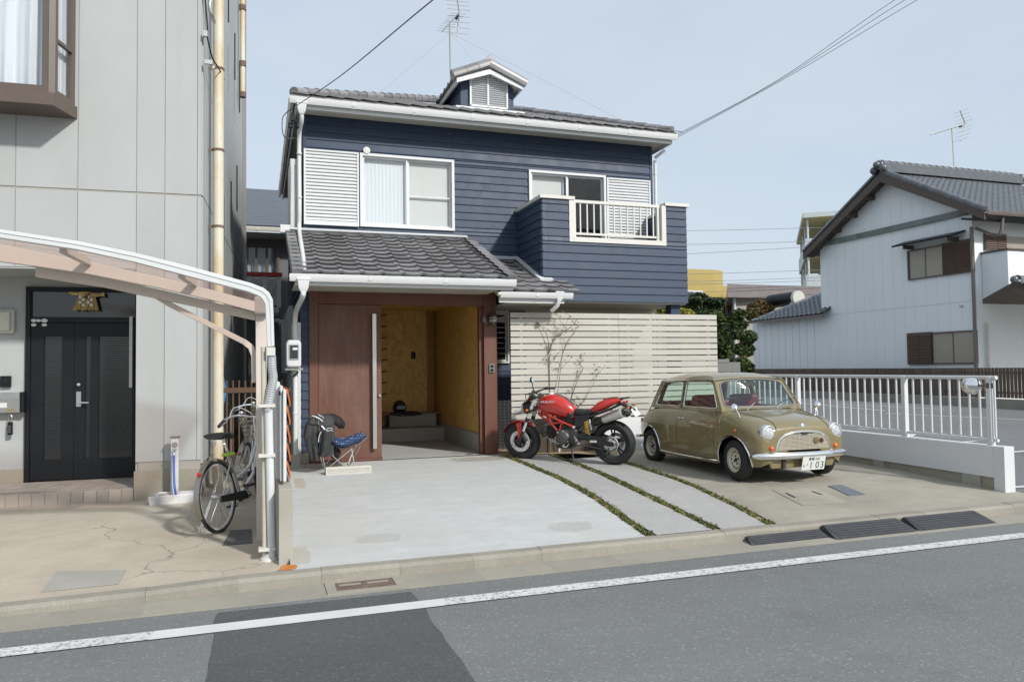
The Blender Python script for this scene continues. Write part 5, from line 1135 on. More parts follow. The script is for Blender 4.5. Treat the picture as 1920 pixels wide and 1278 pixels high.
# bay window
zb0 = lt(147, 197)[1]; tb1 = lt(146, 100)[0]; ob = .46; tfr = lt(100, 100, ob)[0]
zs0 = lt(95, 168, ob)[1]
BWl = thing.__call__ if False else None
pl_ = [(tb1, 0), (tfr, ob), (-6.6, ob), (-6.9, 0)]
def bayprism(z0, z1, sc=1.0, m=M_bronze, nm='bay_base'): return B().extr([lw(t, o, z0) for t, o in pl_], (0, 0, z1-z0)).build(nm, m, GB_)
zbb = lt(100, 195, ob)[1]
bay = bayprism(zs0-.17, zs0-.03); bayprism(zs0+2.2, zs0+2.5, nm='bay_roof')
def paneframe(pa, pb, z0, z1, fw, name, n, splits=(), curtain=True, lowsplit=None):
    """glazed frame between plan points pa and pb"""
    pa, pb = V(pa), V(pb); d = (pb-pa); L = d.length; d.normalize(); nn = V((-d.y, d.x, 0)); nn = nn if nn.dot(LN) > 0 else -nn
    def bx(b, s0, s1, za, zb, o0, o1): return b.obox(pa+d*((s0+s1)/2)+nn*((o0+o1)/2)+V((0, 0, (za+zb)/2)), (s1-s0, abs(o1-o0), zb-za), d, nn)
    b = B(); bx(b, 0, fw, z0, z1, -.06, 0); bx(b, L-fw, L, z0, z1, -.06, 0); bx(b, fw, L-fw, z0, z0+fw, -.06, 0); bx(b, fw, L-fw, z1-fw, z1, -.06, 0)
    if lowsplit: bx(b, fw, L-fw, lowsplit-.02, lowsplit+.02, -.05, -.005)
    w = b.build(name, M_bronze, GB_, bevel=.004)
    for k in range(n):
        a, c = fw+(L-2*fw)*k/n, fw+(L-2*fw)*(k+1)/n
        for za, zb in ((z0+fw, lowsplit-.02), (lowsplit+.02, z1-fw)) if lowsplit else ((z0+fw, z1-fw),): bx(B(), a+.003, c-.003, za, zb, -.035, -.030).build('pane', M_glass, w)
        if k: bx(B(), a-.025, a+.025, z0+fw, z1-fw, -.055, -.006).build('mullion', M_bronze, w)
    return w
P_a, P_b, P_c = lw(tfr-.04, ob-.01, 0), lw(-6.5, ob-.01, 0), lw(tb1-.02, .02, 0)
paneframe(P_a, P_b, zs0-.03, zs0+2.2, .075, 'bay_window', 3); paneframe(lw(tfr+.01, ob-.04, 0), P_c, zs0-.03, zs0+2.2, .055, 'bay_side_window', 1, lowsplit=lt(125, 88, .2)[1])
B().extr([lw(tfr-.045, ob, zs0-.03), lw(tfr+.012, ob-.03, zs0-.03), lw(tfr-.0, ob-.09, zs0-.03), lw(tfr-.045, ob-.06, zs0-.03)], (0, 0, 2.23)).build('bay_corner_post', M_bronze, GB_)
n = 150; rows = []
for z, am in ((zs0+.04, 1.25), (zs0+.5, 1.0), (zs0+1.2, .8), (zs0+2.2, .55)):
    rows.append([lw(tfr-.1-3.6*i/n, ob-.17+am*.035*(math.sin(i*.62+.6*math.sin(i*.13)+z*.5)+.5*math.sin(i*1.31+z)), z+.012*math.sin(i*.3)*(z < zs0+.1)) for i in range(n+1)])
B().grid(rows).build('curtain', M_curtain, GB_, smooth=60, fix=False)
rows = [[lw(tfr-.06+(tb1-tfr)*i/20*.7, ob-.2-(ob-.1)*i/20+.02*math.sin(i*1.4), z) for i in range(21)] for z in (zs0+.04, zs0+.75, zs0+2.2)]
B().grid(rows).build('curtain', M_curtain, GB_, smooth=60, fix=False)
LB(-7.5, -.02, zs0-.2, tb1, -.01, zs0+2.4).build('bay_back', mat('room shade', (.25, .25, .25), .9), GB_)
# entrance: black double door in the recess
OD = -1.0; dt0, dt1 = lt(48, 700, OD)[0], lt(262, 700, OD)[0]; dz0 = .25; dzt = lt(150, 539, OD)[1]; dzm = lt(150, 599, OD)[1]
b = B(); lbox(b, -9, -1.15, .2, dt0, OD-.02, zlow); b.build('recess_wall', M_wallL, GB_); lbox(B(), -9, OD-.02, .2, dt0-.01, OD+.0, lt(20, 880, OD)[1]).build('recess_foundation', M_found, GB_)
lbox(B(), dt0, -1.15, dzt, tdo, OD-.02, zlow).build('recess_lintel', M_wallL, GB_)
ED = GB_
b = B(); fw = .055
lbox(b, dt0, OD-.05, dz0, dt0+fw, OD+.03, dzt); lbox(b, dt1-fw, OD-.05, dz0, dt1, OD+.03, dzt); lbox(b, dt0+fw, OD-.05, dzt-fw, dt1-fw, OD+.03, dzt); lbox(b, dt0+fw, OD-.05, dzm-.04, dt1-fw, OD+.03, dzm+.03)
DF = b.build('door_frame', M_black, ED, bevel=.004)
M_dglass = mat('dark figured glass', (.018, .020, .022), .10, var=.2, vs=30, spec=.8)
lbox(B(), dt0+fw, OD-.03, dzm+.03, dt1-fw, OD-.02, dzt-fw).build('transom_pane', M_dglass, DF)
def leaf(t0, t1, slots, name):
    zz0, zz1 = dz0+.02, dzm-.045; b = B()
    zs_a = lt(100, 862, OD)[1]; zs_b = lt(100, 631, OD)[1]
    for r_ in wall_rects(t0, zz0, t1, zz1, [(a, zs_a, c, zs_b) for a, c in slots]): lbox(b, r_[0], OD-.03, r_[1], r_[2], OD+.012, r_[3])
    lv = b.build(name, M_black, ED)
    for a, c in slots:
        lbox(B(), a, OD-.028, zs_a, c, OD-.018, zs_b).build('pane', M_dglass, lv)
        n = int((zs_b-zs_a)/.028); sm = lbox(B(), a, OD-.016, 0, c, OD-.006, .011).mesh('louvre_bar', mat('louvre bar', (.020, .021, .023), .3))
        for i in range(n): put('louvre_bar', sm, lv, loc=(0, 0, zs_a+i*.028+.01))
    return lv
T = lambda px: lt(px, 740, OD)[0]
l1 = leaf(dt0+fw+.004, T(139), [(T(82), T(116))], 'narrow_door'); l2 = leaf(T(139)+.004, dt1-fw-.004, [(T(160), T(170)), (T(185), T(248))], 'wide_door')
hh = lt(147, 748, OD+.03)
b = B(); lbox(b, hh[0]-.028, OD+.012, hh[1]-.095, hh[0]+.028, OD+.024, hh[1]+.095); b.tube([lw(hh[0], OD+.02, hh[1]-.045), lw(hh[0], OD+.07, hh[1]-.045), lw(hh[0]+.13, OD+.07, hh[1]-.045)], .013, 8); lbox(b, hh[0]-.012, OD+.024, hh[1]+.02, hh[0]+.012, OD+.03, hh[1]+.05); b.build('lever_handle', M_chrome, l2, kind=None, bevel=.002)
B().lathe([(.0, .02), (.02, .018), (.022, 0)], lw(hh[0], OD+.012, lt(145, 721, OD)[1]), LN, 16).build('lock', M_chrome, l2, smooth=40)
for px, py, rx in ((64, 601, 9), (73, 601, 8), (84, 601, 11), (64, 609, 9), (84, 609, 9)):
    a = lt(px, py, OD+.015); rr = rx/150; B().extr([lw(a[0]+rr*.5*math.cos(x), OD+.0305, a[1]+rr*.33*math.sin(x)) for x in [PI*k/8 for k in range(16)]], LN*.002).build('sticker', M_white, DF)
LB(T(246), OD+.10, lt(250, 726, OD+.1)[1], T(246)+.035, OD+.14, lt(250, 593, OD+.1)[1]).build('door_pull', M_cream, GB_)
# porch of small tiles
pz = .25; tp1 = tf-.005; M_ptile = mat('porch tile', (.40, .365, .315), .7, var=.12, rnd=.10); PO = LB(-9, -1.0, .0, tp1, -.012, pz-.012).build('porch', M_sealant, GB_)
mt = LB(0, -.010, .095, .127, 0, pz-.004).mesh('porch_tile', M_ptile); mtop = LB(0, -.16, pz-.012, .16, 0, pz).mesh('porch_tile', M_ptile)
for i in range(26): put('porch_tile', mt, PO, loc=LD*(tp1-.131*(i+1)))
for j in range(6):
    for i in range(22): put('porch_tile', mtop, PO, loc=LD*(tp1-.164*(i+1))+LN*(-.164*j-.002))
# pipe beside the corner
M_pipey = None
t_ = NT('stained cream pipe'); a = t_.noise(1.4, 6, .7, (1, 1, .5)); c = t_.mix(t_.rng(a, .45, .70, 0, .9), (.60, .565, .46), (.48, .30, .10)); t_.set(Base_Color=c, Roughness=.5); M_pipey = t_.m
PY = 10.35; pxx = at(409.5, 300, PY).x; pr_ = .066
vp = thing('vent_pipe', 'thick cream drain pipe with rust stained clamps at the corner of the grey building', 'pipe', (pxx, PY, .1))
B().tube([(pxx, PY, .1), (pxx, PY, 11.4)], pr_, 16).build('pipe_body', M_pipey, vp, smooth=40)
for py in (130, 282, 425, -60):
    z = at(409, py, PY).z; b = B(); b.tube([(pxx, PY, z-.015), (pxx, PY, z+.015)], pr_+.008, 16); b.bar((pxx-.17, PY, z), (pxx-.06, PY, z), .012, .03); b.build('pipe_clamp', M_rust, vp, smooth=40)
c = at(455, 60, 15.5); v2 = thing('vent_pipe', 'thin rusty pipe high on the far end of the grey building', 'pipe', c)
B().tube([at(455, -20, 15.5), at(455, 20, 15.5), at(455, 182, 15.5)], .05, 10).build('pipe_body', M_pipey, v2, smooth=40)
for py in (15, 120, 178): z = at(455, py, 15.5); B().tube([z-V((0, 0, .05)), z+V((0, 0, .05))], .07, 10).build('pipe_clamp', M_rust, v2, smooth=40)
# dark ajar window vents on the flank, cables at the corner
for px, y0, y1, Y in ((428, 0, 40, 12.0), (440, 62, 148, 13.2), (449, 120, 210, 14.6), (444, 310, 395, 13.6), (433, 340, 435, 12.4)):
    a, c = at(px, y1, Y), at(px, y0, Y); o = B().box(a.x-.008, Y, a.z, a.x+.012, Y+.05, c.z).build('flank_vent', M_black, GB_)
cw_ = at(388, 90, 9.9); tag(B().tube(smoothpath([at(383, -20, 9.75), at(389, 50, 9.75), at(389, 70, 9.75), at(398, 108, 9.85), at(411, 130, 10.2), at(420, 150, 10.6)], 5), .010, 6).build('service_cable', M_black, smooth=40), 'black service cable looping beside the cream pipe high on the left building', 'cable')
cb_ = thing('cable_anchor', 'small metal cable anchors and conduit loop beside the cream pipe near the top', 'bracket', cw_)
b = B(); b.obox(at(385, 64, 9.72), (.05, .05, .07)); b.obox(at(391, 117, 9.72), (.09, .04, .05)); b.sph(at(399, 128, 9.75), .03, 8, 6); b.tube(smoothpath([at(395, -5, 9.9), at(393, 15, 9.9), at(399, 32, 9.95), at(402, 42, 10.1)], 5), .022, 8); b.build('anchor', M_steelb, cb_, kind='stuff')
# fittings beside the door
c = lf(11, 602, OD+.06); t1_ = lt(11, 602, OD+.05)
LMP = thing('porch_lamp', 'square cream porch lamp on the wall left of the black door', 'lamp', lw(t1_[0], OD, t1_[1]))
lbox(B(), t1_[0]-.11, OD, t1_[1]-.15, t1_[0]+.085, OD+.05, t1_[1]+.15).build('lamp_base', M_cream, LMP, bevel=.03); lbox(B(), t1_[0]-.09, OD+.05, t1_[1]-.125, t1_[0]+.06, OD+.10, t1_[1]+.125).build('lamp_cover', mat('frosted cover', (.55, .54, .47), .25), LMP, bevel=.03)
t2_ = lt(11.5, 715, OD); IP = thing('door_intercom', 'small black square intercom on the wall left of the black door', 'intercom', lw(t2_[0], OD, t2_[1]))
lbox(B(), t2_[0]-.06, OD, t2_[1]-.07, t2_[0]+.06, OD+.03, t2_[1]+.07).build('intercom_body', M_black, IP, bevel=.006); B().lathe([(0, .032), (.012, .031), (.014, .028)], lw(t2_[0], OD, t2_[1]+.02), LN, 12).build('lens', M_dglass, IP)
t3_ = lt(0, 755, OD+.1); MB_ = thing('letterbox', 'stainless letterbox with a black side on the wall left of the black door', 'letterbox', lw(t3_[0], OD, t3_[1]))
lbox(B(), t3_[0]-.3, OD, t3_[1]-.125, lt(38, 755, OD+.1)[0], OD+.11, t3_[1]+.12).build('box_body', M_steelb, MB_, bevel=.008)
e_ = lt(38, 755, OD+.1)[0]; lbox(B(), e_+.001, OD+.0, t3_[1]-.115, e_+.05, OD+.13, t3_[1]+.13).build('end_cap', M_black, MB_, bevel=.006)
lbox(B(), t3_[0]-.3, OD+.112, t3_[1]+.045, e_-.01, OD+.118, t3_[1]+.11).build('flap', M_chrome, MB_); lbox(B(), t3_[0]-.3, OD+.112, t3_[1]-.06, lt(14, 755, OD+.1)[0], OD+.121, t3_[1]-.0).build('name_slot', M_white, MB_); lbox(B(), lt(15, 770, OD+.1)[0], OD+.112, t3_[1]-.10, lt(27, 770, OD+.1)[0], OD+.118, t3_[1]-.08).build('label_plate', mat('brass plate', (.45, .33, .08), .35, .6), MB_)
t4_ = lt(18, 800, OD+.08); KB = thing('key_box', 'small dark key box hanging from a shackle under the letterbox', 'key box', lw(t4_[0], OD+.05, t4_[1]))
lbox(B(), t4_[0]-.026, OD+.04, t4_[1]-.10, t4_[0]+.026, OD+.08, t4_[1]+.06).build('box_body', M_black, KB, bevel=.006)
B().tube(smoothpath([lw(t4_[0]-.018, OD+.06, t4_[1]+.06), lw(t4_[0]-.02, OD+.06, t4_[1]+.12), lw(t4_[0], OD+.06, t4_[1]+.145), lw(t4_[0]+.02, OD+.06, t4_[1]+.12), lw(t4_[0]+.018, OD+.06, t4_[1]+.06)], 5), .005, 6).build('shackle', M_steelb, KB, smooth=40)
for i in range(4): lbox(B(), t4_[0]-.015, OD+.081, t4_[1]-.07+i*.024, t4_[0]+.015, OD+.085, t4_[1]-.055+i*.024).build('number_wheel', mat('wheel grey', (.10, .09, .10), .5), KB)
# straw new-year ornament
so = lt(165, 553, OD+.07); M_straw = mat('rice straw', (.50, .37, .15), .8, var=.25, vs=20, stretch=(1, 1, .2)); SO = thing('straw_ornament', 'rice straw rope ornament with white paper strips hanging over the black door', 'ornament', lw(so[0], OD+.05, so[1]))
sx = lambda px: lt(px, 560, OD+.07)[0]; szz = lambda py: lt(165, py, OD+.07)[1]
path = [lw(sx(129), OD+.06, szz(549)), lw(sx(143), OD+.07, szz(551)), lw(sx(163), OD+.08, szz(551)), lw(sx(182), OD+.07, szz(553)), lw(sx(195), OD+.06, szz(551))]
B().tube(smoothpath(path, 6), [.012, .014, .016, .018, .020, .022, .024, .026, .028, .03, .03, .03, .03, .03, .03, .028, .026, .024, .022, .020, .020, .022, .028, .032, .036], 9).build('straw_rope', M_straw, SO, smooth=50)
rs = random.Random(4)
for k, (x0, x1, bx0_, bx1_) in enumerate(((152, 160, 137, 150), (160, 168, 152, 164), (170, 178, 167, 185))):
    b = B()
    for i in range(34):
        f_ = i/33; a = lw(sx(x0+(x1-x0)*f_), OD+.075+rs.uniform(-.012, .012), szz(553)); c = lw(sx(bx0_+(bx1_-bx0_)*f_), OD+.08+rs.uniform(-.025, .025), szz(581+rs.uniform(-2.5, 2))); b.tube([a, a.lerp(c, .5), c], [.005, .006, .0045], 4, caps=False)
    b.build('straw_tassel', M_straw, SO, fix=False)
for x_ in (155, 170):
    b = B()
    for k in range(4):
        z = szz(555+k*5); dx = .018*(1 if k % 2 else -1); c = lw(sx(x_)+dx, OD+.115, z-.015); b.obox(c, (.034, .002, .034), LD+V((0, 0, -.4)), LN)
    b.build('paper_strip', M_white, SO, kind='stuff')
B().sph(lw(sx(168), OD+.11, szz(552)), .016, 10, 6).build('red_flower', mat('red flower', (.5, .04, .04), .6), SO, smooth=60); B().sph(lw(sx(161), OD+.11, szz(552)), .012, 10, 6).build('pink_flower', mat('pink flower', (.6, .2, .22), .6), SO, smooth=60); B().obox(lw(sx(164), OD+.12, szz(557)), (.03, .01, .04)).build('green_sprig', M_leaf, SO)
# ================================================================ CARPORT
YC1 = 6.42; CP = thing('carport', 'beige and white aluminium carport with curved arms and a tinted sheet roof', 'carport', (0, 7, .1))
M_cp = mat('pinkish beige aluminium', (.60, .535, .475), .45, var=.06, vs=2); 
c1 = lambda px, py, Y=YC1: at(px, py, Y)
out = [(-300, 405), (-120, 419), (0, 430.4), (145.7, 452.7), (255.8, 475), (368.8, 503.3), (470, 531), (493.7, 540), (505, 549), (511.5, 562), (513, 600), (514.5, 649)]
inn = [(-300, 424), (-120, 437), (0, 446.8), (145.7, 469), (255.8, 492.9), (368.8, 522.6), (464, 547), (481.8, 553.8), (490, 559), (496.7, 570), (499, 605), (501, 650.5)]
O_ = [c1(*p) for p in out]; I_ = [c1(*p) for p in inn]
def band(Oa, Ia, y, th): 
    rg = []
    for o, i in zip(Oa, Ia): rg.append([V((o.x, y, o.z)), V((o.x, y+th, o.z)), V((i.x, y+th, i.z)), V((i.x, y, i.z))])
    return B().rings(rg)
band(O_, I_, YC1-.03, .07).build('edge_gutter', M_whiteal, CP, bevel=.006)
b = B(); mid_ = [o.lerp(i, .3) for o, i in zip(O_, I_)]; b = band([o.lerp(i, .30) for o, i in zip(O_, I_)], [o.lerp(i, .42) for o, i in zip(O_, I_)], YC1-.036, .006); b.build('gutter_bead', M_whiteal, CP)
# tinted sheet following the curve
t_ = NT('tinted polycarbonate'); o_ = t_.n['Material Output']; tr = t_.add('ShaderNodeBsdfTransparent'); tr.inputs[0].default_value = (.97, .91, .88, 1); df = t_.add('ShaderNodeBsdfTranslucent'); df.inputs[0].default_value = (.66, .54, .50, 1); d2 = t_.add('ShaderNodeBsdfDiffuse'); d2.inputs[0].default_value = (.42, .34, .32, 1)
m1 = t_.add('ShaderNodeMixShader'); m1.inputs[0].default_value = .5; m2 = t_.add('ShaderNodeMixShader'); m2.inputs[0].default_value = .14
t_.l.new(df.outputs[0], m1.inputs[1]); t_.l.new(d2.outputs[0], m1.inputs[2]); t_.l.new(tr.outputs[0], m2.inputs[1]); t_.l.new(m1.outputs[0], m2.inputs[2]); t_.l.new(m2.outputs[0], o_.inputs[0]); M_poly = t_.m
curve = [o.lerp(i, .25) for o, i in zip(O_, I_)][:-2]
nb = 3; Y0_, Y1_ = YC1+.045, 8.3
for k in range(nb):
    ya_, yb_ = Y0_+(Y1_-Y0_)*k/nb+.004, Y0_+(Y1_-Y0_)*(k+1)/nb-.004
    B().rings([[V((p.x, ya_, p.z)), V((p.x, yb_, p.z)), V((p.x, yb_, p.z-.006)), V((p.x, ya_, p.z-.006))] for p in curve]).build('roof_sheet', M_poly, CP, smooth=30)
def planebar(up, lo, y0, th, nm, m): 
    return band([at(*p, y0) for p in up], [at(*p, y0) for p in lo], y0, th).build(nm, m, CP, bevel=.004)
YA = 7.14
planebar([(-140, 432), (0, 457), (75, 473), (163, 490), (300, 519), (400, 544), (478, 565)], [(-140, 466), (0, 490), (75, 500), (163, 513), (300, 540), (400, 563), (478, 584)], YA-.13, .07, 'roof_beam', M_cp)
planebar([(66, 499), (196, 520.5), (315, 546), (400, 566), (479, 586)], [(66, 518), (196, 538), (255.8, 551), (368.8, 575), (479, 600)], YA-.02, .09, 'support_arm', M_cp)
for (p, q_) in (((118, 468), (165, 491)), ((340, 515), (364, 531))):
    a = at(*p, YC1+.1); c = at(*q_, YA-.14); B().bar(a, c, .05, .05).build('purlin', M_cp, CP)
pa, pb_ = at(479, 600, YA+.03), at(501, 600, YA+.03); pc, pd = at(481.5, 1005, YA+.03), at(497, 1005, YA+.03)
B().rings([[V((pa.x, YA-.03, at(480, 575, YA).z)), V((pb_.x, YA-.03, at(480, 575, YA).z)), V((pb_.x, YA+.10, at(480, 575, YA).z)), V((pa.x, YA+.10, at(480, 575, YA).z))], [V((pc.x, YA-.03, .06)), V((pd.x, YA-.03, .06)), V((pd.x, YA+.10, .06)), V((pc.x, YA+.10, .06))]]).build('post', M_cp, CP, bevel=.006)
b = B(); Yb3 = YA+.02
planebar([(195, 519.5), (230, 523), (262, 529), (320, 566), (400, 606), (462, 637), (476, 648), (482, 664), (482, 716)], [(195, 526), (228, 531), (254, 537), (316, 575), (396, 615), (455, 645), (466, 654), (471, 668), (472, 718)], YA+.04, .045, 'diagonal_brace', M_cp)
c = at(490, 573, YA-.06); B().obox(c, (.13, .12, .16)).build('joint_cover', mat('grey joint cover', (.36, .33, .30), .5), CP, bevel=.02)
# down pipe of the carport
g0, g1 = c1(500, 651), c1(516, 667)
B().box(g0.x, YC1-.045, g1.z, g1.x, YC1+.045, g0.z).build('outlet_box', M_cream, CP, bevel=.005)
hp_ = smoothpath([c1(509, 667), c1(510, 690), c1(512, 710), c1(507, 735), c1(503, 760), c1(502, 772)], 12)
B().tube(hp_, [.034+.004*(i % 2) for i in range(len(hp_))], 10).build('flexible_hose', mat('grey corrugated hose', (.38, .40, .42), .45), CP, smooth=20)
xp = c1(505, 780).x
B().tube([c1(503.5, 768), c1(504, 800), V((xp+.02, YC1, .09))], .033, 12).build('downpipe', M_whiteal, CP, smooth=40)
xq = c1(497, 900).x; B().tube([V((xq-.012, YC1+.03, c1(497, 650).z)), V((c1(498, 1040).x-.005, YC1+.03, .09))], .022, 10).build('stay_pole', mat('stained stay pole', (.5, .48, .42), .5, dirt=(.45, .36, .1), da=.7, vs=2), CP, smooth=40)
B().lathe([(.075, 0), (.07, .02), (.035, .03), (.03, .05)], (xp+.0, YC1+.01, .075), (0, 0, 1), 16).build('pipe_foot', M_cream, CP, smooth=40)
for py in (760, 853, 1028): z = c1(503, py).z; B().box(xq-.05, YC1-.04, z-.012, xp+.045, YC1+.05, z+.012).build('pipe_clip', M_cream, CP)
# ================================================================ BOUNDARY: block wall, white gate leaf, rust louvres
BW = thing('block_wall', 'narrow grey concrete boundary wall with orange rust stains beside the white slab', 'wall', (.2, 6.3, .06))
x0, x1 = at(522.5, 980, 6.24).x, at(549, 980, 6.24).x; ztw = at(535, 916, 6.24).z
t_ = NT('rust stained block'); p_ = t_.noise(1.2, 6, .65); q_ = t_.noise(2.2, 6, .7, (3, .6, .35)); c = t_.mix(t_.rng(p_, .4, .7, 0, .6), (.40, .385, .34), (.27, .26, .20)); c = t_.mix(t_.rng(q_, .60, .72, 0, .85), c, (.42, .22, .05)); t_.set(Base_Color=c, Roughness=.85); M_stain = t_.m
B().box(x0, 6.24, .03, x1, 11.0, ztw).build('wall_body', M_stain, BW, bevel=.006)
stain('rust_stain', (540, 1064), .075, .085, (.52, .17, .02), .9, 9)
GL = thing('gate_leaf', 'white ribbed aluminium gate leaf folded along the boundary beside the carport post', 'gate', (.18, 6.5, .6))
gx = at(519, 800, 6.45).x; gxe = at(537, 800, 6.45).x; zt_g = at(528, 723, 6.45).z; zb_g = at(528, 903, 6.45).z
M_gate = mat('white gate', (.60, .61, .61), .4, var=.05)
for k, (a, c, y, dz) in enumerate(((at(519, 800, 6.8).x-.012, at(524, 800, 6.8).x, 6.62, .03), (at(524, 800, 6.5).x+.002, at(530, 800, 6.5).x, 6.48, 0), (at(530.5, 800, 6.45).x, gxe, 6.44, -.03))):
    B().box(a, y, zb_g, c, y+1.9, zt_g+dz).build('gate_panel', M_gate, GL, bevel=.008)
B().box(at(522, 735, 6.45).x, 6.425, at(522, 741, 6.45).z, at(526, 735, 6.45).x, 6.44, at(522, 733, 6.45).z).build('gate_latch', M_black, GL)
RLv = thing('rust_louvres', 'orange rusted steel boards lapped one above another along the edge of the white slab', 'screen', (.3, 6.6, .65))
ox = at(540, 800, 6.62).x; zt_o = at(540, 727, 6.62).z; n = 5; pch = (zt_o-zb_g)/n
for k in range(n):
    z1_ = zt_o-k*pch; prof = [(ox-.012, z1_), (ox+.0, z1_-.01), (ox+.020, z1_-pch*.75), (ox+.020, z1_-pch*1.04), (ox+.012, z1_-pch*1.04), (ox+.006, z1_-pch*.7), (ox-.016, z1_-.015)]
    B().rings([[(x, y, z) for x, z in prof] for y in (6.60, 9.0)]).build('rust_board', M_orange, RLv)
for y in (6.9, 8.6): B().box(ox-.05, y, .5, ox-.018, y+.04, zt_o-.03).build('board_post', M_cream, RLv)
# ================================================================ BROWN GATE, bin, plant
YG = 11.24; BG = thing('picket_gate', 'brown aluminium picket gate between the two buildings behind the bicycles', 'gate', (-.3, YG, .1))
g_ = lambda px, py: at(px, py, YG)
a, c = g_(380, 880), g_(393, 705); B().box(a.x, YG, .05, c.x, YG+.1, c.z).build('gate_post', M_brown, BG, bevel=.005)
a, c = g_(397, 860), g_(403, 711); B().box(a.x, YG+.02, .15, c.x, YG+.06, c.z).build('gate_stile', M_brown, BG)
a, c = g_(403.5, 737), g_(545, 727); B().box(a.x, YG+.02, a.z, c.x, YG+.055, at(420, 727, YG).z).build('gate_rail', M_brown, BG)
B().box(a.x, YG+.02, .3, c.x, YG+.055, .36).build('gate_rail', M_brown, BG)
for i in range(11):
    x = g_(414+i*11.5, 720).x; B().box(x-.010, YG+.03, .2, x+.010, YG+.045, at(430, 713, YG).z).build('picket', M_brown, BG)
a = at(405, 735, 11.7); BN = thing('blue_bag', 'bright blue plastic bag hanging behind the brown gate post', 'bag', a); b = B(); rows = []
for j in range(9):
    v = j/8; r_ = .09+.05*math.sin(v*PI); rows.append([V((a.x+r_*math.cos(2*PI*k/14)*(1+.12*math.sin(3*k)), 11.7+r_*.7*math.sin(2*PI*k/14), a.z-.25+.5*v+.015*math.sin(k*2.1))) for k in range(14)])
b.rings(rows); b.build('bag_body', mat('blue plastic', (.06, .25, .55), .4, var=.25, vs=14), BN, smooth=60)
pp_ = at(433, 800, 11.6); PT_ = thing('potted_plant', 'spiky green potted plant behind the brown picket gate', 'plant', (pp_.x, 11.6, .15)); B().lathe([(.08, 0), (.11, .22), (.12, .24), (.1, .24), (.09, .2), (0, .2)], (pp_.x, 11.6, .15), (0, 0, 1), 14).build('pot', mat('brown pot', (.12, .08, .06), .7), PT_, smooth=40)
b = B(); rs = random.Random(2); z_ = at(433, 748, 11.6).z
B().tube([(pp_.x, 11.6, .35), (pp_.x, 11.6, z_-.1)], .015, 6).build('stem', M_bark, PT_)
for i in range(26):
    an = rs.uniform(0, 6.28); L = rs.uniform(.1, .2); d = V((math.cos(an), math.sin(an), rs.uniform(-.3, .9))).normalized(); o = V((pp_.x, 11.6, z_-.12)); n_ = d.cross(V((0, 0, 1))).normalized()*.008; b.add([o-n_, o+n_, o+d*L], [(0, 1, 2)])
b.build('leaves', M_leaf, PT_, kind='stuff', fix=False)
# dim clutter in the passage: flank unit and hoses
PSG = thing('water_heater', 'grey unit with pipes on the house flank in the narrow passage', 'heater', (.45, 13, .3))
c = at(537, 640, 13.2); B().box(c.x-.08, 13.0, at(537, 700, 13.2).z, c.x+.22, 13.5, at(537, 600, 13.2).z).build('unit_case', mat('dim grey case', (.20, .21, .22), .6), PSG, bevel=.02)
c = at(541, 700, 12.2); B().box(c.x-.03, 12.2, at(541, 790, 12.2).z, c.x+.25, 12.6, at(541, 735, 12.2).z).build('lower_case', M_whiteal, PSG, bevel=.02)
for dx in (0, .07, .14): B().tube(smoothpath([(c.x+dx, 12.15, at(541, 735, 12.2).z), (c.x+dx-.02, 12.1, .6), (c.x+dx, 12.15, .25)], 5), .02, 8).build('hose', M_black if dx else M_whiteal, PSG, smooth=40)
# electricity meter
YM = 10.9; c = at(550.5, 663, YM); EM = thing('electricity_meter', 'white electricity meter with a dark glass face beside the downpipe', 'meter', (c.x, YM, c.z))
hw, hh_ = (at(565, 660, YM).x-at(536, 660, YM).x)/2, (at(550, 636, YM).z-at(550, 689, YM).z)/2
rg = []
for (y, s) in ((YM+.08, .92), (YM+.02, 1.0), (YM-.07, .96), (YM-.09, .86)):
    rg.append([V((c.x+hw*s*sx_*(1 if abs(sx_) < 1 else 1), y, c.z+hh_*s*sz_)) for sx_, sz_ in ((-1, -.86), (-.8, -1), (.8, -1), (1, -.86), (1, .8), (.7, 1), (-.7, 1), (-1, .8))])
B().rings(rg).build('meter_case', mat('off white plastic', (.58, .59, .60), .35), EM, bevel=.008)
fx, fz = hw*.52, hh_*.46; B().box(c.x-fx-.012, YM-.105, c.z+hh_*.12-fz-.015, c.x+fx+.012, YM-.09, c.z+hh_*.12+fz+.015).build('window_rim', mat('meter rim', (.36, .37, .38), .4), EM, bevel=.004)
B().box(c.x-fx, YM-.110, c.z+hh_*.12-fz, c.x+fx, YM-.1055, c.z+hh_*.12+fz).build('meter_glass', M_dglass, EM); B().box(c.x-fx*.3, YM-.1125, c.z+hh_*.25, c.x+fx*.9, YM-.1105, c.z+hh_*.42).build('dial_plate', M_white, EM)
B().tube(smoothpath([(c.x-hw*.5, YM, c.z-hh_-.0), (c.x-hw*.5, YM, c.z-hh_-.08), (c.x, YM, c.z-hh_-.11), (c.x+hw*.6, YM, c.z-hh_-.05)], 6), .013, 8).build('meter_cable', M_black, EM, smooth=40)
B().box(c.x-hw*1.1, YM-.03, c.z-hh_-.03, c.x+hw*1.2, YM+.06, c.z-hh_-.005).build('meter_bracket', M_steelb, EM)
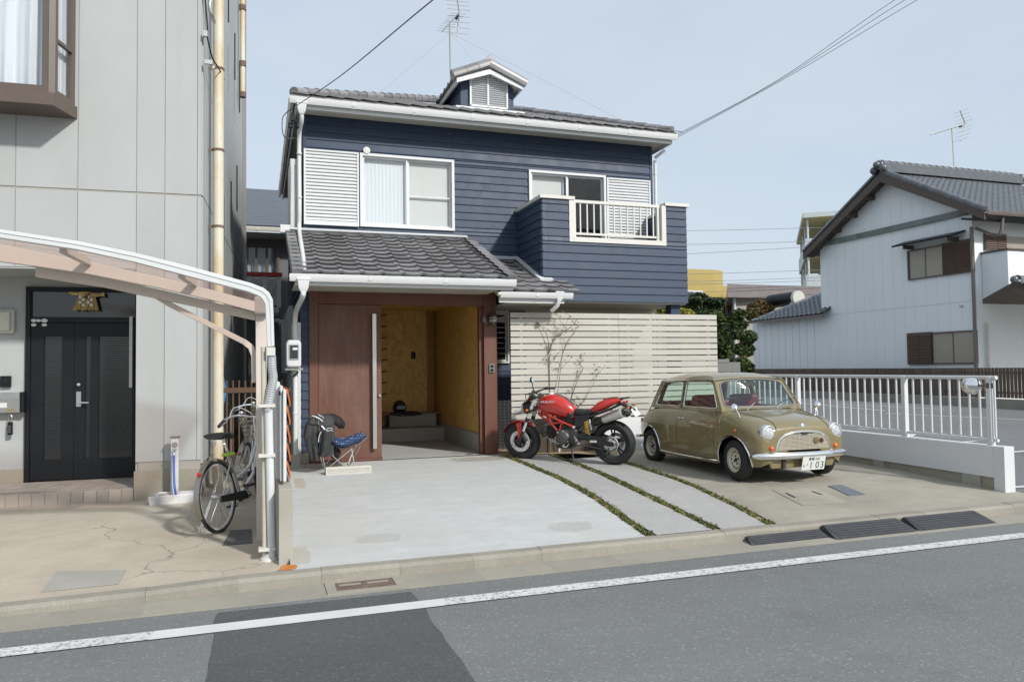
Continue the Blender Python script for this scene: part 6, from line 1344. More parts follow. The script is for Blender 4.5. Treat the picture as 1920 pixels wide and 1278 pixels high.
# ================================================================ TAP STAND AND BASIN
b0 = at(328, 900, 9.60); b0.z = .1; TS = thing('tap_stand', 'white square tap post with a blue hose standing behind the basin', 'tap', (b0.x, b0.y, .1)); zt_ = at(328, 820, b0.y).z; w_ = .042
B().box(b0.x-w_, b0.y-w_, .08, b0.x+w_, b0.y+w_, zt_).build('tap_post', M_whiteal, TS, bevel=.006); B().box(b0.x-w_-.012, b0.y-w_-.012, zt_, b0.x+w_+.012, b0.y+w_+.012, zt_+.015).build('post_cap', mat('dull brown cap', (.2, .17, .13), .6), TS)
B().lathe([(0, .01), (.03, .01), (.034, 0)], (b0.x, b0.y-w_, zt_-.08), (0, -1, 0), 14).build('maker_disc', mat('grey disc', (.25, .25, .25), .4), TS)
b = B(); c = V((b0.x, b0.y-w_, zt_-.17)); b.tube([c, c+V((0, -.06, 0)), c+V((0, -.075, -.03))], .014, 8); b.tube([c+V((0, -.04, .0)), c+V((0, -.04, .035))], .008, 6); b.bar(c+V((-.03, -.04, .04)), c+V((.03, -.04, .04)), .012); b.build('faucet', M_chrome, TS, smooth=40, kind='stuff')
B().tube(smoothpath([c+V((0, -.075, -.03)), c+V((.0, -.08, -.2)), c+V((.012, -.08, -.42)), c+V((.06, -.06, -.62)), c+V((.14, -.03, -.70))], 6), .013, 8).build('blue_hose', mat('blue hose', (.10, .16, .50), .45), TS, smooth=40)
BS = thing('wash_basin', 'shallow white basin on the ground in front of the tap post', 'basin', (-.95, 9.45, .1)); b = B()
q0, q1 = gr(277, 949, .1), gr(371, 941, .1); q2, q3 = V((q1.x+.02, 9.66, .1)), V((q0.x+.06, 9.66, .1))
def ringq(z, k, c_): return [V((p.x, p.y, z)).lerp(V((c_.x, c_.y, z)), k) for p in (q0, q1, q2, q3)]
ctr = (q0+q1+q2+q3)/4
b.rings([ringq(.09, .06, ctr), ringq(.19, .0, ctr), ringq(.205, .03, ctr), ringq(.205, .10, ctr), ringq(.13, .18, ctr)]); b.build('basin_body', mat('white enamel', (.62, .62, .63), .35, var=.12, vs=6, dirt=(.42, .38, .30), da=.5), BS, bevel=.012)
st_ = at(309, 922, 9.62); tag(B().sph((st_.x, st_.y, .15), .11, 12, 7, (1.2, .8, .42)).build('round_stone', M_found, smooth=60), 'smooth tan stone beside the tap post behind the basin', 'stone')
wd = gr(377, 966, .09); b = B(); rs = random.Random(5)
for i in range(60):
    an = rs.uniform(0, 6.28); d = V((math.cos(an), math.sin(an), rs.uniform(.2, 1))).normalized()*rs.uniform(.03, .07); o = wd+V((rs.uniform(-.06, .06), rs.uniform(-.03, .03), 0)); n_ = V((-d.y, d.x, 0)).normalized()*.006; b.add([o-n_, o+n_, o+d], [(0, 1, 2)])
b.build('weed_tuft', M_leafy, label='small bright green weed at the foot of the bicycle rear wheel', cat='weed', fix=False, kind='stuff')
# ================================================================ SMALL OLIVE CAR (local: y forward, x to the car's right, z up)
CAR = thing('small_car', 'small olive green vintage two door car with chrome trim and cream wheels', 'car', (6.16, 8.84, .193), (R(.45), 0, R(180)), local=True)
t_ = NT('olive car paint'); n_ = t_.noise(2, 3, .5); c = t_.scale((.190, .154, .066), t_.rng(n_, .3, .7, .95, 1.05)); t_.set(Base_Color=c, Roughness=.38, Coat_Weight=1.0, Coat_Roughness=.05, Coat_IOR=1.5); M_olive = t_.m
M_cgl = glass_mat('car window glass', (.78, .90, .86), 1.0); M_red = mat('red leather', (.20, .018, .022), .5, var=.1); M_cardk = mat('car interior dark', (.03, .03, .032), .7)
M_amber = mat('amber lens', (.62, .10, .012), .15, coat=1.); M_redl = mat('red lens', (.40, .02, .015), .15, coat=1.); M_creamw = mat('cream wheel paint', (.60, .56, .45), .35, coat=.5)
M_lens = mat('headlamp lens', (.44, .46, .48), .10, coat=1., var=.25, vs=30); M_refr = mat('lamp reflector', (.82, .83, .84), .5, .0)
ST = [  # y, zt, ws, zs, wm, zb, wb
 (1.445, .665, .46, .62, .585, .23, .50), (1.40, .715, .535, .66, .632, .19, .57), (1.28, .758, .575, .705, .668, .165, .62), (1.06, .798, .590, .748, .690, .165, .655),
 (.88, .825, .600, .782, .700, .165, .665), (.74, .845, .608, .812, .703, .165, .668), (.54, .842, .612, .824, .704, .165, .668), (.20, .836, .614, .828, .705, .165, .668), (-.30, .836, .614, .828, .704, .165, .668),
 (-.74, .838, .612, .826, .700, .165, .662), (-.98, .842, .606, .818, .692, .18, .65), (-1.16, .832, .588, .795, .675, .21, .62), (-1.34, .76, .555, .72, .645, .26, .58), (-1.46, .62, .515, .60, .600, .31, .54), (-1.50, .54, .50, .55, .575, .33, .52)]
rows = []
for (y, zt, ws, zs, wm, zb, wb) in ST:
    zm = .50; h = [(wb, zb), (wm*.985, zb+.10), (wm, zm-.03), (wm*.992, zm+(zs-zm)*.45), (ws+(wm-ws)*.42, zs-.045), (ws*.93, zs+(zt-zs)*.45), (ws*.62, zt-.012), (ws*.25, zt-.001)]
    rows.append([(x, y, z) for x, z in h]+[(0, y, zt)]+[(-x, y, z) for x, z in h[::-1]])
def capring(row, k, y, zc): return [(x*k, y, zc+(z-zc)*k) for x, _, z in row]
allr = [capring(rows[0], .04, 1.468, .5), capring(rows[0], .55, 1.467, .5), capring(rows[0], .93, 1.462, .5)] + rows + [capring(rows[-1], .93, -1.515, .46), capring(rows[-1], .5, -1.53, .46), capring(rows[-1], .04, -1.532, .46)]
me = bpy.data.meshes.new('body'); vs = [p for r_ in allr for p in r_]; N_ = 17; fs = []
for i in range(len(allr)-1):
    ymid = (allr[i][0][1]+allr[i+1][0][1])/2
    for k in range(N_-1):
        if -.99 < ymid < .66 and 5 <= k <= 10: continue
        fs.append((i*N_+k, i*N_+k+1, (i+1)*N_+k+1, (i+1)*N_+k))
fs += [tuple(range(N_-1, -1, -1)), tuple((len(allr)-1)*N_+k for k in range(N_))]
me.from_pydata(vs, [], fs); me.materials.append(M_olive)
bo = bpy.data.objects.new('tmp', me); COL.objects.link(bo); sm = bo.modifiers.new('s', 'SUBSURF'); sm.levels = sm.render_levels = 3
bpy.context.view_layer.update(); dgr = bpy.context.evaluated_depsgraph_get(); me2 = bpy.data.meshes.new_from_object(bo.evaluated_get(dgr)); bpy.data.objects.remove(bo)
AXF, AXR, AXZ, RA = 1.018, -1.018, .245, .292
bm = bmesh.new(); bm.from_mesh(me2)
def inarch(co, k=1.0): return any(math.hypot(co.y-a, co.z-AXZ) < RA*k for a in (AXF, AXR)) and abs(co.x) > .3
dead = [f for f in bm.faces if inarch(f.calc_center_median())]
bmesh.ops.delete(bm, geom=dead, context='FACES')
for v in bm.verts:
    if any(e.is_boundary for e in v.link_edges) and abs(v.co.x) > .3:
        for a in (AXF, AXR):
            d = math.hypot(v.co.y-a, v.co.z-AXZ)
            if abs(d-RA) < .055: s = RA/d; v.co.y = a+(v.co.y-a)*s; v.co.z = AXZ+(v.co.z-AXZ)*s
bmesh.ops.recalc_face_normals(bm, faces=bm.faces); bm.to_mesh(me2)
tree_b = BVHTree.FromBMesh(bm); bm.free()
me2.polygons.foreach_set('use_smooth', [True]*len(me2.polygons)); me2.name = 'body'
BODY = put('body', me2, CAR)
def onbody(o, d, off=.003):
    h = tree_b.ray_cast(V(o), V(d)); return (h[0]-V(d).normalized()*off) if h[0] else None
def side(y, z, s=1, off=.003):
    p = onbody((2*s, y, z), (-s, 0, 0), off); return p or V((.66*s, y, z))
def topp(x, y, off=.003): return onbody((x, y, 3), (0, 0, -1), off) or V((x, y, .85))
def frontp(x, z, off=.003): return onbody((x, 3, z), (0, -1, 0), off) or V((x, 1.46, z))
# underbody and wheel wells
b = B(); b.box(-.45, -1.40, .17, .45, 1.36, .52); b.box(-.64, -.66, .185, .64, .68, .30); b.build('underbody', M_cardk, CAR, kind='stuff')
b = B()
for s in (-1, 1):
    for a in (AXF, AXR): b.rings([[(s*x, a+(RA+.012)*math.cos(t), AXZ+(RA+.012)*math.sin(t)) for x in (.44, .625)] for t in [PI*(.02+.96*k/16) for k in range(17)]], caps=False)
b.build('wheel_well', M_cardk, CAR, kind='stuff', fix=False)
# greenhouse
def gx(z): return .606-(z-.83)*.205
ZB_, ZT_ = .830, 1.212; DY = .16
def hole(pts, r=.05, k=5):
    """rounded polygon"""
    out = []; n = len(pts)
    for i in range(n):
        a, p, c = V(pts[i-1]), V(pts[i]), V(pts[(i+1) % n]); ra = min(r, (a-p).length*.45, (c-p).length*.45); q0 = p+(a-p).normalized()*ra; q1 = p+(c-p).normalized()*ra
        for j in range(k+1): t = j/k; out.append(q0*(1-t)**2+p*2*t*(1-t)+q1*t*t)
    return out
def ringpanel(outer, inner, name, m, parent, th):
    """frame between an outer polygon and an inner hole: outer points are found by walking the outline at matching arc position around the centre"""
    n = len(inner); c = sum(inner, V())/n; u = (inner[0]-c).normalized(); nrm = V()
    for i in range(n): nrm += (inner[i]-c).cross(inner[(i+1) % n]-c)
    nrm.normalize(); w = nrm.cross(u); O2 = [((V(p)-c).dot(u), (V(p)-c).dot(w)) for p in outer]; ext = []
    for p in inner:
        dx, dy = (p-c).dot(u), (p-c).dot(w); best = None
        for i in range(len(O2)):
            (ax_, ay), (bx_, by) = O2[i-1], O2[i]; den = dx*(by-ay)-dy*(bx_-ax_)
            if abs(den) < 1e-9: continue
            t = (ax_*(by-ay)-ay*(bx_-ax_))/den; s = (ax_*dy-ay*dx)/den
            if t > 0 and -1e-4 <= s <= 1.0001 and (best is None or t < best[0]): best = (t, V(outer[i-1]).lerp(V(outer[i]), s))
        ext.append(best[1] if best else p)
    # add true corners: move nearest ext point on to each corner
    for q in outer:
        j = min(range(n), key=lambda i: (ext[i]-V(q)).length); ext[j] = V(q)
    b = B(); k = nrm*th
    b.rings([ext, inner, [p-k for p in inner], [p-k for p in ext]], closed=True, caps=False) if False else b.rings([ext, inner, [p-k for p in inner]], caps=False)
    return b.build(name, m, parent, smooth=50)
M_rubt = mat('window rubber', (.03, .03, .03), .5)
def pane(inner, nm, parent, trimr=.007, tm=None, g=M_cgl):
    c = sum(inner, V())/len(inner); n = len(inner)
    m_ = [q.lerp(c, .5) for q in inner]
    p = B().add(list(inner)+m_+[c], [(i, (i+1) % n, n+(i+1) % n, n+i) for i in range(n)]+[(n+i, n+(i+1) % n, 2*n) for i in range(n)]).build(nm, g, parent, smooth=170, fix=True)
    B().tube(inner, trimr, 6, closed=True).build('window_trim', tm or M_chrome, p, smooth=50); return p
P3 = lambda s, y, z: V((s*gx(z), y, z))
yA0, yA1 = .70, .43; yC0, yC1 = -1.06, -.86; yB = -.25
ZBo = ZB_-.022
for s in (1, -1):
    o1 = [P3(s, yB, ZBo), P3(s, yA0+.01, ZBo), P3(s, yA1, ZT_), P3(s, yB, ZT_)]; i1 = hole([P3(s, yB+.045, ZB_+.022), P3(s, yA0-.105, ZB_+.022), P3(s, yA1-.035, ZT_-.03), P3(s, yB+.045, ZT_-.03)], .045)
    o2 = [P3(s, yC0-.01, ZBo), P3(s, yB, ZBo), P3(s, yB, ZT_), P3(s, yC1, ZT_)]; i2 = hole([P3(s, yC0+.10, ZB_+.022), P3(s, yB-.035, ZB_+.022), P3(s, yB-.035, ZT_-.03), P3(s, yC1+.075, ZT_-.03)], .06)
    for o, i, nm in ((o1, i1, 'door_window_frame'), (o2, i2, 'rear_window_frame')):
        fr = ringpanel(o, i, nm, M_olive, CAR, .02*s); 
        pane(i, 'side_window', CAR, .006)
    B().tube([P3(s, yB+.0, ZBo+.01)+V((s*.003, 0, 0)), P3(s, yB, ZT_)+V((s*.003, 0, 0))], .005, 5).build('pillar_seam', M_cardk, CAR)
wb_, wt_ = .575, .500
oW = [V((-gx(ZBo), yA0+.01, ZBo)), V((-.35, .775, .840)), V((0, .80, .846)), V((.35, .775, .840)), V((gx(ZBo), yA0+.01, ZBo)), V((gx(ZT_), yA1, ZT_)), V((.25, yA1+.035, ZT_+.03)), V((0, yA1+.045, ZT_+.036)), V((-.25, yA1+.035, ZT_+.03)), V((-gx(ZT_), yA1, ZT_))]
iW = hole([V((-.545, .672, .870)), V((-.3, .728, .866)), V((0, .745, .864)), V((.3, .728, .866)), V((.545, .672, .870)), V((.470, .462, 1.180)), V((.24, .492, 1.212)), V((0, .500, 1.218)), V((-.24, .492, 1.212)), V((-.470, .462, 1.180))], .07, 4)
ringpanel(oW, iW, 'windscreen_frame', M_olive, CAR, .01); ws_ = pane(iW, 'windscreen', CAR, .011, mat('screen seal', (.20, .20, .19), .35), glass_mat('windscreen glass', (.80, .90, .89), 2.6))
oR = [V((gx(ZBo), yC0-.01, ZBo)), V((0, -1.12, .826)), V((-gx(ZBo), yC0-.01, ZBo)), V((-gx(ZT_), yC1, ZT_)), V((0, yC1-.03, ZT_+.03)), V((gx(ZT_), yC1, ZT_))]
iR = hole([V((.47, -1.035, .885)), V((0, -1.085, .885)), V((-.47, -1.035, .885)), V((-.42, -.905, 1.16)), V((0, -.935, 1.18)), V((.42, -.905, 1.16))], .07, 4)
ringpanel(oR, iR, 'rear_screen_frame', M_olive, CAR, .01); pane(iR, 'rear_screen', CAR, .009, M_rubt)
# roof
rows = []; nx, ny = 16, 14
for j in range(ny+1):
    t = -1+2*j/ny; r_ = []
    for i in range(nx+1):
        u = -1+2*i/nx; w_ = gx(ZT_)+.006; y0_, y1_ = yC1-.012, yA1+.012
        bow = .045*(1-u*u) if t > 0 else .03*(1-u*u)
        y = (y0_+y1_)/2+(y1_-y0_)/2*t + (bow*t**5 if True else 0)*(1 if t > 0 else 1)
        h = .104*max(0, (1-abs(u)**3.0)*(1-abs(t)**4.0))**.72
        r_.append((u*w_, y, ZT_-.004+h + (.034*(1-u*u))*abs(t)**6*.9))
    rows.append(r_)
B().grid(rows).build('roof', M_olive, CAR, smooth=60, fix=True)
gp = [(r_[0], r_[-1]) for r_ in rows]
b = B()
for s in (0, -1): b.tube([V(r_[s])+V((.008 if s else -.008, 0, -.004)) for r_ in rows], .008, 6)
b.build('drip_rail', M_chrome, CAR, smooth=50, kind='stuff')
B().tube([V(p)+V((0, .006, -.002)) for p in rows[-1]], .006, 6).build('drip_rail_front', M_olive, CAR, smooth=50)
# interior
b = B()
b.box(-.58, -.98, .27, .58, .66, .30); b.box(-.58, .50, .60, .58, .64, .79); b.build('cabin_floor', M_cardk, CAR, kind='stuff')
B().box(-.56, -1.04, .76, .56, -.82, .80).build('parcel_shelf', M_cardk, CAR)
for x in (-.30, .30):
    B().obox((x, -.12, .755), (.44, .13, .50), (1, 0, 0), (0, 1, -.12)).build('front_seat', M_red, CAR, bevel=.05); B().box(x-.22, -.08, .36, x+.22, .38, .52).build('seat_cushion', M_red, CAR, bevel=.05)
B().obox((0, -.80, .70), (1.08, .12, .42), (1, 0, 0), (0, 1, -.15)).build('rear_seat', M_red, CAR, bevel=.05)
for s in (-1, 1): B().box(s*.575, -.8, .38, s*.59, .62, .80).build('door_card', M_red, CAR)
sw = [V((.30+.18*math.cos(a), .36+.10*math.sin(a), .855+.12*math.sin(a))) for a in [2*PI*k/24 for k in range(24)]]
b = B(); b.tube(sw, .010, 6, closed=True); b.build('steering_wheel', M_cardk, CAR, smooth=50); b = B(); b.tube([sw[0], sw[12]], .008, 6); b.tube([V((.30, .36, .855)), V((.30, .56, .74))], .015, 6); b.build('steering_column', M_cardk, CAR, kind='stuff')
B().obox((0, .47, 1.15), (.20, .02, .05)).build('rear_view_mirror', M_cardk, CAR, bevel=.006)
# wheels
tyre = B().lathe([(.135, -.062), (.155, -.070), (.20, -.074), (.228, -.066), (.241, -.050), (.2445, -.03), (.2445, .03), (.241, .050), (.228, .066), (.20, .074), (.155, .070), (.138, .060)], (0, 0, 0), (1, 0, 0), 40, True).mesh('tyre', M_rubberk, smooth=40)
rim = B().lathe([(0, .028), (.03, .030), (.04, .022), (.07, .026), (.095, .034), (.105, .020), (.118, .010), (.128, .035), (.142, .066), (.148, .066), (.15, .060), (.14, -.02), (0, -.03)], (0, 0, 0), (1, 0, 0), 40).mesh('rim', M_creamw, smooth=30)
hub = B().lathe([(0, .046), (.018, .045), (.024, .038), (.025, .024), (0, .02)], (0, 0, 0), (1, 0, 0), 16).mesh('hub_cap', M_cardk, smooth=40)
nut = B().lathe([(0, .040), (.009, .039), (.011, .026), (0, .02)], (0, .048, 0), (1, 0, 0), 6).mesh('wheel_nut', M_cardk)
slot = B().lathe([(0, .0355), (.011, .036), (.012, .0335), (0, .03)], (0, .098, .0), (1, 0, 0), 10).mesh('rim_hole', M_cardk)
for y in (AXF, AXR):
    for s in (1, -1):
        w_ = put('wheel', tyre, CAR); w_.location = (s*.605, y, AXZ); w_.rotation_euler = (0 if s > 0 else 0, 0, 0 if s > 0 else PI)
        if y == AXF: w_.rotation_euler.z += R(-3)
        put('rim', rim, w_); put('hub_cap', hub, w_)
        for k in range(4): o = put('wheel_nut', nut, w_); o.rotation_euler = (PI/2*k+.4, 0, 0)
        for k in range(12):
            o = put('rim_hole', slot, w_); o.rotation_euler = (PI/6*k, 0, 0)
# chrome edge: arches and sill
for s in (1, -1):
    for a in (AXF, AXR):
        pts = []
        for k in range(25):
            t = PI*(-.06+1.12*k/24); y, z = a+RA*math.cos(t), AXZ+RA*math.sin(t); p = side(y*1.0+.012*math.cos(t), z+.012*math.sin(t), s, .0); pts.append(V((p.x+s*.006, y, z)))
        B().tube(pts, .009, 6).build('arch_trim', M_chrome, CAR, smooth=50)
    B().tube([side(AXF-RA-.0, .205, s, .004), side(.3, .195, s, .004), side(-.3, .195, s, .004), side(AXR+RA, .205, s, .004)], .010, 6).build('sill_trim', M_chrome, CAR, smooth=50)
    # door and flange seams
    sx_ = [(ZB_-.0, yA0-.05), (.76, yA0-.055), (.58, yA0-.055), (.40, yA0-.055), (.23, yA0-.06)]
    B().tube([side(y, z, s, .0005) for z, y in sx_], .0048, 4).build('door_seam', M_cardk, CAR)
    B().tube([side(y, z, s, .0005) for z, y in ((.82, yB-.0), (.72, yB-.0), (.6, yB), (.45, yB+.01), (.23, yB+.02))], .0048, 4).build('door_seam', M_cardk, CAR)
    B().tube([side(y, .222, s, .0005) for y in (yA0-.06, .4, .1, yB+.02)], .0048, 4).build('door_seam', M_cardk, CAR)
    B().tube(smoothpath([P3(s, yA1+.0, ZT_)+V((s*.004, .01, 0)), P3(s, (yA0+yA1)/2, 1.02)+V((s*.006, .012, 0)), P3(s, yA0, ZB_)+V((s*.006, .012, 0)), side(yA0+.02, .77, s, .0), side(yA0+.04, .68, s, .0), side(yA0+.075, .58, s, .0), side(yA0+.115, .50, s, 0)], 5), .0075, 6).build('flange_bead', M_olive, CAR, smooth=50)
    B().tube(smoothpath([P3(s, yC1, ZT_)+V((s*.004, -.01, 0)), P3(s, yC0, ZB_)+V((s*.006, -.012, 0)), side(-1.16, .74, s, 0), side(-1.30, .6, s, 0)], 5), .0075, 6).build('flange_bead', M_olive, CAR, smooth=50)
    h_ = side(yB+.06, .70, s, -.0); B().tube(smoothpath([h_, h_+V((s*.03, .005, 0)), h_+V((s*.034, .05, 0)), h_+V((s*.032, .10, -.002)), h_+V((s*.012, .13, -.005))], 4), .009, 6).build('door_handle', M_chrome, CAR, smooth=50)
    # bonnet shut line
    B().tube(smoothpath([topp(s*.47, .79, .0005), topp(s*.45, .95, .0005), topp(s*.415, 1.1, .0005), topp(s*.385, 1.28, .0005), topp(s*.37, 1.38, .0005), frontp(s*.375, .655, .001), frontp(s*.385, .62, .001)], 4), .0055, 4).build('bonnet_seam', M_cardk, CAR)
    # lamps
    hx_, hz_ = s*.478, .580; c0 = V((hx_, 1.408, hz_))
    rr_ = B().lathe([(.082, .035), (.088, .052), (.096, .050), (.106, .03), (.110, -.0), (.108, -.08), (.08, -.08)], c0, (0, 1, .03), 32, True).build('headlamp', mat('satin chrome', (.72, .73, .74), .22, .85, var=.03), CAR, smooth=40)
    B().lathe([(0, -.045), (.03, -.04), (.06, -.015), (.082, .03)], c0, (0, 1, .03), 28).build('reflector', M_refr, rr_, smooth=60); B().lathe([(0, .062), (.03, .060), (.06, .052), (.084, .036)], c0, (0, 1, .03), 28).build('headlamp_lens', M_lens, rr_, smooth=60)
    B().lathe([(0, -.02), (.012, -.02), (.012, .02), (0, .025)], c0, (0, 1, 0), 10).build('bulb', M_white, rr_, smooth=40)
    ci = V((s*.462, 1.43, .412)); il = B().lathe([(.040, .0), (.042, .022), (.036, .028), (.034, .0)], ci, (0, 1, 0), 20, True).build('indicator_rim', M_chrome, CAR, smooth=40)
    B().lathe([(.036, .02), (.034, .04), (.022, .056), (0, .060)], ci, (0, 1, 0), 20).build('indicator_lens', M_amber, il, smooth=60)
    rp = side(1.06, .605, s, -.001); B().lathe([(.0, .014), (.014, .012), (.02, .0)], rp, (s, 0, 0), 14).build('side_repeater', M_amber, CAR, smooth=60)
    tl = V((s*.555, -1.44, .55)); B().obox(tl, (.07, .07, .16)).build('tail_lamp', M_redl, CAR, bevel=.02)
    # fender mirror
    mp_ = topp(s*.565, 1.02, 0); st_ = B().tube(smoothpath([mp_, mp_+V((s*.015, -.01, .05)), mp_+V((s*.035, -.02, .085)), mp_+V((s*.05, -.035, .10))], 4), .008, 7).build('fender_mirror', M_chrome, CAR, smooth=50)
    B().lathe([(0, .045), (.025, .04), (.045, .022), (.056, .0), (.054, -.006), (0, -.006)], mp_+V((s*.06, -.03, .115)), (0, 1, .05), 20).build('mirror_shell', M_chrome, st_, smooth=50)
# bumper, grille, badge
def frp(x, z, o=.0): p = frontp(x, z, 0); return V((x, p.y+o, z))
bp = [V((x, 1.505-.10*abs(x/.66)**3.2, .320+.004*abs(x))) for x in [-.68+1.36*k/28 for k in range(29)]]
rg = []
for i, p in enumerate(bp):
    d = (bp[min(i+1, 28)]-bp[max(i-1, 0)]).normalized(); o = V((-d.y, d.x, 0)); k = min(1, min(i, 28-i)/2+.35)
    rg.append([p+o*a*k+V((0, 0, z*k)) for a, z in ((0, -.040), (.014, -.036), (.026, -.018), (.030, 0), (.026, .018), (.014, .036), (0, .040), (-.006, 0))])
B().rings(rg).build('front_bumper', M_chrome, CAR, smooth=50)
B().tube([V((x, -1.53+.09*abs(x/.66)**3, .36)) for x in [-.66+1.32*k/16 for k in range(17)]], .038, 8, flat=.6).build('rear_bumper', M_chrome, CAR, smooth=50)
gz0 = .388
def fgr(x, z, o=0.): return V((x, 1.468-.13*x*x+o, z))
gpt = smoothpath([V((x, 0, z)) for x, z in ((-.385, gz0-.012), (-.372, .44), (-.335, .51), (-.27, .558), (-.15, .588), (0, .597), (.15, .588), (.27, .558), (.335, .51), (.372, .44), (.385, gz0-.012))], 5)
B().tube([fgr(p.x, p.z, .008) for p in gpt], .017, 8).build('grille_surround', M_chrome, CAR, smooth=50)
for s in (-1, 1): B().tube(smoothpath([fgr(s*.375, gz0-.012, .006), frp(s*.42, gz0-.035, .006), frp(s*.50, gz0-.04, .006), frp(s*.56, gz0-.036, .006)], 5), .009, 6).build('grille_whisker', M_chrome, CAR, smooth=50)
gtop = lambda x: lerp_tab([(p.x, p.z) for p in gpt], x)
xs_ = [-.36+.72*k/20 for k in range(21)]
GRL = B().add([fgr(x, gz0-.01, .003) for x in xs_]+[fgr(x, max(gtop(x)-.005, gz0), .003) for x in xs_], [(k, k+1, 22+k, 21+k) for k in range(20)]).build('grille', M_cardk, CAR, fix=False)
M_gr = mat('pale grille metal', (.62, .58, .48), .3, .5)
for k in range(12):
    z = gz0+.004+k*.0155; xx = [x for x in [-.37+.74*i/40 for i in range(41)] if gtop(x) > z+.012]
    if len(xx) > 2: B().rings([[fgr(x, z+dz, o) for dz, o in ((-.0056, .006), (-.0056, .014), (.0056, .016), (.0056, .006))] for x in xx]).build('grille_slat', M_gr, GRL)
for k in range(9):
    x = -.29+k*.0725; B().tube([fgr(x, gz0-.005, .012), fgr(x, gtop(x)-.012, .012)], .0022, 5).build('grille_bar', M_gr, GRL)
B().obox(fgr(0, .566, .016), (.075, .012, .02)).build('bonnet_pull', M_cardk, CAR, bevel=.004)
for x, r_, m in ((-.165, .040, mat('enamel badge', (.20, .17, .06), .3, .4, var=.4, vs=60)), (-.245, .030, mat('maroon badge', (.12, .03, .05), .3, .3, var=.4, vs=60))):
    c = fgr(x, .482, .018); bb = B().lathe([(r_*.95, .0), (r_, .004), (r_*.9, .009), (r_*.86, .008)], c, (0, 1, 0), 10).build('badge', M_bronze if r_ > .035 else m, CAR); B().lathe([(0, .01), (r_*.75, .009), (r_*.86, .006)], c, (0, 1, 0), 16).build('badge_face', m, bb)
nb_ = frp(0, .712, .002); c = onbody((0, 2.2, .682), (0, -1, -.02), 0) or V((0, 1.40, .70))
BG_ = B().lathe([(0, .016), (.02, .014), (.026, .004), (.026, -.01)], c, (0, 1, .35), 18).build('bonnet_badge', M_chrome, CAR, smooth=50)
for s in (-1, 1): B().rings([[c+V((s*x, .004-.02*x, dz)) for dz in (-h, h)]+[c+V((s*x, .012-.02*x, dz)) for dz in (h, -h)] for x, h in ((.022, .010), (.06, .007), (.10, .005))]).build('badge_wing', M_chrome, BG_)
# lower valance and number plate
B().extr([V((-.44, 1.39, .17)), V((.44, 1.39, .17)), V((.50, 1.40, .29)), V((-.50, 1.40, .29))], (0, .04, 0)).build('valance', M_olive, CAR, bevel=.01)
for x in (-.30, .28): B().box(x-.02, 1.42, .17, x+.02, 1.46, .27).build('tow_lug', M_cardk, CAR)
pc_ = V((-.085, 1.520, .222)); th_ = R(14); pu = V((0, -math.sin(th_)*-1, math.cos(th_))); pu = V((0, math.sin(th_), math.cos(th_)))
NP = B().obox(pc_, (.33, .165, .004), (1, 0, 0), pu).build('number_plate', mat('white plate', (.66, .67, .65), .4, var=.03), CAR, bevel=.002)
M_green = mat('dark green print', (.035, .075, .06), .5)
pn = V((1, 0, 0)).cross(pu); pn = pn if pn.y > 0 else -pn; px_ = V((-1, 0, 0))
def plate_text(body, size, x, z, parent, c0, ux, uz, nn, m, name='plate_text'):
    me = text_mesh(name, body, size, m, .0008); o = put(name, me, parent); o.matrix_basis = Matrix.Translation(c0+ux*x+uz*z+nn*.0030) @ Matrix((ux, uz, nn)).transposed().to_4x4(); return o
plate_text('豊橋 530', .042, .0, .052, NP, pc_, px_, pu, pn, M_green); plate_text('も', .036, -.135, -.03, NP, pc_, px_, pu, pn, M_green); plate_text('・', .07, -.088, -.02, NP, pc_, px_, pu, pn, M_green)
plate_text('1', .115, -.035, -.025, NP, pc_, px_, pu, pn, M_green); plate_text('0', .115, .055, -.025, NP, pc_, px_, pu, pn, M_green); plate_text('3', .115, .125, -.025, NP, pc_, px_, pu, pn, M_green)
# wipers
for x in (.22, -.22):
    p0 = topp(x+.06, .79, -.01); p1 = V((x-.12, .722, .935)); wp = B().tube([p0, p0+V((0, -.01, .015)), p1], .006, 6).build('wiper_arm', M_chrome, CAR, smooth=40); B().tube([p1+V((.10, .028, -.035)), p1+V((0, .004, .002)), p1+V((-.12, -.004, .018))], .006, 5).build('wiper_blade', M_cardk, wp)
B().tube([topp(-.30, -.2, 0), topp(-.30, -.2, 0)], .001, 4) if False else None
# ================================================================ RED MOTORCYCLE (local: x forward, y left, z up; origin under the rear axle)
rc, fc = V((4.80, 9.66, 0)), V((3.80, 10.70, 0)); hd = (fc-rc); yaw = math.atan2(hd.y, hd.x)
MO = thing('motorcycle', 'red naked motorcycle with black spoked wheels leaning on its side stand', 'motorcycle', (rc.x, rc.y, G(rc.y)+.004), (R(-6), 0, yaw), local=True)
M_mred = mat('red motorcycle paint', (.48, .018, .010), .25, var=.05, coat=1.); M_mblk = mat('satin black metal', (.018, .018, .019), .4, var=.15); M_eng = mat('dark engine metal', (.075, .072, .07), .45, .5, var=.3, vs=14)
M_alu = mat('bare aluminium', (.60, .60, .59), .4, .35, var=.15, vs=20); M_can = mat('silver silencer', (.60, .60, .58), .22, .9, var=.06); M_yelsp = mat('yellow spring', (.70, .42, .015), .4); M_seat = mat('black seat vinyl', (.022, .022, .023), .6, bump=.2)
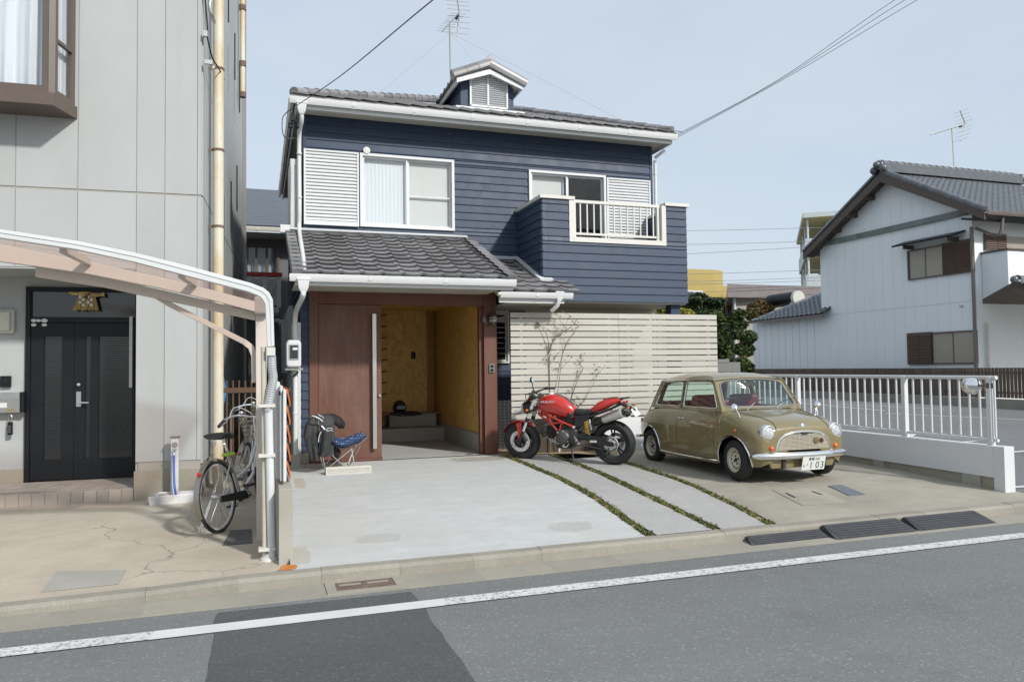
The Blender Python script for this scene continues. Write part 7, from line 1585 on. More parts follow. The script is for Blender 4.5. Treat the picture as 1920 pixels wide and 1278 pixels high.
def mwheel(x, r, w, name):
    rr = r-.105
    ty = B().lathe([(rr, -w*.42), (rr+.03, -w*.49), (rr+.062, -w*.5), (r-.022, -w*.38), (r-.004, -w*.18), (r, 0), (r-.004, w*.18), (r-.022, w*.38), (rr+.062, w*.5), (rr+.03, w*.49), (rr, w*.42)], (0, 0, 0), (0, 1, 0), 48, True).mesh('tyre', M_rubberk, smooth=40)
    o = put(name, ty, MO); o.location = (x, 0, r)
    B().lathe([(rr+.004, -w*.43), (rr+.004, w*.43), (rr-.02, w*.36), (rr-.028, 0), (rr-.02, -w*.36)], (0, 0, 0), (0, 1, 0), 44, True).build('rim', M_mblk, o, smooth=40)
    for k in range(5):
        a = 2*PI*k/5+.3
        for da in (-.10, .10): B().bar((.04*math.cos(a), 0, .04*math.sin(a)), ((rr-.02)*math.cos(a+da*1.4), 0, (rr-.02)*math.sin(a+da*1.4)), .019, .016, (0, 1, 0)).build('wheel_spoke', M_mblk, o)
    B().lathe([(0, -w*.55), (.035, -w*.55), (.045, -.03), (.045, .03), (.035, w*.55), (0, w*.55)], (0, 0, 0), (0, 1, 0), 20).build('hub', M_mblk, o, smooth=40)
    return o
fw_ = mwheel(1.45, .300, .120, 'front_wheel'); rw_ = mwheel(0, .316, .182, 'rear_wheel')
for s in (-1, 1):
    d = B().lathe([(.105, -.0025), (.160, -.0025), (.160, .0025), (.105, .0025)], (0, s*.078, 0), (0, 1, 0), 40, True).build('brake_disc', M_alu, fw_)
    for k in range(5): B().bar((.04*math.cos(k*1.257), s*.070, .04*math.sin(k*1.257)), (.112*math.cos(k*1.257), s*.077, .112*math.sin(k*1.257)), .02, .006, (0, 1, 0)).build('disc_arm', M_mblk, fw_)
    for k in range(18): a = 2*PI*k/18; B().lathe([(0, .004), (.006, .004), (.006, -.004), (0, -.004)], ((.125+.018*(k % 2))*math.cos(a), s*.078, (.125+.018*(k % 2))*math.sin(a)), (0, 1, 0), 6).build('disc_hole', M_dark, d)
    B().obox((1.36, s*.088, .355), (.11, .05, .055), (.6, 0, .8)).build('brake_caliper', M_eng, MO, bevel=.012)
B().lathe([(.0, .012), (.055, .012), (.06, .004), (.10, .004), (.108, -.002), (.10, -.006), (0, -.006)], (0, .118, 0), (0, 1, 0), 36).build('sprocket', M_alu, rw_, smooth=30)
for k in range(6): B().lathe([(0, .020), (.009, .019), (.010, .004), (0, 0)], (.075*math.cos(k*1.047), .118, .075*math.sin(k*1.047)), (0, 1, 0), 8).build('sprocket_bolt', M_eng, rw_)
B().lathe([(0, .035), (.022, .034), (.026, .012), (0, .01)], (0, .118, 0), (0, 1, 0), 14).build('axle_nut', M_mblk, rw_)
B().lathe([(.07, -.003), (.122, -.003), (.122, .003), (.07, .003)], (0, -.11, 0), (0, 1, 0), 32, True).build('brake_disc', M_alu, rw_)
# fork
fd = V((-.285, 0, .64)).normalized(); ftop = V((1.45, 0, .30))+fd*.74
for s in (-1, 1):
    a = V((1.455, s*.105, .275)); ft_ = B().tube([a, a+fd*.20], .024, 12).build('fork_foot', M_mblk, MO, smooth=40)
    B().tube([a+fd*.12, a+fd*.36], .021, 12).build('fork_slider', M_alu, MO, smooth=40); B().tube([a+fd*.36, a+fd*.42], .031, 12).build('fork_collar', M_mblk, MO, smooth=40); B().tube([a+fd*.42, a+fd*.80], .026, 12).build('fork_tube', M_alu, MO, smooth=40)
for t in (.50, .72): B().obox(V((1.45, 0, .30))+fd*t, (.10, .30, .045), (1, 0, -.4)).build('fork_yoke', M_mblk, MO, bevel=.012)
# front mudguard
rows = []
for k in range(17):
    a = R(18+118*k/16); r_ = .318; w_ = .072*(1-.35*(abs(k-8)/8)**3); rows.append([V((1.45+r_*math.cos(a)*(1-.0*abs(u)), w_*u, .30+(r_-.026*u*u)*math.sin(a))) for u in (-1, -.6, 0, .6, 1)])
B().grid(rows).build('front_mudguard', M_mred, MO, smooth=60)
for s in (-1, 1): B().extr([(1.50, s*.075, .575), (1.40, s*.078, .59), (1.405, s*.098, .44), (1.43, s*.098, .30), (1.465, s*.098, .30), (1.475, s*.09, .45)], (0, s*.012, 0)).build('mudguard_stay', M_mred, MO, bevel=.004)
# headlamp and screen
B().lathe([(0, .075), (.05, .07), (.082, .045), (.092, .0), (.082, -.07), (.04, -.11), (0, -.115)], (1.335, 0, .80), (1, 0, -.08), 24).build('headlamp', M_mblk, MO, smooth=50)
B().lathe([(0, .085), (.05, .08), (.080, .056), (.086, .03), (.0, .05)], (1.335, 0, .80), (1, 0, -.08), 24).build('headlamp_glass', mat('pale lamp glass', (.50, .53, .55), .08, coat=1.), MO, smooth=50)
rows = [[V((x, hw*u, z-.04*abs(u)**2)) for u in (-1, -.7, -.3, 0, .3, .7, 1)] for x, z, hw in ((1.345, .86, .075), (1.325, .91, .085), (1.295, .955, .082), (1.26, .985, .07))]
B().grid(rows).build('fly_screen', M_mred, MO, smooth=60)
rows = [[V((x, hw*u, z-.035*abs(u)**2)) for u in (-1, -.5, 0, .5, 1)] for x, z, hw in ((1.29, .96, .08), (1.25, 1.02, .075), (1.215, 1.075, .055))]
B().grid(rows).build('clear_screen', glass_mat('smoked screen', (.5, .5, .5), 1.0), MO, smooth=60)
B().obox((1.215, 0, .985), (.04, .14, .08), (1, 0, .8)).build('instruments', M_mblk, MO, bevel=.015)
# handlebar, grips, levers, mirrors
hb = smoothpath([(1.06, .37, 1.035), (1.10, .24, 1.055), (1.145, .12, 1.04), (1.15, 0, 1.03), (1.145, -.12, 1.04), (1.10, -.24, 1.055), (1.06, -.37, 1.035)], 5)
B().tube(hb, .013, 10).build('handlebar', M_mblk, MO, smooth=40)
for s in (-1, 1):
    B().tube([(1.055, s*.385, 1.033), (1.095, s*.265, 1.052)], .018, 10).build('grip', M_mblk, MO, smooth=40)
    B().tube(smoothpath([(1.12, s*.23, 1.05), (1.14, s*.27, 1.04), (1.115, s*.36, 1.02)], 4), .007, 6).build('lever', M_eng, MO, smooth=40); B().obox((1.105, s*.225, 1.055), (.045, .06, .045)).build('switch_block', M_mblk, MO, bevel=.008)
    if s < 0: continue
    B().tube(smoothpath([(1.11, s*.205, 1.07), (1.115, s*.22, 1.13), (1.10, s*.255, 1.185), (1.09, s*.275, 1.21)], 4), .007, 7).build('mirror_stem', M_mblk, MO, smooth=40)
    mc = V((1.085, s*.30, 1.245)); mn = V((-1, .15*s, -.03)).normalized(); mx__, my__, _z = frame_axes(mn)
    mv = B().lathe([(0, .012), (.045, .012), (.052, .0), (.045, -.018), (0, -.028)], (0, 0, 0), (1, 0, 0), 20); mv.v = [(x, y*1.05, z*.85) for x, y, z in mv.v]
    o = put('mirror_shell', mv.mesh('mirror_shell', M_mblk, smooth=50), MO); o.location = mc; o.rotation_euler = (0, 0, PI+s*.15)
    gv = B().lathe([(0, .0145), (.044, .0145), (.044, .012)], (0, 0, 0), (1, 0, 0), 20); gv.v = [(x, y*1.05, z*.85) for x, y, z in gv.v]; put('mirror_glass', gv.mesh('mirror_glass', mat('painted sky reflection', (.36, .60, .80), .1, .0, coat=1.), smooth=30), o)  # mirror face painted flat light blue in place of a reflected sky
for s in (-1, 1): B().tube(smoothpath([(1.13, s*.2, 1.05), (1.27, s*.16, 1.0), (1.25, s*.1, .85), (1.15, s*.07, .75)], 5), .006, 6).build('control_cable', M_mblk, MO, smooth=40)
for s in (-1, 1): B().tube([(1.245, s*.10, .78), (1.25, s*.17, .785)], .008, 6).build('indicator_stalk', M_mblk, MO); B().sph((1.25, s*.19, .785), .022, 10, 6, (1.2, 1.3, .8)).build('indicator', M_amber, MO, smooth=60)
# tank
secs = [(1.135, .865, .815, .035), (1.115, .925, .775, .085), (1.06, .975, .735, .128), (.96, 1.008, .70, .155), (.84, 1.008, .672, .165), (.72, .965, .648, .155), (.62, .89, .632, .125), (.555, .815, .622, .088), (.53, .765, .63, .05)]
rg = []
for x, zt, zb, hw in secs:
    zc = zb+(zt-zb)*.50; ring = []
    for k in range(24):
        a = 2*PI*k/24; c_, s_ = math.cos(a), math.sin(a); e = .72; yy = hw*math.copysign(abs(c_)**e, c_); zz = (zt-zc if s_ > 0 else zc-zb)*math.copysign(abs(s_)**.8, s_)
        ring.append(V((x-.05*(zc+zz-zc)/.15*(0), yy*(1-.18*max(0, -s_)), zc+zz)))
    rg.append(ring)
rg2 = []
for i in range(len(rg)-1):
    for t in (0, .33, .67): rg2.append([rg[i][k].lerp(rg[i+1][k], t) for k in range(24)])
rg2.append(rg[-1]); TB = B().rings(rg2); TKme = TB.mesh('fuel_tank', M_mred, smooth=60)
TK = put('fuel_tank', TKme, MO); md = TK.modifiers.new('s', 'SMOOTH'); md.iterations = 6; md.factor = .5
bmt = bmesh.new(); bmt.from_mesh(TKme); tbv = BVHTree.FromBMesh(bmt); bmt.free()
def ont(x, z, s=1, off=.002):
    h = tbv.ray_cast(V((x, s, z)), V((0, -s, 0))); return h[0]+V((0, s*off, 0)) if h[0] else V((x, s*.16, z))
rows = []
for x in (1.085, 1.0, .9, .8, .7, .62, .575):
    zt = lerp_tab([(q[0], q[1]) for q in secs[::-1]], x); rows.append([V((x, y, zt+.004-.02*abs(y/.055)**2)) for y in (-.055, -.03, 0, .03, .055)])
B().grid(rows).build('tank_stripe', mat('dark grey stripe', (.06, .06, .065), .4), TK, smooth=60)
B().lathe([(0, .018), (.04, .016), (.05, .004), (.05, -.01)], (.93, 0, 1.006), (0, 0, 1), 20).build('filler_cap', M_alu, TK, smooth=40)
pts = [ont(1.075-.035*(1-math.cos(a))*.0+.030*math.cos(a), .868+.022*math.sin(a), 1, .004) for a in [2*PI*k/16 for k in range(16)]]
c = sum(pts, V())/16+V((0, .006, 0)); B().add(pts+[c], [(i, (i+1) % 16, 16) for i in range(16)]).build('side_intake', mat('intake grey', (.14, .13, .12), .5), TK)
tm = text_mesh('tank_lettering', 'DUCATI', .052, M_white, .0012); p0 = ont(.955, .905, 1, .006); p1 = ont(.90, .905, 1, .006); ux = (p1-p0).normalized(); uz = (ont(.93, .93, 1, .006)-ont(.93, .88, 1, .006)).normalized(); un = ux.cross(uz).normalized(); uz = un.cross(ux)
o = put('tank_lettering', tm, TK); o.matrix_basis = Matrix.Translation(ont(.925, .905, 1, .010)) @ Matrix((ux*1.15, uz*.9, un)).transposed().to_4x4()
# seat and tail
def loft(secs, name, m, n=18, e=.8, par=MO):
    rg = []
    for x, zt, zb, hw in secs: zc = (zt+zb)/2; rg.append([V((x, hw*math.copysign(abs(math.cos(a))**e, math.cos(a)), zc+(zt-zc)*math.copysign(abs(math.sin(a))**e, math.sin(a)))) for a in [2*PI*k/n for k in range(n)]])
    return B().rings(rg).build(name, m, par, smooth=50)
loft([(.60, .80, .72, .05), (.55, .795, .69, .085), (.46, .785, .68, .11), (.36, .785, .70, .125), (.28, .805, .72, .125), (.22, .845, .75, .11), (.19, .87, .78, .09)], 'seat', M_seat)
loft([(.31, .80, .745, .10), (.26, .84, .735, .118), (.18, .905, .75, .122), (.06, .945, .80, .118), (-.04, .955, .85, .10), (-.12, .955, .89, .075), (-.165, .95, .92, .04)], 'tail_cowl', M_mred)
rows = [[V((x, y, z+.004-.25*y*y)) for y in (-.05, -.025, 0, .025, .05)] for x, z in ((.16, .892), (.08, .945), (-.02, .956), (-.10, .957))]
B().grid(rows).build('tail_stripe', mat('tail stripe', (.05, .05, .055), .4), MO, smooth=50)
B().extr([(-.09, -.06, .95), (-.26, -.05, .965), (-.26, .05, .965), (-.09, .06, .95)], (0, 0, -.018)).build('tail_lip', M_mblk, MO, bevel=.005)
for s in (-1, 1):
    loft_ = None; B().tube([(.50, s*.10, .66), (.25, s*.11, .71), (.0, s*.09, .80), (-.12, s*.06, .86)], .017, 8).build('subframe', M_mblk, MO, smooth=40)
    B().extr([(.52, s*.105, .70), (.30, s*.12, .735), (.30, s*.12, .69), (.40, s*.115, .56), (.56, s*.10, .52)], (0, s*.012, 0)).build('side_panel', M_mblk, MO, bevel=.004)
# trellis frame
jt = {'h1': (1.12, .045, .84), 'h2': (1.13, .04, .70), 'a': (.93, .12, .70), 'b': (.90, .12, .585), 'c': (.72, .135, .615), 'd': (.70, .13, .50), 'e': (.54, .135, .545), 'f': (.79, .12, .46)}
for s in (-1, 1):
    J = {k: V((v[0], v[1]*s, v[2])) for k, v in jt.items()}
    for a, c in (('h1', 'a'), ('a', 'c'), ('c', 'e'), ('h2', 'b'), ('b', 'f'), ('h1', 'h2'), ('h2', 'a'), ('a', 'b'), ('b', 'c'), ('c', 'f'), ('h1', 'b')):
        B().tube([J[a], J[c]], .0145, 10).build('frame_tube', M_mred, MO, smooth=40)
    B().lathe([(0, .012), (.018, .011), (.02, 0), (.02, -.01)], J['e']+V((0, s*.012, 0)), (0, s, 0), 14).build('frame_bolt', M_alu, MO, smooth=40)
# engine
B().box(.50, -.14, .30, .84, .14, .52).build('crankcase', M_eng, MO, bevel=.04)
B().lathe([(0, .045), (.05, .044), (.075, .036), (.10, .022), (.112, .0), (.112, -.04)], (.725, .145, .385), (0, 1, 0), 30).build('alternator_cover', mat('dark cover', (.085, .078, .075), .5, .3, var=.2, vs=20), MO, smooth=40)
for k in range(7): a = 2*PI*k/7; B().lathe([(0, .012), (.009, .011), (.010, 0)], (.725+.102*math.cos(a), .165, .385+.102*math.sin(a)), (0, 1, 0), 8).build('cover_bolt', M_alu, MO)
B().lathe([(0, .05), (.03, .048), (.046, .04), (.05, 0), (.05, -.03)], (.575, .145, .36), (0, 1, 0), 20).build('sprocket_cover', M_mblk, MO, smooth=40)
B().lathe([(0, .03), (.09, .028), (.10, .0), (.10, -.04)], (.69, -.145, .39), (0, -1, 0), 26).build('clutch_cover', M_eng, MO, smooth=40)
for (o_, d_, nm) in ((V((.80, 0, .44)), V((1, 0, .12)).normalized(), 'front_cylinder'), (V((.66, 0, .48)), V((-.12, 0, 1)).normalized(), 'rear_cylinder')):
    cy = B().tube([o_, o_+d_*.22], .075, 16).build(nm, M_eng, MO, smooth=40)
    for k in range(7): B().obox(o_+d_*(.05+.02*k), (.006, .21, .19), d_).build('cooling_fin', M_eng, cy)
    B().obox(o_+d_*.235, (.10, .20, .16), d_).build('cylinder_head', M_eng, cy, bevel=.02)
    for s in (-1, 1): B().lathe([(0, .02), (.03, .018), (.04, 0)], o_+d_*.24+V((0, s*.10, 0)), (0, s, 0), 14).build('belt_cover', M_mblk, cy, smooth=40)
B().box(1.045, -.10, .37, 1.075, .10, .50).build('oil_cooler', M_mblk, MO, bevel=.006)
B().box(.60, -.10, .215, .86, .10, .31).build('belly_cover', M_mblk, MO, bevel=.03)
for z_, x0 in ((.62, .84), (.55, .62)): B().box(x0-.06, -.07, z_-.05, x0+.06, .07, z_+.04).build('throttle_body', M_mblk, MO, bevel=.015)
# exhaust
B().tube(smoothpath([(1.03, -.04, .46), (1.06, -.07, .36), (.95, -.11, .27), (.70, -.15, .28), (.45, -.16, .42), (.28, -.13, .56), (.14, -.08, .62)], 6), .022, 10).build('header_pipe', M_alu, MO, smooth=40)
B().tube(smoothpath([(.58, .0, .62), (.46, .05, .60), (.34, .08, .58), (.20, .06, .62)], 6), .022, 10).build('header_pipe', M_alu, MO, smooth=40)
for s in (1, -1):
    a, c = V((.22, s*.115, .615)), V((-.23, s*.155, .775)); d = (c-a).normalized()
    B().tube([a-d*.06, a, a+d*.14], [.03, .052, .062], 14).build('silencer_shield', M_mblk, MO, smooth=40)
    sl = B().tube([a+d*.13, a+d*.18, a+d*.40, a+d*.465], [.058, .066, .068, .060], 18).build('silencer', M_can, MO, smooth=40)
    B().tube([a+d*.462, a+d*.478], .045, 16).build('silencer_tip', M_mblk, sl, smooth=40); B().tube([a+d*.43, a+d*.455], .0685, 18).build('silencer_band', M_alu, sl, smooth=40)
# swingarm, shock, chain, stands, pegs
for s in (-1, 1): B().rings([[V((x, s*y_, z+dz)) + V((0, s*dy, 0)) for dy, dz in ((-.02, -h), (.02, -h), (.02, h), (-.02, h))] for x, y_, z, h in ((.60, .10, .41, .04), (.40, .115, .405, .045), (.18, .13, .36, .04), (.02, .135, .318, .035), (-.05, .135, .316, .028))]).build('swingarm', M_mblk, MO, bevel=.006)
B().box(.30, -.10, .36, .50, .10, .46).build('swingarm_bridge', M_mblk, MO, bevel=.02)
sp_ = [V((.335+.045*math.cos(a)+.02*a/25, .085+.0*a, .455+.0048*a)) + V((0, .045*math.sin(a), 0)) for a in [.5*k for k in range(72)]]
B().tube(sp_, .0085, 6).build('shock_spring', M_yelsp, MO, smooth=50); B().tube([(.33, .085, .42), (.365, .085, .66)], .022, 10).build('shock_body', M_alu, MO, smooth=40)
ch = [V((.575+.05*math.cos(a), .14, .36+.05*math.sin(a))) for a in [PI*.5-PI*k/8 for k in range(9)]][::1] + [V((.0+.095*math.cos(a), .125, .316+.095*math.sin(a))) for a in [-PI*.5-PI*k/10 for k in range(11)]]
B().tube(ch, .008, 5, closed=True).build('drive_chain', M_eng, MO)
B().extr([(.42, .135, .43), (.10, .142, .415), (.02, .142, .38), (.10, .142, .375), (.42, .135, .395)], (0, .014, 0)).build('chain_guard', M_mblk, MO)
B().box(.20, .152, .335, .30, .156, .365).build('arm_sticker', M_white, MO)
B().extr([(.16, -.06, .62), (.16, .06, .62), (-.25, .06, .70), (-.25, -.06, .70)], (0, 0, .02)).build('rear_hugger', M_mblk, MO)
hgr = [[V((r_*math.cos(a), .085*u, .316+(r_-.02*u*u)*math.sin(a))) for u in (-1, -.5, 0, .5, 1)] for r_ in (.345,) for a in [R(70+70*k/8) for k in range(9)]]
sf = smoothpath([(.60, .12, .27), (.56, .20, .16), (.50, .285, .03)], 4); B().tube(sf, .012, 8).build('side_stand', M_mblk, MO, smooth=40); B().obox((.495, .292, .020), (.09, .05, .012)).build('stand_foot', M_mblk, MO, bevel=.004)
for s in (-1, 1):
    B().tube([(.50, s*.13, .33), (.50, s*.26, .335)], .014, 8).build('foot_peg', M_mblk, MO, smooth=40); B().tube([(.27, s*.13, .50), (.26, s*.24, .505)], .013, 8).build('passenger_peg', M_mblk, MO, smooth=40)
    B().extr([(.54, s*.135, .42), (.46, s*.135, .30), (.50, s*.135, .30), (.58, s*.135, .40)], (0, s*.01, 0)).build('heel_plate', M_alu, MO); B().tube([(.30, s*.13, .66), (.27, s*.135, .49)], .012, 6).build('peg_hanger', M_alu, MO, smooth=40)
B().tube(smoothpath([(.62, .16, .31), (.66, .18, .26), (.72, .18, .27)], 4), .007, 6).build('gear_lever', M_alu, MO, smooth=40)
# tail rack, number plate, lamp
B().extr([(-.10, -.04, .90), (-.10, .04, .90), (-.33, .035, .80), (-.33, -.035, .80)], (0, 0, -.03)).build('plate_bracket', M_mblk, MO, bevel=.004)
B().obox((-.20, 0, .895), (.05, .12, .035)).build('tail_lamp', M_redl, MO, bevel=.008)
pn2 = V((-1, 0, .62)).normalized(); pu2 = V((.62, 0, 1)).normalized(); c = V((-.345, 0, .755))
mp = B().obox(c, (.23, .125, .003), (0, -1, 0), pu2).build('number_plate', mat('white bike plate', (.66, .67, .66), .4, var=.04), MO)
for i, (t_, z_) in enumerate((('豊橋', .03), ('12-40', -.022))):
    me = text_mesh('plate_text', t_ if i == 0 else '', .045, M_green, .0008) if i == 0 else None
    if me: o = put('plate_text', me, mp); o.matrix_basis = Matrix.Translation(c+pu2*z_+pn2*.0028) @ Matrix((V((0, -1, 0)), pu2, pn2)).transposed().to_4x4()
B().box(-.348, -.08, .72, -.344, .08, .724).build('plate_line', M_green, mp)
for s in (-1, 1): B().tube([(-.27, s*.03, .835), (-.28, s*.12, .835)], .007, 6).build('indicator_stalk', M_mblk, MO); B().sph((-.285, s*.14, .835), .02, 10, 6, (1.2, 1.3, .8)).build('indicator', M_amber, MO, smooth=60)
# ================================================================ BICYCLES (local: x forward, y left, z up)
M_silver = mat('silver bicycle paint', (.62, .63, .64), .3, .5, var=.08); M_fend = mat('dull steel fender', (.30, .28, .25), .35, .8, var=.2); M_spk = mat('spoke steel', (.42, .42, .41), .3, .9)
def bicycle(name, label, loc, yaw, lean, steer, full=True):
    t = thing(name, label, 'bicycle', loc, (R(lean), 0, yaw), group='bicycles under the carport', local=True); r = .335; wb = 1.06
    def bw(x, par, nm):
        ty = B().lathe([(r-.03, -.012), (r-.012, -.019), (r, -.006), (r, .006), (r-.012, .019), (r-.03, .012)], (0, 0, 0), (0, 1, 0), 44, True).mesh('tyre', M_rubberk, smooth=40)
        o = put(nm, ty, par); o.location = (x, 0, r); B().lathe([(r-.030, -.013), (r-.030, .013), (r-.045, .009), (r-.045, -.009)], (0, 0, 0), (0, 1, 0), 44, True).build('rim', M_alu, o, smooth=30)
        b = B()
        for k in range(28): a = 2*PI*k/28; s = 1 if k % 2 else -1; a2 = a+(.35 if k % 4 < 2 else -.35); b.tube([(.02*math.cos(a2), s*.028, .02*math.sin(a2)), ((r-.04)*math.cos(a), 0, (r-.04)*math.sin(a))], .0016, 4, caps=False)
        b.build('spokes', M_spk, o, kind='stuff', fix=False); B().tube([(0, -.05, 0), (0, .05, 0)], .018, 10).build('hub', M_alu, o, smooth=40); return o
    rw = bw(0, t, 'rear_wheel'); fr_ = thing.__call__ if False else None
    B().tube([(.0, -.06, r), (0, .06, r)], .009, 6).build('rear_axle', M_eng, t)
    bb = V((.44, 0, .27)); st = V((.27, 0, .72)); hd_ = V((.90, 0, .80)); hl = V((.925, 0, .70))
    B().tube([bb, st], .017, 10).build('seat_tube', M_silver, t, smooth=40)
    B().tube(smoothpath([hl, V((.78, 0, .47)), bb+V((.03, 0, .03))], 6), .020, 10).build('down_tube', M_silver, t, smooth=40); B().tube(smoothpath([hd_, V((.70, 0, .55)), V((.36, 0, .44))], 6), .015, 10).build('upper_tube', M_silver, t, smooth=40)
    for s in (-1, 1): B().tube([bb+V((0, s*.03, 0)), V((0, s*.055, r))], .009, 8).build('chain_stay', M_silver, t, smooth=40); B().tube([V((.29, s*.02, .66)), V((0, s*.058, r))], .008, 8).build('seat_stay', M_silver, t, smooth=40)
    B().tube([V((.88, 0, .86)), V((.94, 0, .66))], .022, 10).build('head_tube', M_silver, t, smooth=40)
    sp = B().tube([st, st+V((-.05, 0, .13))], .012, 8).build('seat_post', M_chrome, t, smooth=40)
    rows = []
    for x, w_, z in ((.39, .022, .885), (.34, .034, .894), (.26, .066, .890), (.17, .112, .898), (.09, .128, .910), (.05, .108, .910)): rows.append([V((x, w_*math.cos(a), z+(.018 if math.sin(a) > 0 else .045)*math.sin(a))) for a in [2*PI*k/16 for k in range(16)]])
    B().rings(rows).build('saddle', M_seat, t, smooth=60)
    for s in (-1, 1):
        cs = [V((.13+.018*math.cos(a), s*.05+.018*math.sin(a), .80+.0035*a)) for a in [.6*k for k in range(32)]]; B().tube(cs, .003, 4).build('saddle_spring', M_chrome, t)
    # steering group turned with the bar
    sg = bpy.data.objects.new('tmp', None)
    bpy.data.objects.remove(sg); ang = R(steer); C0 = V((.93, 0, 0)); Rz = Matrix.Rotation(ang, 3, 'Z')
    def S(p): p = V(p); return C0+Rz@(p-C0)
    fwl = bw(wb, t, 'front_wheel'); fwl.location = S((wb, 0, r)); fwl.rotation_euler = (0, 0, ang)
    for s in (-1, 1): B().tube([S(q) for q in smoothpath([(.945, s*.03, .68), (.97, s*.055, .55), (1.01, s*.058, .42), (wb, s*.058, r)], 4)], .010, 8).build('fork_blade', M_silver, t, smooth=40)
    B().tube([S((.875, 0, .86)), S((.86, 0, 1.0)), S((.90, 0, 1.02))], .012, 8).build('stem', M_chrome, t, smooth=40)
    B().tube([S(q) for q in smoothpath([(.66, .29, .98), (.76, .27, 1.03), (.88, .17, 1.06), (.92, .05, 1.03), (.92, -.05, 1.03), (.88, -.17, 1.06), (.76, -.27, 1.03), (.66, -.29, .98)], 6)], .011, 8).build('handlebar', M_chrome, t, smooth=40)
    for s in (-1, 1):
        B().tube([S((.64, s*.293, .972)), S((.75, s*.275, 1.024))], .016, 8).build('grip', M_seat, t, smooth=40); B().tube([S(q) for q in smoothpath([(.80, s*.25, 1.03), (.82, s*.285, 1.0), (.70, s*.32, .955)], 4)], .006, 6).build('brake_lever', M_chrome, t, smooth=40)
        B().tube([S(q) for q in smoothpath([(.82, s*.24, 1.05), (.92, s*.2, 1.15), (1.0, s*.06, 1.05), (.96, s*.02, .85)], 6)], .004, 5).build('brake_cable', M_alu, t, smooth=40)
    B().sph(S((.88, .13, 1.085)), .028, 10, 6, (1, 1, .7)).build('bell', M_chrome, t, smooth=60)
    # wire basket
    bk = B(); x0, x1, y0, z0, z1 = .955, 1.23, .19, .80, 1.03
    for j in range(6):
        z = z0+(z1-z0)*j/5; g = .82+.18*j/5; xc = (x0+x1)/2; hx2 = (x1-x0)/2*g; hy = y0*g; bk.tube([S((xc+sx*hx2, sy*hy, z)) for sx, sy in ((-1, -1), (1, -1), (1, 1), (-1, 1))], .0055 if j == 5 else .003, 5, closed=True)
    for k in range(7):
        f_ = -1+2*k/6
        for sx, sy in (((-1, f_), (1, f_)) if True else ()): bk.tube([S((xc+sx*(x1-x0)/2*.82, sy*y0*.82, z0)), S((xc+sx*(x1-x0)/2, sy*y0, z1))], .003, 4)
        for sy in (-1, 1): bk.tube([S((xc+f_*(x1-x0)/2*.82, sy*y0*.82, z0)), S((xc+f_*(x1-x0)/2, sy*y0, z1))], .003, 4)
        bk.tube([S((x0+.03, f_*y0*.82, z0)), S((x1-.03, f_*y0*.82, z0))], .003, 4)
    bk.build('wire_basket', mat('brassy wire', (.46, .42, .34), .3, .9), t, kind='stuff', fix=False)
    B().tube([S((.97, 0, .78)), S((1.04, 0, .80))], .012, 6).build('basket_bracket', M_chrome, t)
    B().lathe([(0, .05), (.03, .045), (.04, .02), (.03, -.02), (0, -.03)], S((1.09, .09, .62)), Rz@V((1, 0, 0)), 14).build('head_lamp', M_chrome, t, smooth=50)
    # mudguards
    def guard(c, a0, a1, nm, m, f=lambda p: p):
        rows = [[f(V((c[0]+(r+.022)*math.cos(a), .026*u, c[1]+(r+.022-.010*u*u)*math.sin(a)))) for u in (-1, -.6, 0, .6, 1)] for a in [R(a0+(a1-a0)*k/20) for k in range(21)]]
        return B().grid(rows).build(nm, m, t, smooth=60)
    guard((0, r), 30, 205, 'rear_mudguard', M_fend); guard((wb, r), 25, 150, 'front_mudguard', M_silver, S)
    for s in (-1, 1): B().tube([(0, s*.05, r), ((r+.02)*math.cos(R(165)), s*.022, r+(r+.02)*math.sin(R(165)))], .003, 5).build('mudguard_stay', M_spk, t)
    a_ = R(138); B().lathe([(0, .02), (.018, .018), (.022, 0)], V(((r+.024)*math.cos(a_), 0, r+(r+.024)*math.sin(a_))), V((math.cos(a_), 0, math.sin(a_))), 12).build('rear_reflector', M_redl, t, smooth=40)
    # drive side (right): chain case, crank, pedals
    B().extr([(-.05, -.055, r-.05), (-.05, -.055, r+.01), (.40, -.055, .325), (.49, -.055, .31), (.51, -.055, .27), (.46, -.055, .235)], (0, -.02, 0)).build('chain_case', M_seat, t, bevel=.008)
    B().tube([(.44, -.11, .27), (.44, .11, .27)], .015, 8).build('bottom_bracket', M_eng, t); B().tube([(.44, .10, .27), (.56, .11, .16)], .009, 6).build('crank_arm', M_alu, t); B().tube([(.44, -.10, .27), (.32, -.11, .38)], .009, 6).build('crank_arm', M_alu, t)
    B().obox((.56, .16, .16), (.09, .08, .025)).build('pedal', M_seat, t, bevel=.004); B().obox((.32, -.16, .38), (.09, .08, .025)).build('pedal', M_seat, t, bevel=.004)
    B().tube([(.02, .07, r-.02), (-.03, .20, .02)], .009, 6).build('kick_stand', M_alu, t); B().tube([(.02, .06, r-.02), (-.02, .19, .02)], .008, 6).build('stand_leg', M_alu, t)
    B().tube([S((.98, .05, .62)), S((.98, .05, .66))], .02, 8).build('dynamo', M_alu, t, smooth=40)
    return t
b1_ = gr(413, 1000, .095); bicycle('bicycle', 'silver city bicycle with a wire basket, nearest the street beside the carport post', (b1_.x, b1_.y+.05, .095), R(64), -6, 8)
bk1 = bpy.data.objects['bicycle']
B().tube([V((.285+.05*math.cos(a), .05*math.sin(a), .70)) for a in [2*PI*k/18 for k in range(18)]], .016, 7, closed=True).build('ring_lock', mat('lime lock', (.42, .62, .04), .4), bk1, smooth=50)
b2_ = gr(448, 945, .10); bicycle('bicycle', 'second bicycle standing deeper under the carport, half hidden behind the silver one', (b2_.x+.02, b2_.y+.25, .10), R(78), 4, -14)
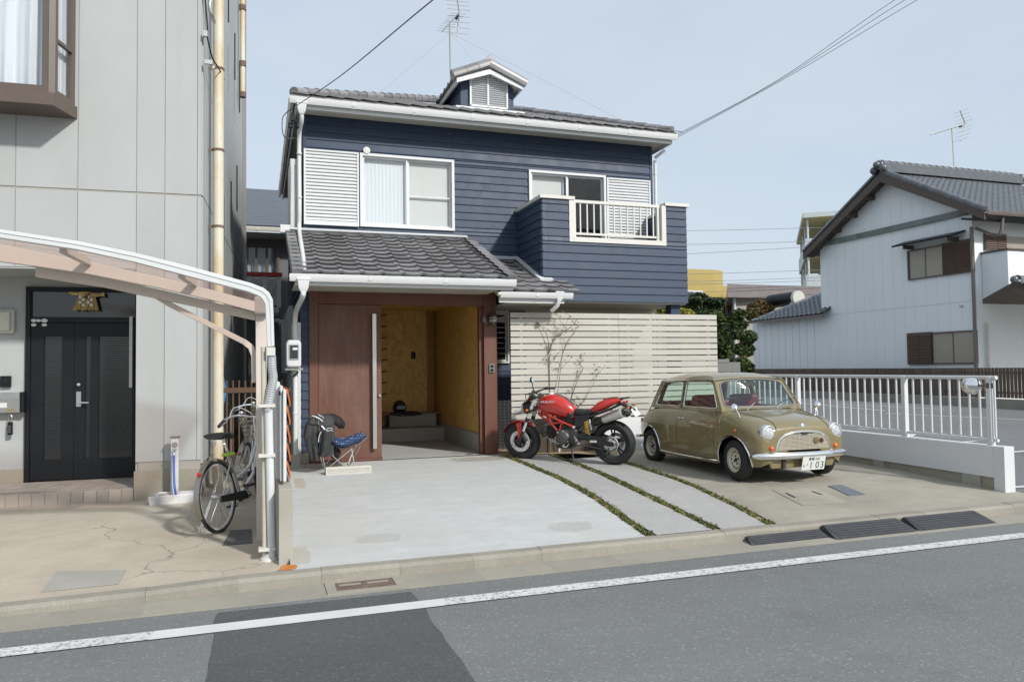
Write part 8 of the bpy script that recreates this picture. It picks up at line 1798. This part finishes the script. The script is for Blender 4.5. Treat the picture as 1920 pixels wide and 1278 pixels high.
# ================================================================ CAMP CHAIR, JACKET, PARKING BLOCK
YCH = 10.55
ca = lambda px, py, Y=YCH: at(px, py, Y)
t_ = NT('blue dotted fabric'); cmap = t_.add('ShaderNodeTexVoronoi'); cmap.inputs['Scale'].default_value = 30; cmap.inputs['Randomness'].default_value = .15; t_.l.new(t_.co(), cmap.inputs['Vector']); n_ = t_.noise(4, 5, .6)
base_ = t_.mix(t_.rng(n_, .35, .7), (.010, .026, .085), (.035, .08, .20)); t_.set(Base_Color=t_.mix(t_.rng(cmap.outputs['Distance'], .20, .26, 1, 0), base_, (.62, .68, .74)), Roughness=.8); M_dots = t_.m
CH = thing('camp_chair', 'low folding camp chair with blue dotted fabric in front of the rust door', 'chair', ca(640, 872))
prof = [ca(598, 794), ca(602, 804), ca(609, 818), ca(622, 834), ca(640, 840), ca(660, 835), ca(684, 823)]
pp = smoothpath(prof, 4); rows = []
for i, p in enumerate(pp):
    f_ = i/(len(pp)-1); hw = .27-.05*f_*0; r_ = []
    for k in range(11):
        u = -1+.2*k; lift = (.19*(1-.55*f_) if u > 0 else .05+.04*f_)*abs(u)**2.0*min(1, f_*3.2); r_.append(V((p.x-.02*abs(u)*(1-f_), p.y+u*hw, p.z+lift)))
    rows.append(r_)
ss = B().grid(rows).build('seat_fabric', M_dots, CH, smooth=60, fix=False); md = ss.modifiers.new('t', 'SOLIDIFY'); md.thickness = .006
rows = [[p+V((0, 0, -.006)) for p in r_[2:9]] for r_ in rows[12:19]]; B().grid(rows).build('grey_underside', mat('grey mesh fabric', (.17, .20, .24), .8), CH, smooth=60, fix=False)
gz = G(YCH)+.0
for s in (-1, 1):
    Y_ = YCH+s*.24
    for (a, c) in (((612, 842), (640, 869)), ((657, 838), (612, 873)), ((672, 832), (655, 868)), ((656, 838), (661, 870))):
        p0_ = ca(*a); p1_ = ca(*c); B().tube([V((p0_.x, YCH+s*.20, p0_.z)), V((p1_.x, Y_ if a[0] != 672 else YCH+s*.1, max(gz+.01, p1_.z)))], .0085, 7).build('chair_leg', M_steelb, CH, smooth=40)
    B().tube([V((ca(608, 885).x, Y_, gz+.012)), V((ca(600, 845).x, Y_, ca(600, 840).z)), V((ca(594, 786).x, YCH+s*.25, ca(594, 786).z))], .008, 7).build('chair_leg', M_steelb, CH, smooth=40)
    B().tube([V((ca(660, 838).x, YCH+s*.2, ca(660, 838).z)), V((ca(684, 823).x, YCH+s*.27, ca(684, 822).z+.05))], .008, 7).build('front_arm', M_steelb, CH, smooth=40)
B().tube([V((ca(655, 866).x, YCH-.22, gz+.05)), V((ca(655, 866).x, YCH+.22, gz+.05))], .008, 7).build('cross_bar', M_steelb, CH)
# jacket hung over the chair back
M_jack = mat('charcoal jacket cloth', (.034, .035, .037), .75, var=.3, vs=14, bump=.3, bs=30); M_jackb = mat('black jacket lining', (.012, .012, .013), .8); M_refl = mat('white reflective band', (.66, .67, .70), .4)
JK = thing('jacket', 'charcoal riding jacket with white bands draped over the back of the camp chair', 'jacket', ca(600, 800))
rs = random.Random(11)
def cloth(path, radii, name, m, seed, fold=.16, n=26, flat=.6, par=None):
    P = smoothpath(path, 5); nr = len(P); rg = []; ph = seed*1.7
    for i, p in enumerate(P):
        f_ = i/(nr-1); rr = lerp_tab([(k/(len(radii)-1), v) for k, v in enumerate(radii)], f_); ring = []
        for k in range(n):
            a = 2*PI*k/n; w_ = 1+fold*math.sin(3*a+ph+f_*2)*(.3+f_)+fold*.5*math.sin(5*a-ph*2+f_*3)+fold*.35*math.sin(9*a+f_*7+ph)
            ring.append(V((p.x+rr*w_*math.cos(a), p.y+rr*w_*flat*1.6*math.sin(a), p.z+.012*math.sin(4*a+ph)*f_)))
        rg.append(ring)
    return B().rings(rg).build(name, m, par or JK, smooth=70)
cloth([ca(605, 776, YCH-.05), ca(603, 785, YCH-.06), ca(600, 803, YCH-.07), ca(599, 828, YCH-.08), ca(603, 851, YCH-.08)], [.08, .145, .17, .175, .15], 'jacket_body', M_jack, 1, .17)
cloth([ca(590, 782, YCH-.16), ca(586, 795, YCH-.19), ca(584, 815, YCH-.21), ca(587, 840, YCH-.22), ca(592, 861, YCH-.22)], [.05, .082, .085, .075, .058], 'sleeve', M_jack, 2, .22)
cloth([ca(611, 797, YCH-.22), ca(611, 808, YCH-.25), ca(610, 826, YCH-.26), ca(608, 842, YCH-.26), ca(606, 854, YCH-.26)], [.05, .085, .085, .075, .062], 'sleeve', M_jack, 3, .22)
cloth([ca(617, 775, YCH+.02), ca(627, 783, YCH), ca(636, 794, YCH-.02), ca(640, 802, YCH-.02)], [.05, .085, .07, .03], 'collar_lining', M_jackb, 4, .14)
cloth([ca(626, 838, YCH-.05), ca(628, 850, YCH-.05), ca(628, 858, YCH-.05)], [.06, .07, .03], 'hanging_hood', M_jackb, 5, .14)
def band(pts, r=.012, nm='reflective_band'): B().tube(smoothpath([ca(x, y, Y_) for x, y, Y_ in pts], 5), r, 8, flat=.6).build(nm, M_refl, JK, smooth=60)
yj = YCH-.375
band([(586, 779.5, yj+.02), (592, 781, yj-.01), (599, 784.5, yj-.0), (605, 789.5, yj+.03)], .013); band([(603, 798, yj-.03), (606, 801, yj-.04), (609, 804.5, yj-.03)], .015); band([(602, 809, yj-.02), (599, 815, yj-.02), (597.5, 822, yj-.01), (597, 828, yj)], .011)
for pts in ([(597, 776, yj+.10), (599, 778.5, yj+.06), (603, 779.5, yj+.06), (607, 784, yj+.08)], [(612, 806, yj-.04), (614, 803, yj-.05), (619, 802.3, yj-.05), (624, 803, yj-.03)], [(612, 806, yj-.04), (615, 808, yj-.05), (618, 806.5, yj-.05), (622, 806, yj-.04), (624, 808, yj-.03)]): band(pts, .006, 'jacket_emblem')
PB = thing('parking_block', 'pale ribbed concrete parking block lying on the slab before the camp chair', 'parking block', (1.12, 10.1, .22))
c0, c1_ = grs(611, 891), grs(697, 886); zz0 = G(10.1); d = (c1_-c0); d.z = 0; L_ = d.length; d.normalize(); nn = V((-d.y, d.x, 0))
b = B(); pf = [(0, 0), (.012, .085), (.03, .10), (.115, .10), (.135, .085), (.15, 0)]; b.rings([[V((c0.x, c0.y, zz0))+d*s+nn*o+V((0, 0, z)) for o, z in pf] for s in (0, L_)]); b.build('block_body', m_conc('pale block', (.50, .49, .45), (.38, .36, .3), .4, .05), PB, bevel=.006)
for k in range(3): B().obox(V((c0.x, c0.y, zz0))+d*(L_/2)+nn*(.0035+.002*k)+V((0, 0, .028+k*.022)), (L_*.93, .004, .006), d, nn).build('block_rib', M_block, PB)
for k in (.22, .78): B().obox(V((c0.x, c0.y, zz0))+d*(L_*k)+nn*.075+V((0, 0, .1012)), (.07, .035, .003), d, nn).build('reflector_strip', mat('yellow strip', (.55, .36, .05), .5), PB)
# ================================================================ HELMET on the garage step
hc = at(749, 752, 13.55); ZS_ = z1+.265
HM = thing('helmet', 'black motorcycle helmet resting on the step inside the garage', 'helmet', (hc.x, hc.y, ZS_)); M_hel = mat('black helmet shell', (.014, .014, .016), .2, coat=1.)
B().sph((hc.x, hc.y, ZS_+.14), .142, 20, 14, (.92, 1.1, 1)).build('shell', M_hel, HM, smooth=70); B().box(hc.x-.09, hc.y-.165, ZS_+.11, hc.x+.09, hc.y-.135, ZS_+.19).build('visor', M_dglass, HM, bevel=.02); B().lathe([(.115, 0), (.13, .02), (.125, .05)], (hc.x, hc.y, ZS_), (0, 0, 1), 20).build('neck_roll', M_seat, HM, smooth=50)
BGs = thing('folded_bag', 'dark crumpled bag lying around the helmet on the garage step', 'bag', (hc.x+.1, hc.y-.1, ZS_)); JKp = BGs
cl = B(); rg = []
for j in range(7):
    v = j/6; rr = .30*math.sin(PI*(.12+.80*v)); rg.append([V((hc.x+.08+rr*1.0*(1+.12*math.sin(3*a+j))*math.cos(a), hc.y-.16+rr*.4*(1+.1*math.sin(2*a))*math.sin(a), ZS_+.001+.075*v+.012*math.sin(5*a))) for a in [2*PI*k/22 for k in range(22)]])
cl.rings(rg).build('bag_body', M_jackb, BGs, smooth=70)
# ================================================================ MARINE WALL LAMP on the rust column
lc = at(925, 597, YD-.12); M_brz = mat('old bronze', (.16, .13, .115), .38, .8, var=.3, vs=25)
WL = thing('wall_lamp', 'bronze marine lantern with a caged globe on the rust red column', 'lamp', (lc.x-.03, YD-.01, lc.z))
B().lathe([(0, .035), (.04, .035), (.062, .02), (.066, 0)], (lc.x-.05, YD-.011, lc.z), (0, -1, 0), 20).build('wall_plate', M_brz, WL, smooth=40)
B().tube(smoothpath([(lc.x-.05, YD-.04, lc.z), (lc.x-.04, YD-.10, lc.z+.01), (lc.x, YD-.13, lc.z+.05)], 5), .014, 8).build('arm', M_brz, WL, smooth=40)
B().lathe([(0, .15), (.008, .14), (.010, .10), (.022, .085), (.03, .06), (.052, .045), (.058, .03), (.05, .03)], (lc.x, YD-.13, lc.z), (0, 0, 1), 20).build('lamp_cap', M_brz, WL, smooth=40)
B().sph((lc.x, YD-.13, lc.z-.01), .052, 16, 10, (1, 1, .85)).build('glass_globe', mat('clear globe', (.42, .42, .41), .08, coat=1.), WL, smooth=70)
for k in range(3): B().tube([V((lc.x+.057*math.cos(a)*math.cos(k*PI/3), YD-.13+.057*math.cos(a)*math.sin(k*PI/3), lc.z-.01+.05*math.sin(a))) for a in [2*PI*j/20 for j in range(20)]], .004, 5, closed=True).build('cage_wire', M_brz, WL)
B().tube([V((lc.x+.06*math.cos(a), YD-.13+.06*math.sin(a), lc.z-.01)) for a in [2*PI*j/20 for j in range(20)]], .006, 5, closed=True).build('cage_ring', M_brz, WL); B().lathe([(0, -.075), (.03, -.07), (.042, -.05), (.03, -.045)], (lc.x, YD-.13, lc.z), (0, 0, 1), 16).build('lamp_foot', M_brz, WL, smooth=40)
_S = Matrix.Translation(lc) @ Matrix.Scale(1.35, 4) @ Matrix.Translation(-lc)
for ch in list(WL.children_recursive): ch.data.transform(_S)
# ================================================================ YOUNG TREES in the bed before the slat fence
def sapling(name, label, YS_, stems, twigs, leaves, seed, tips):
    rs = random.Random(seed); q_ = lambda px, py, dy=0: at(px, py, YS_+dy); root = q_(*stems[0][0]); t = thing(name, label, 'young tree', (root.x, YS_, .26)); b = B(); ends = []
    for st_, r0 in zip(stems, (.011, .008, .007, .006)):
        P = smoothpath([q_(x, y, rs.uniform(-.06, .06)*(i > 0)) for i, (x, y) in enumerate(st_)], 6); b.tube(P, [r0*(1-.7*i/len(P)) for i in range(len(P))], 7); ends.append(P)
    tw = []
    for P in ends:
        for _ in range(twigs):
            i = rs.randrange(int(len(P)*.40), len(P)); d = V((rs.uniform(-1, 1), rs.uniform(-.7, .5), rs.uniform(.2, 1.1))).normalized(); L = rs.uniform(.12, .42); c = P[i]; Q = smoothpath([c, c+d*L*.5+V((0, 0, .02)), c+d*L+V((rs.uniform(-.05, .05), 0, rs.uniform(0, .08)))], 4); b.tube(Q, [.0032-.0002*k for k in range(len(Q))], 4); tw.append(Q)
            for _2 in range(2): k = rs.randrange(3, len(Q)); e = V((rs.uniform(-1, 1), rs.uniform(-.6, .6), rs.uniform(-.1, 1))).normalized()*rs.uniform(.05, .16); b.tube([Q[k], Q[k]+e], [.002, .0012], 4); tw.append([Q[k], Q[k]+e*.5, Q[k]+e])
    b.build('stems', M_bark, t, smooth=50, fix=False); b = B()
    for Q in tw:
        for _ in range(leaves):
            if rs.random() < .35: continue
            p = Q[rs.randrange(len(Q)//2, len(Q))]; d = V((rs.gauss(0, 1), rs.gauss(0, 1), rs.gauss(-.2, .7))).normalized(); x, y, _z = frame_axes(d); k = rs.uniform(.020, .040); b.add([p, p+d*k*.6+x*k*.38, p+d*k*1.3, p+d*k*.6-x*k*.38], [(0, 1, 2, 3)])
    b.build('leaves', M_leafy, t, kind='stuff', fix=False); return t
sapling('young_tree', 'thin bare young tree with sparse yellow leaves behind the motorcycle tank', 10.98, [[(1032, 850), (1031, 760), (1030, 700), (1029, 655), (1024, 625), (1004, 602)], [(1030, 660), (1040, 635), (1062, 618)], [(1046, 850), (1044, 760), (1050, 700), (1056, 660), (1064, 640), (1072, 630)]], 5, 4, 21, None)
sapling('young_shrub', 'low leafy young shrub leaning right behind the motorcycle seat', 10.97, [[(1052, 850), (1058, 790), (1070, 750), (1082, 715), (1094, 690)], [(1058, 790), (1085, 765), (1110, 725)], [(1056, 800), (1072, 775), (1085, 765)]], 4, 7, 33, None)
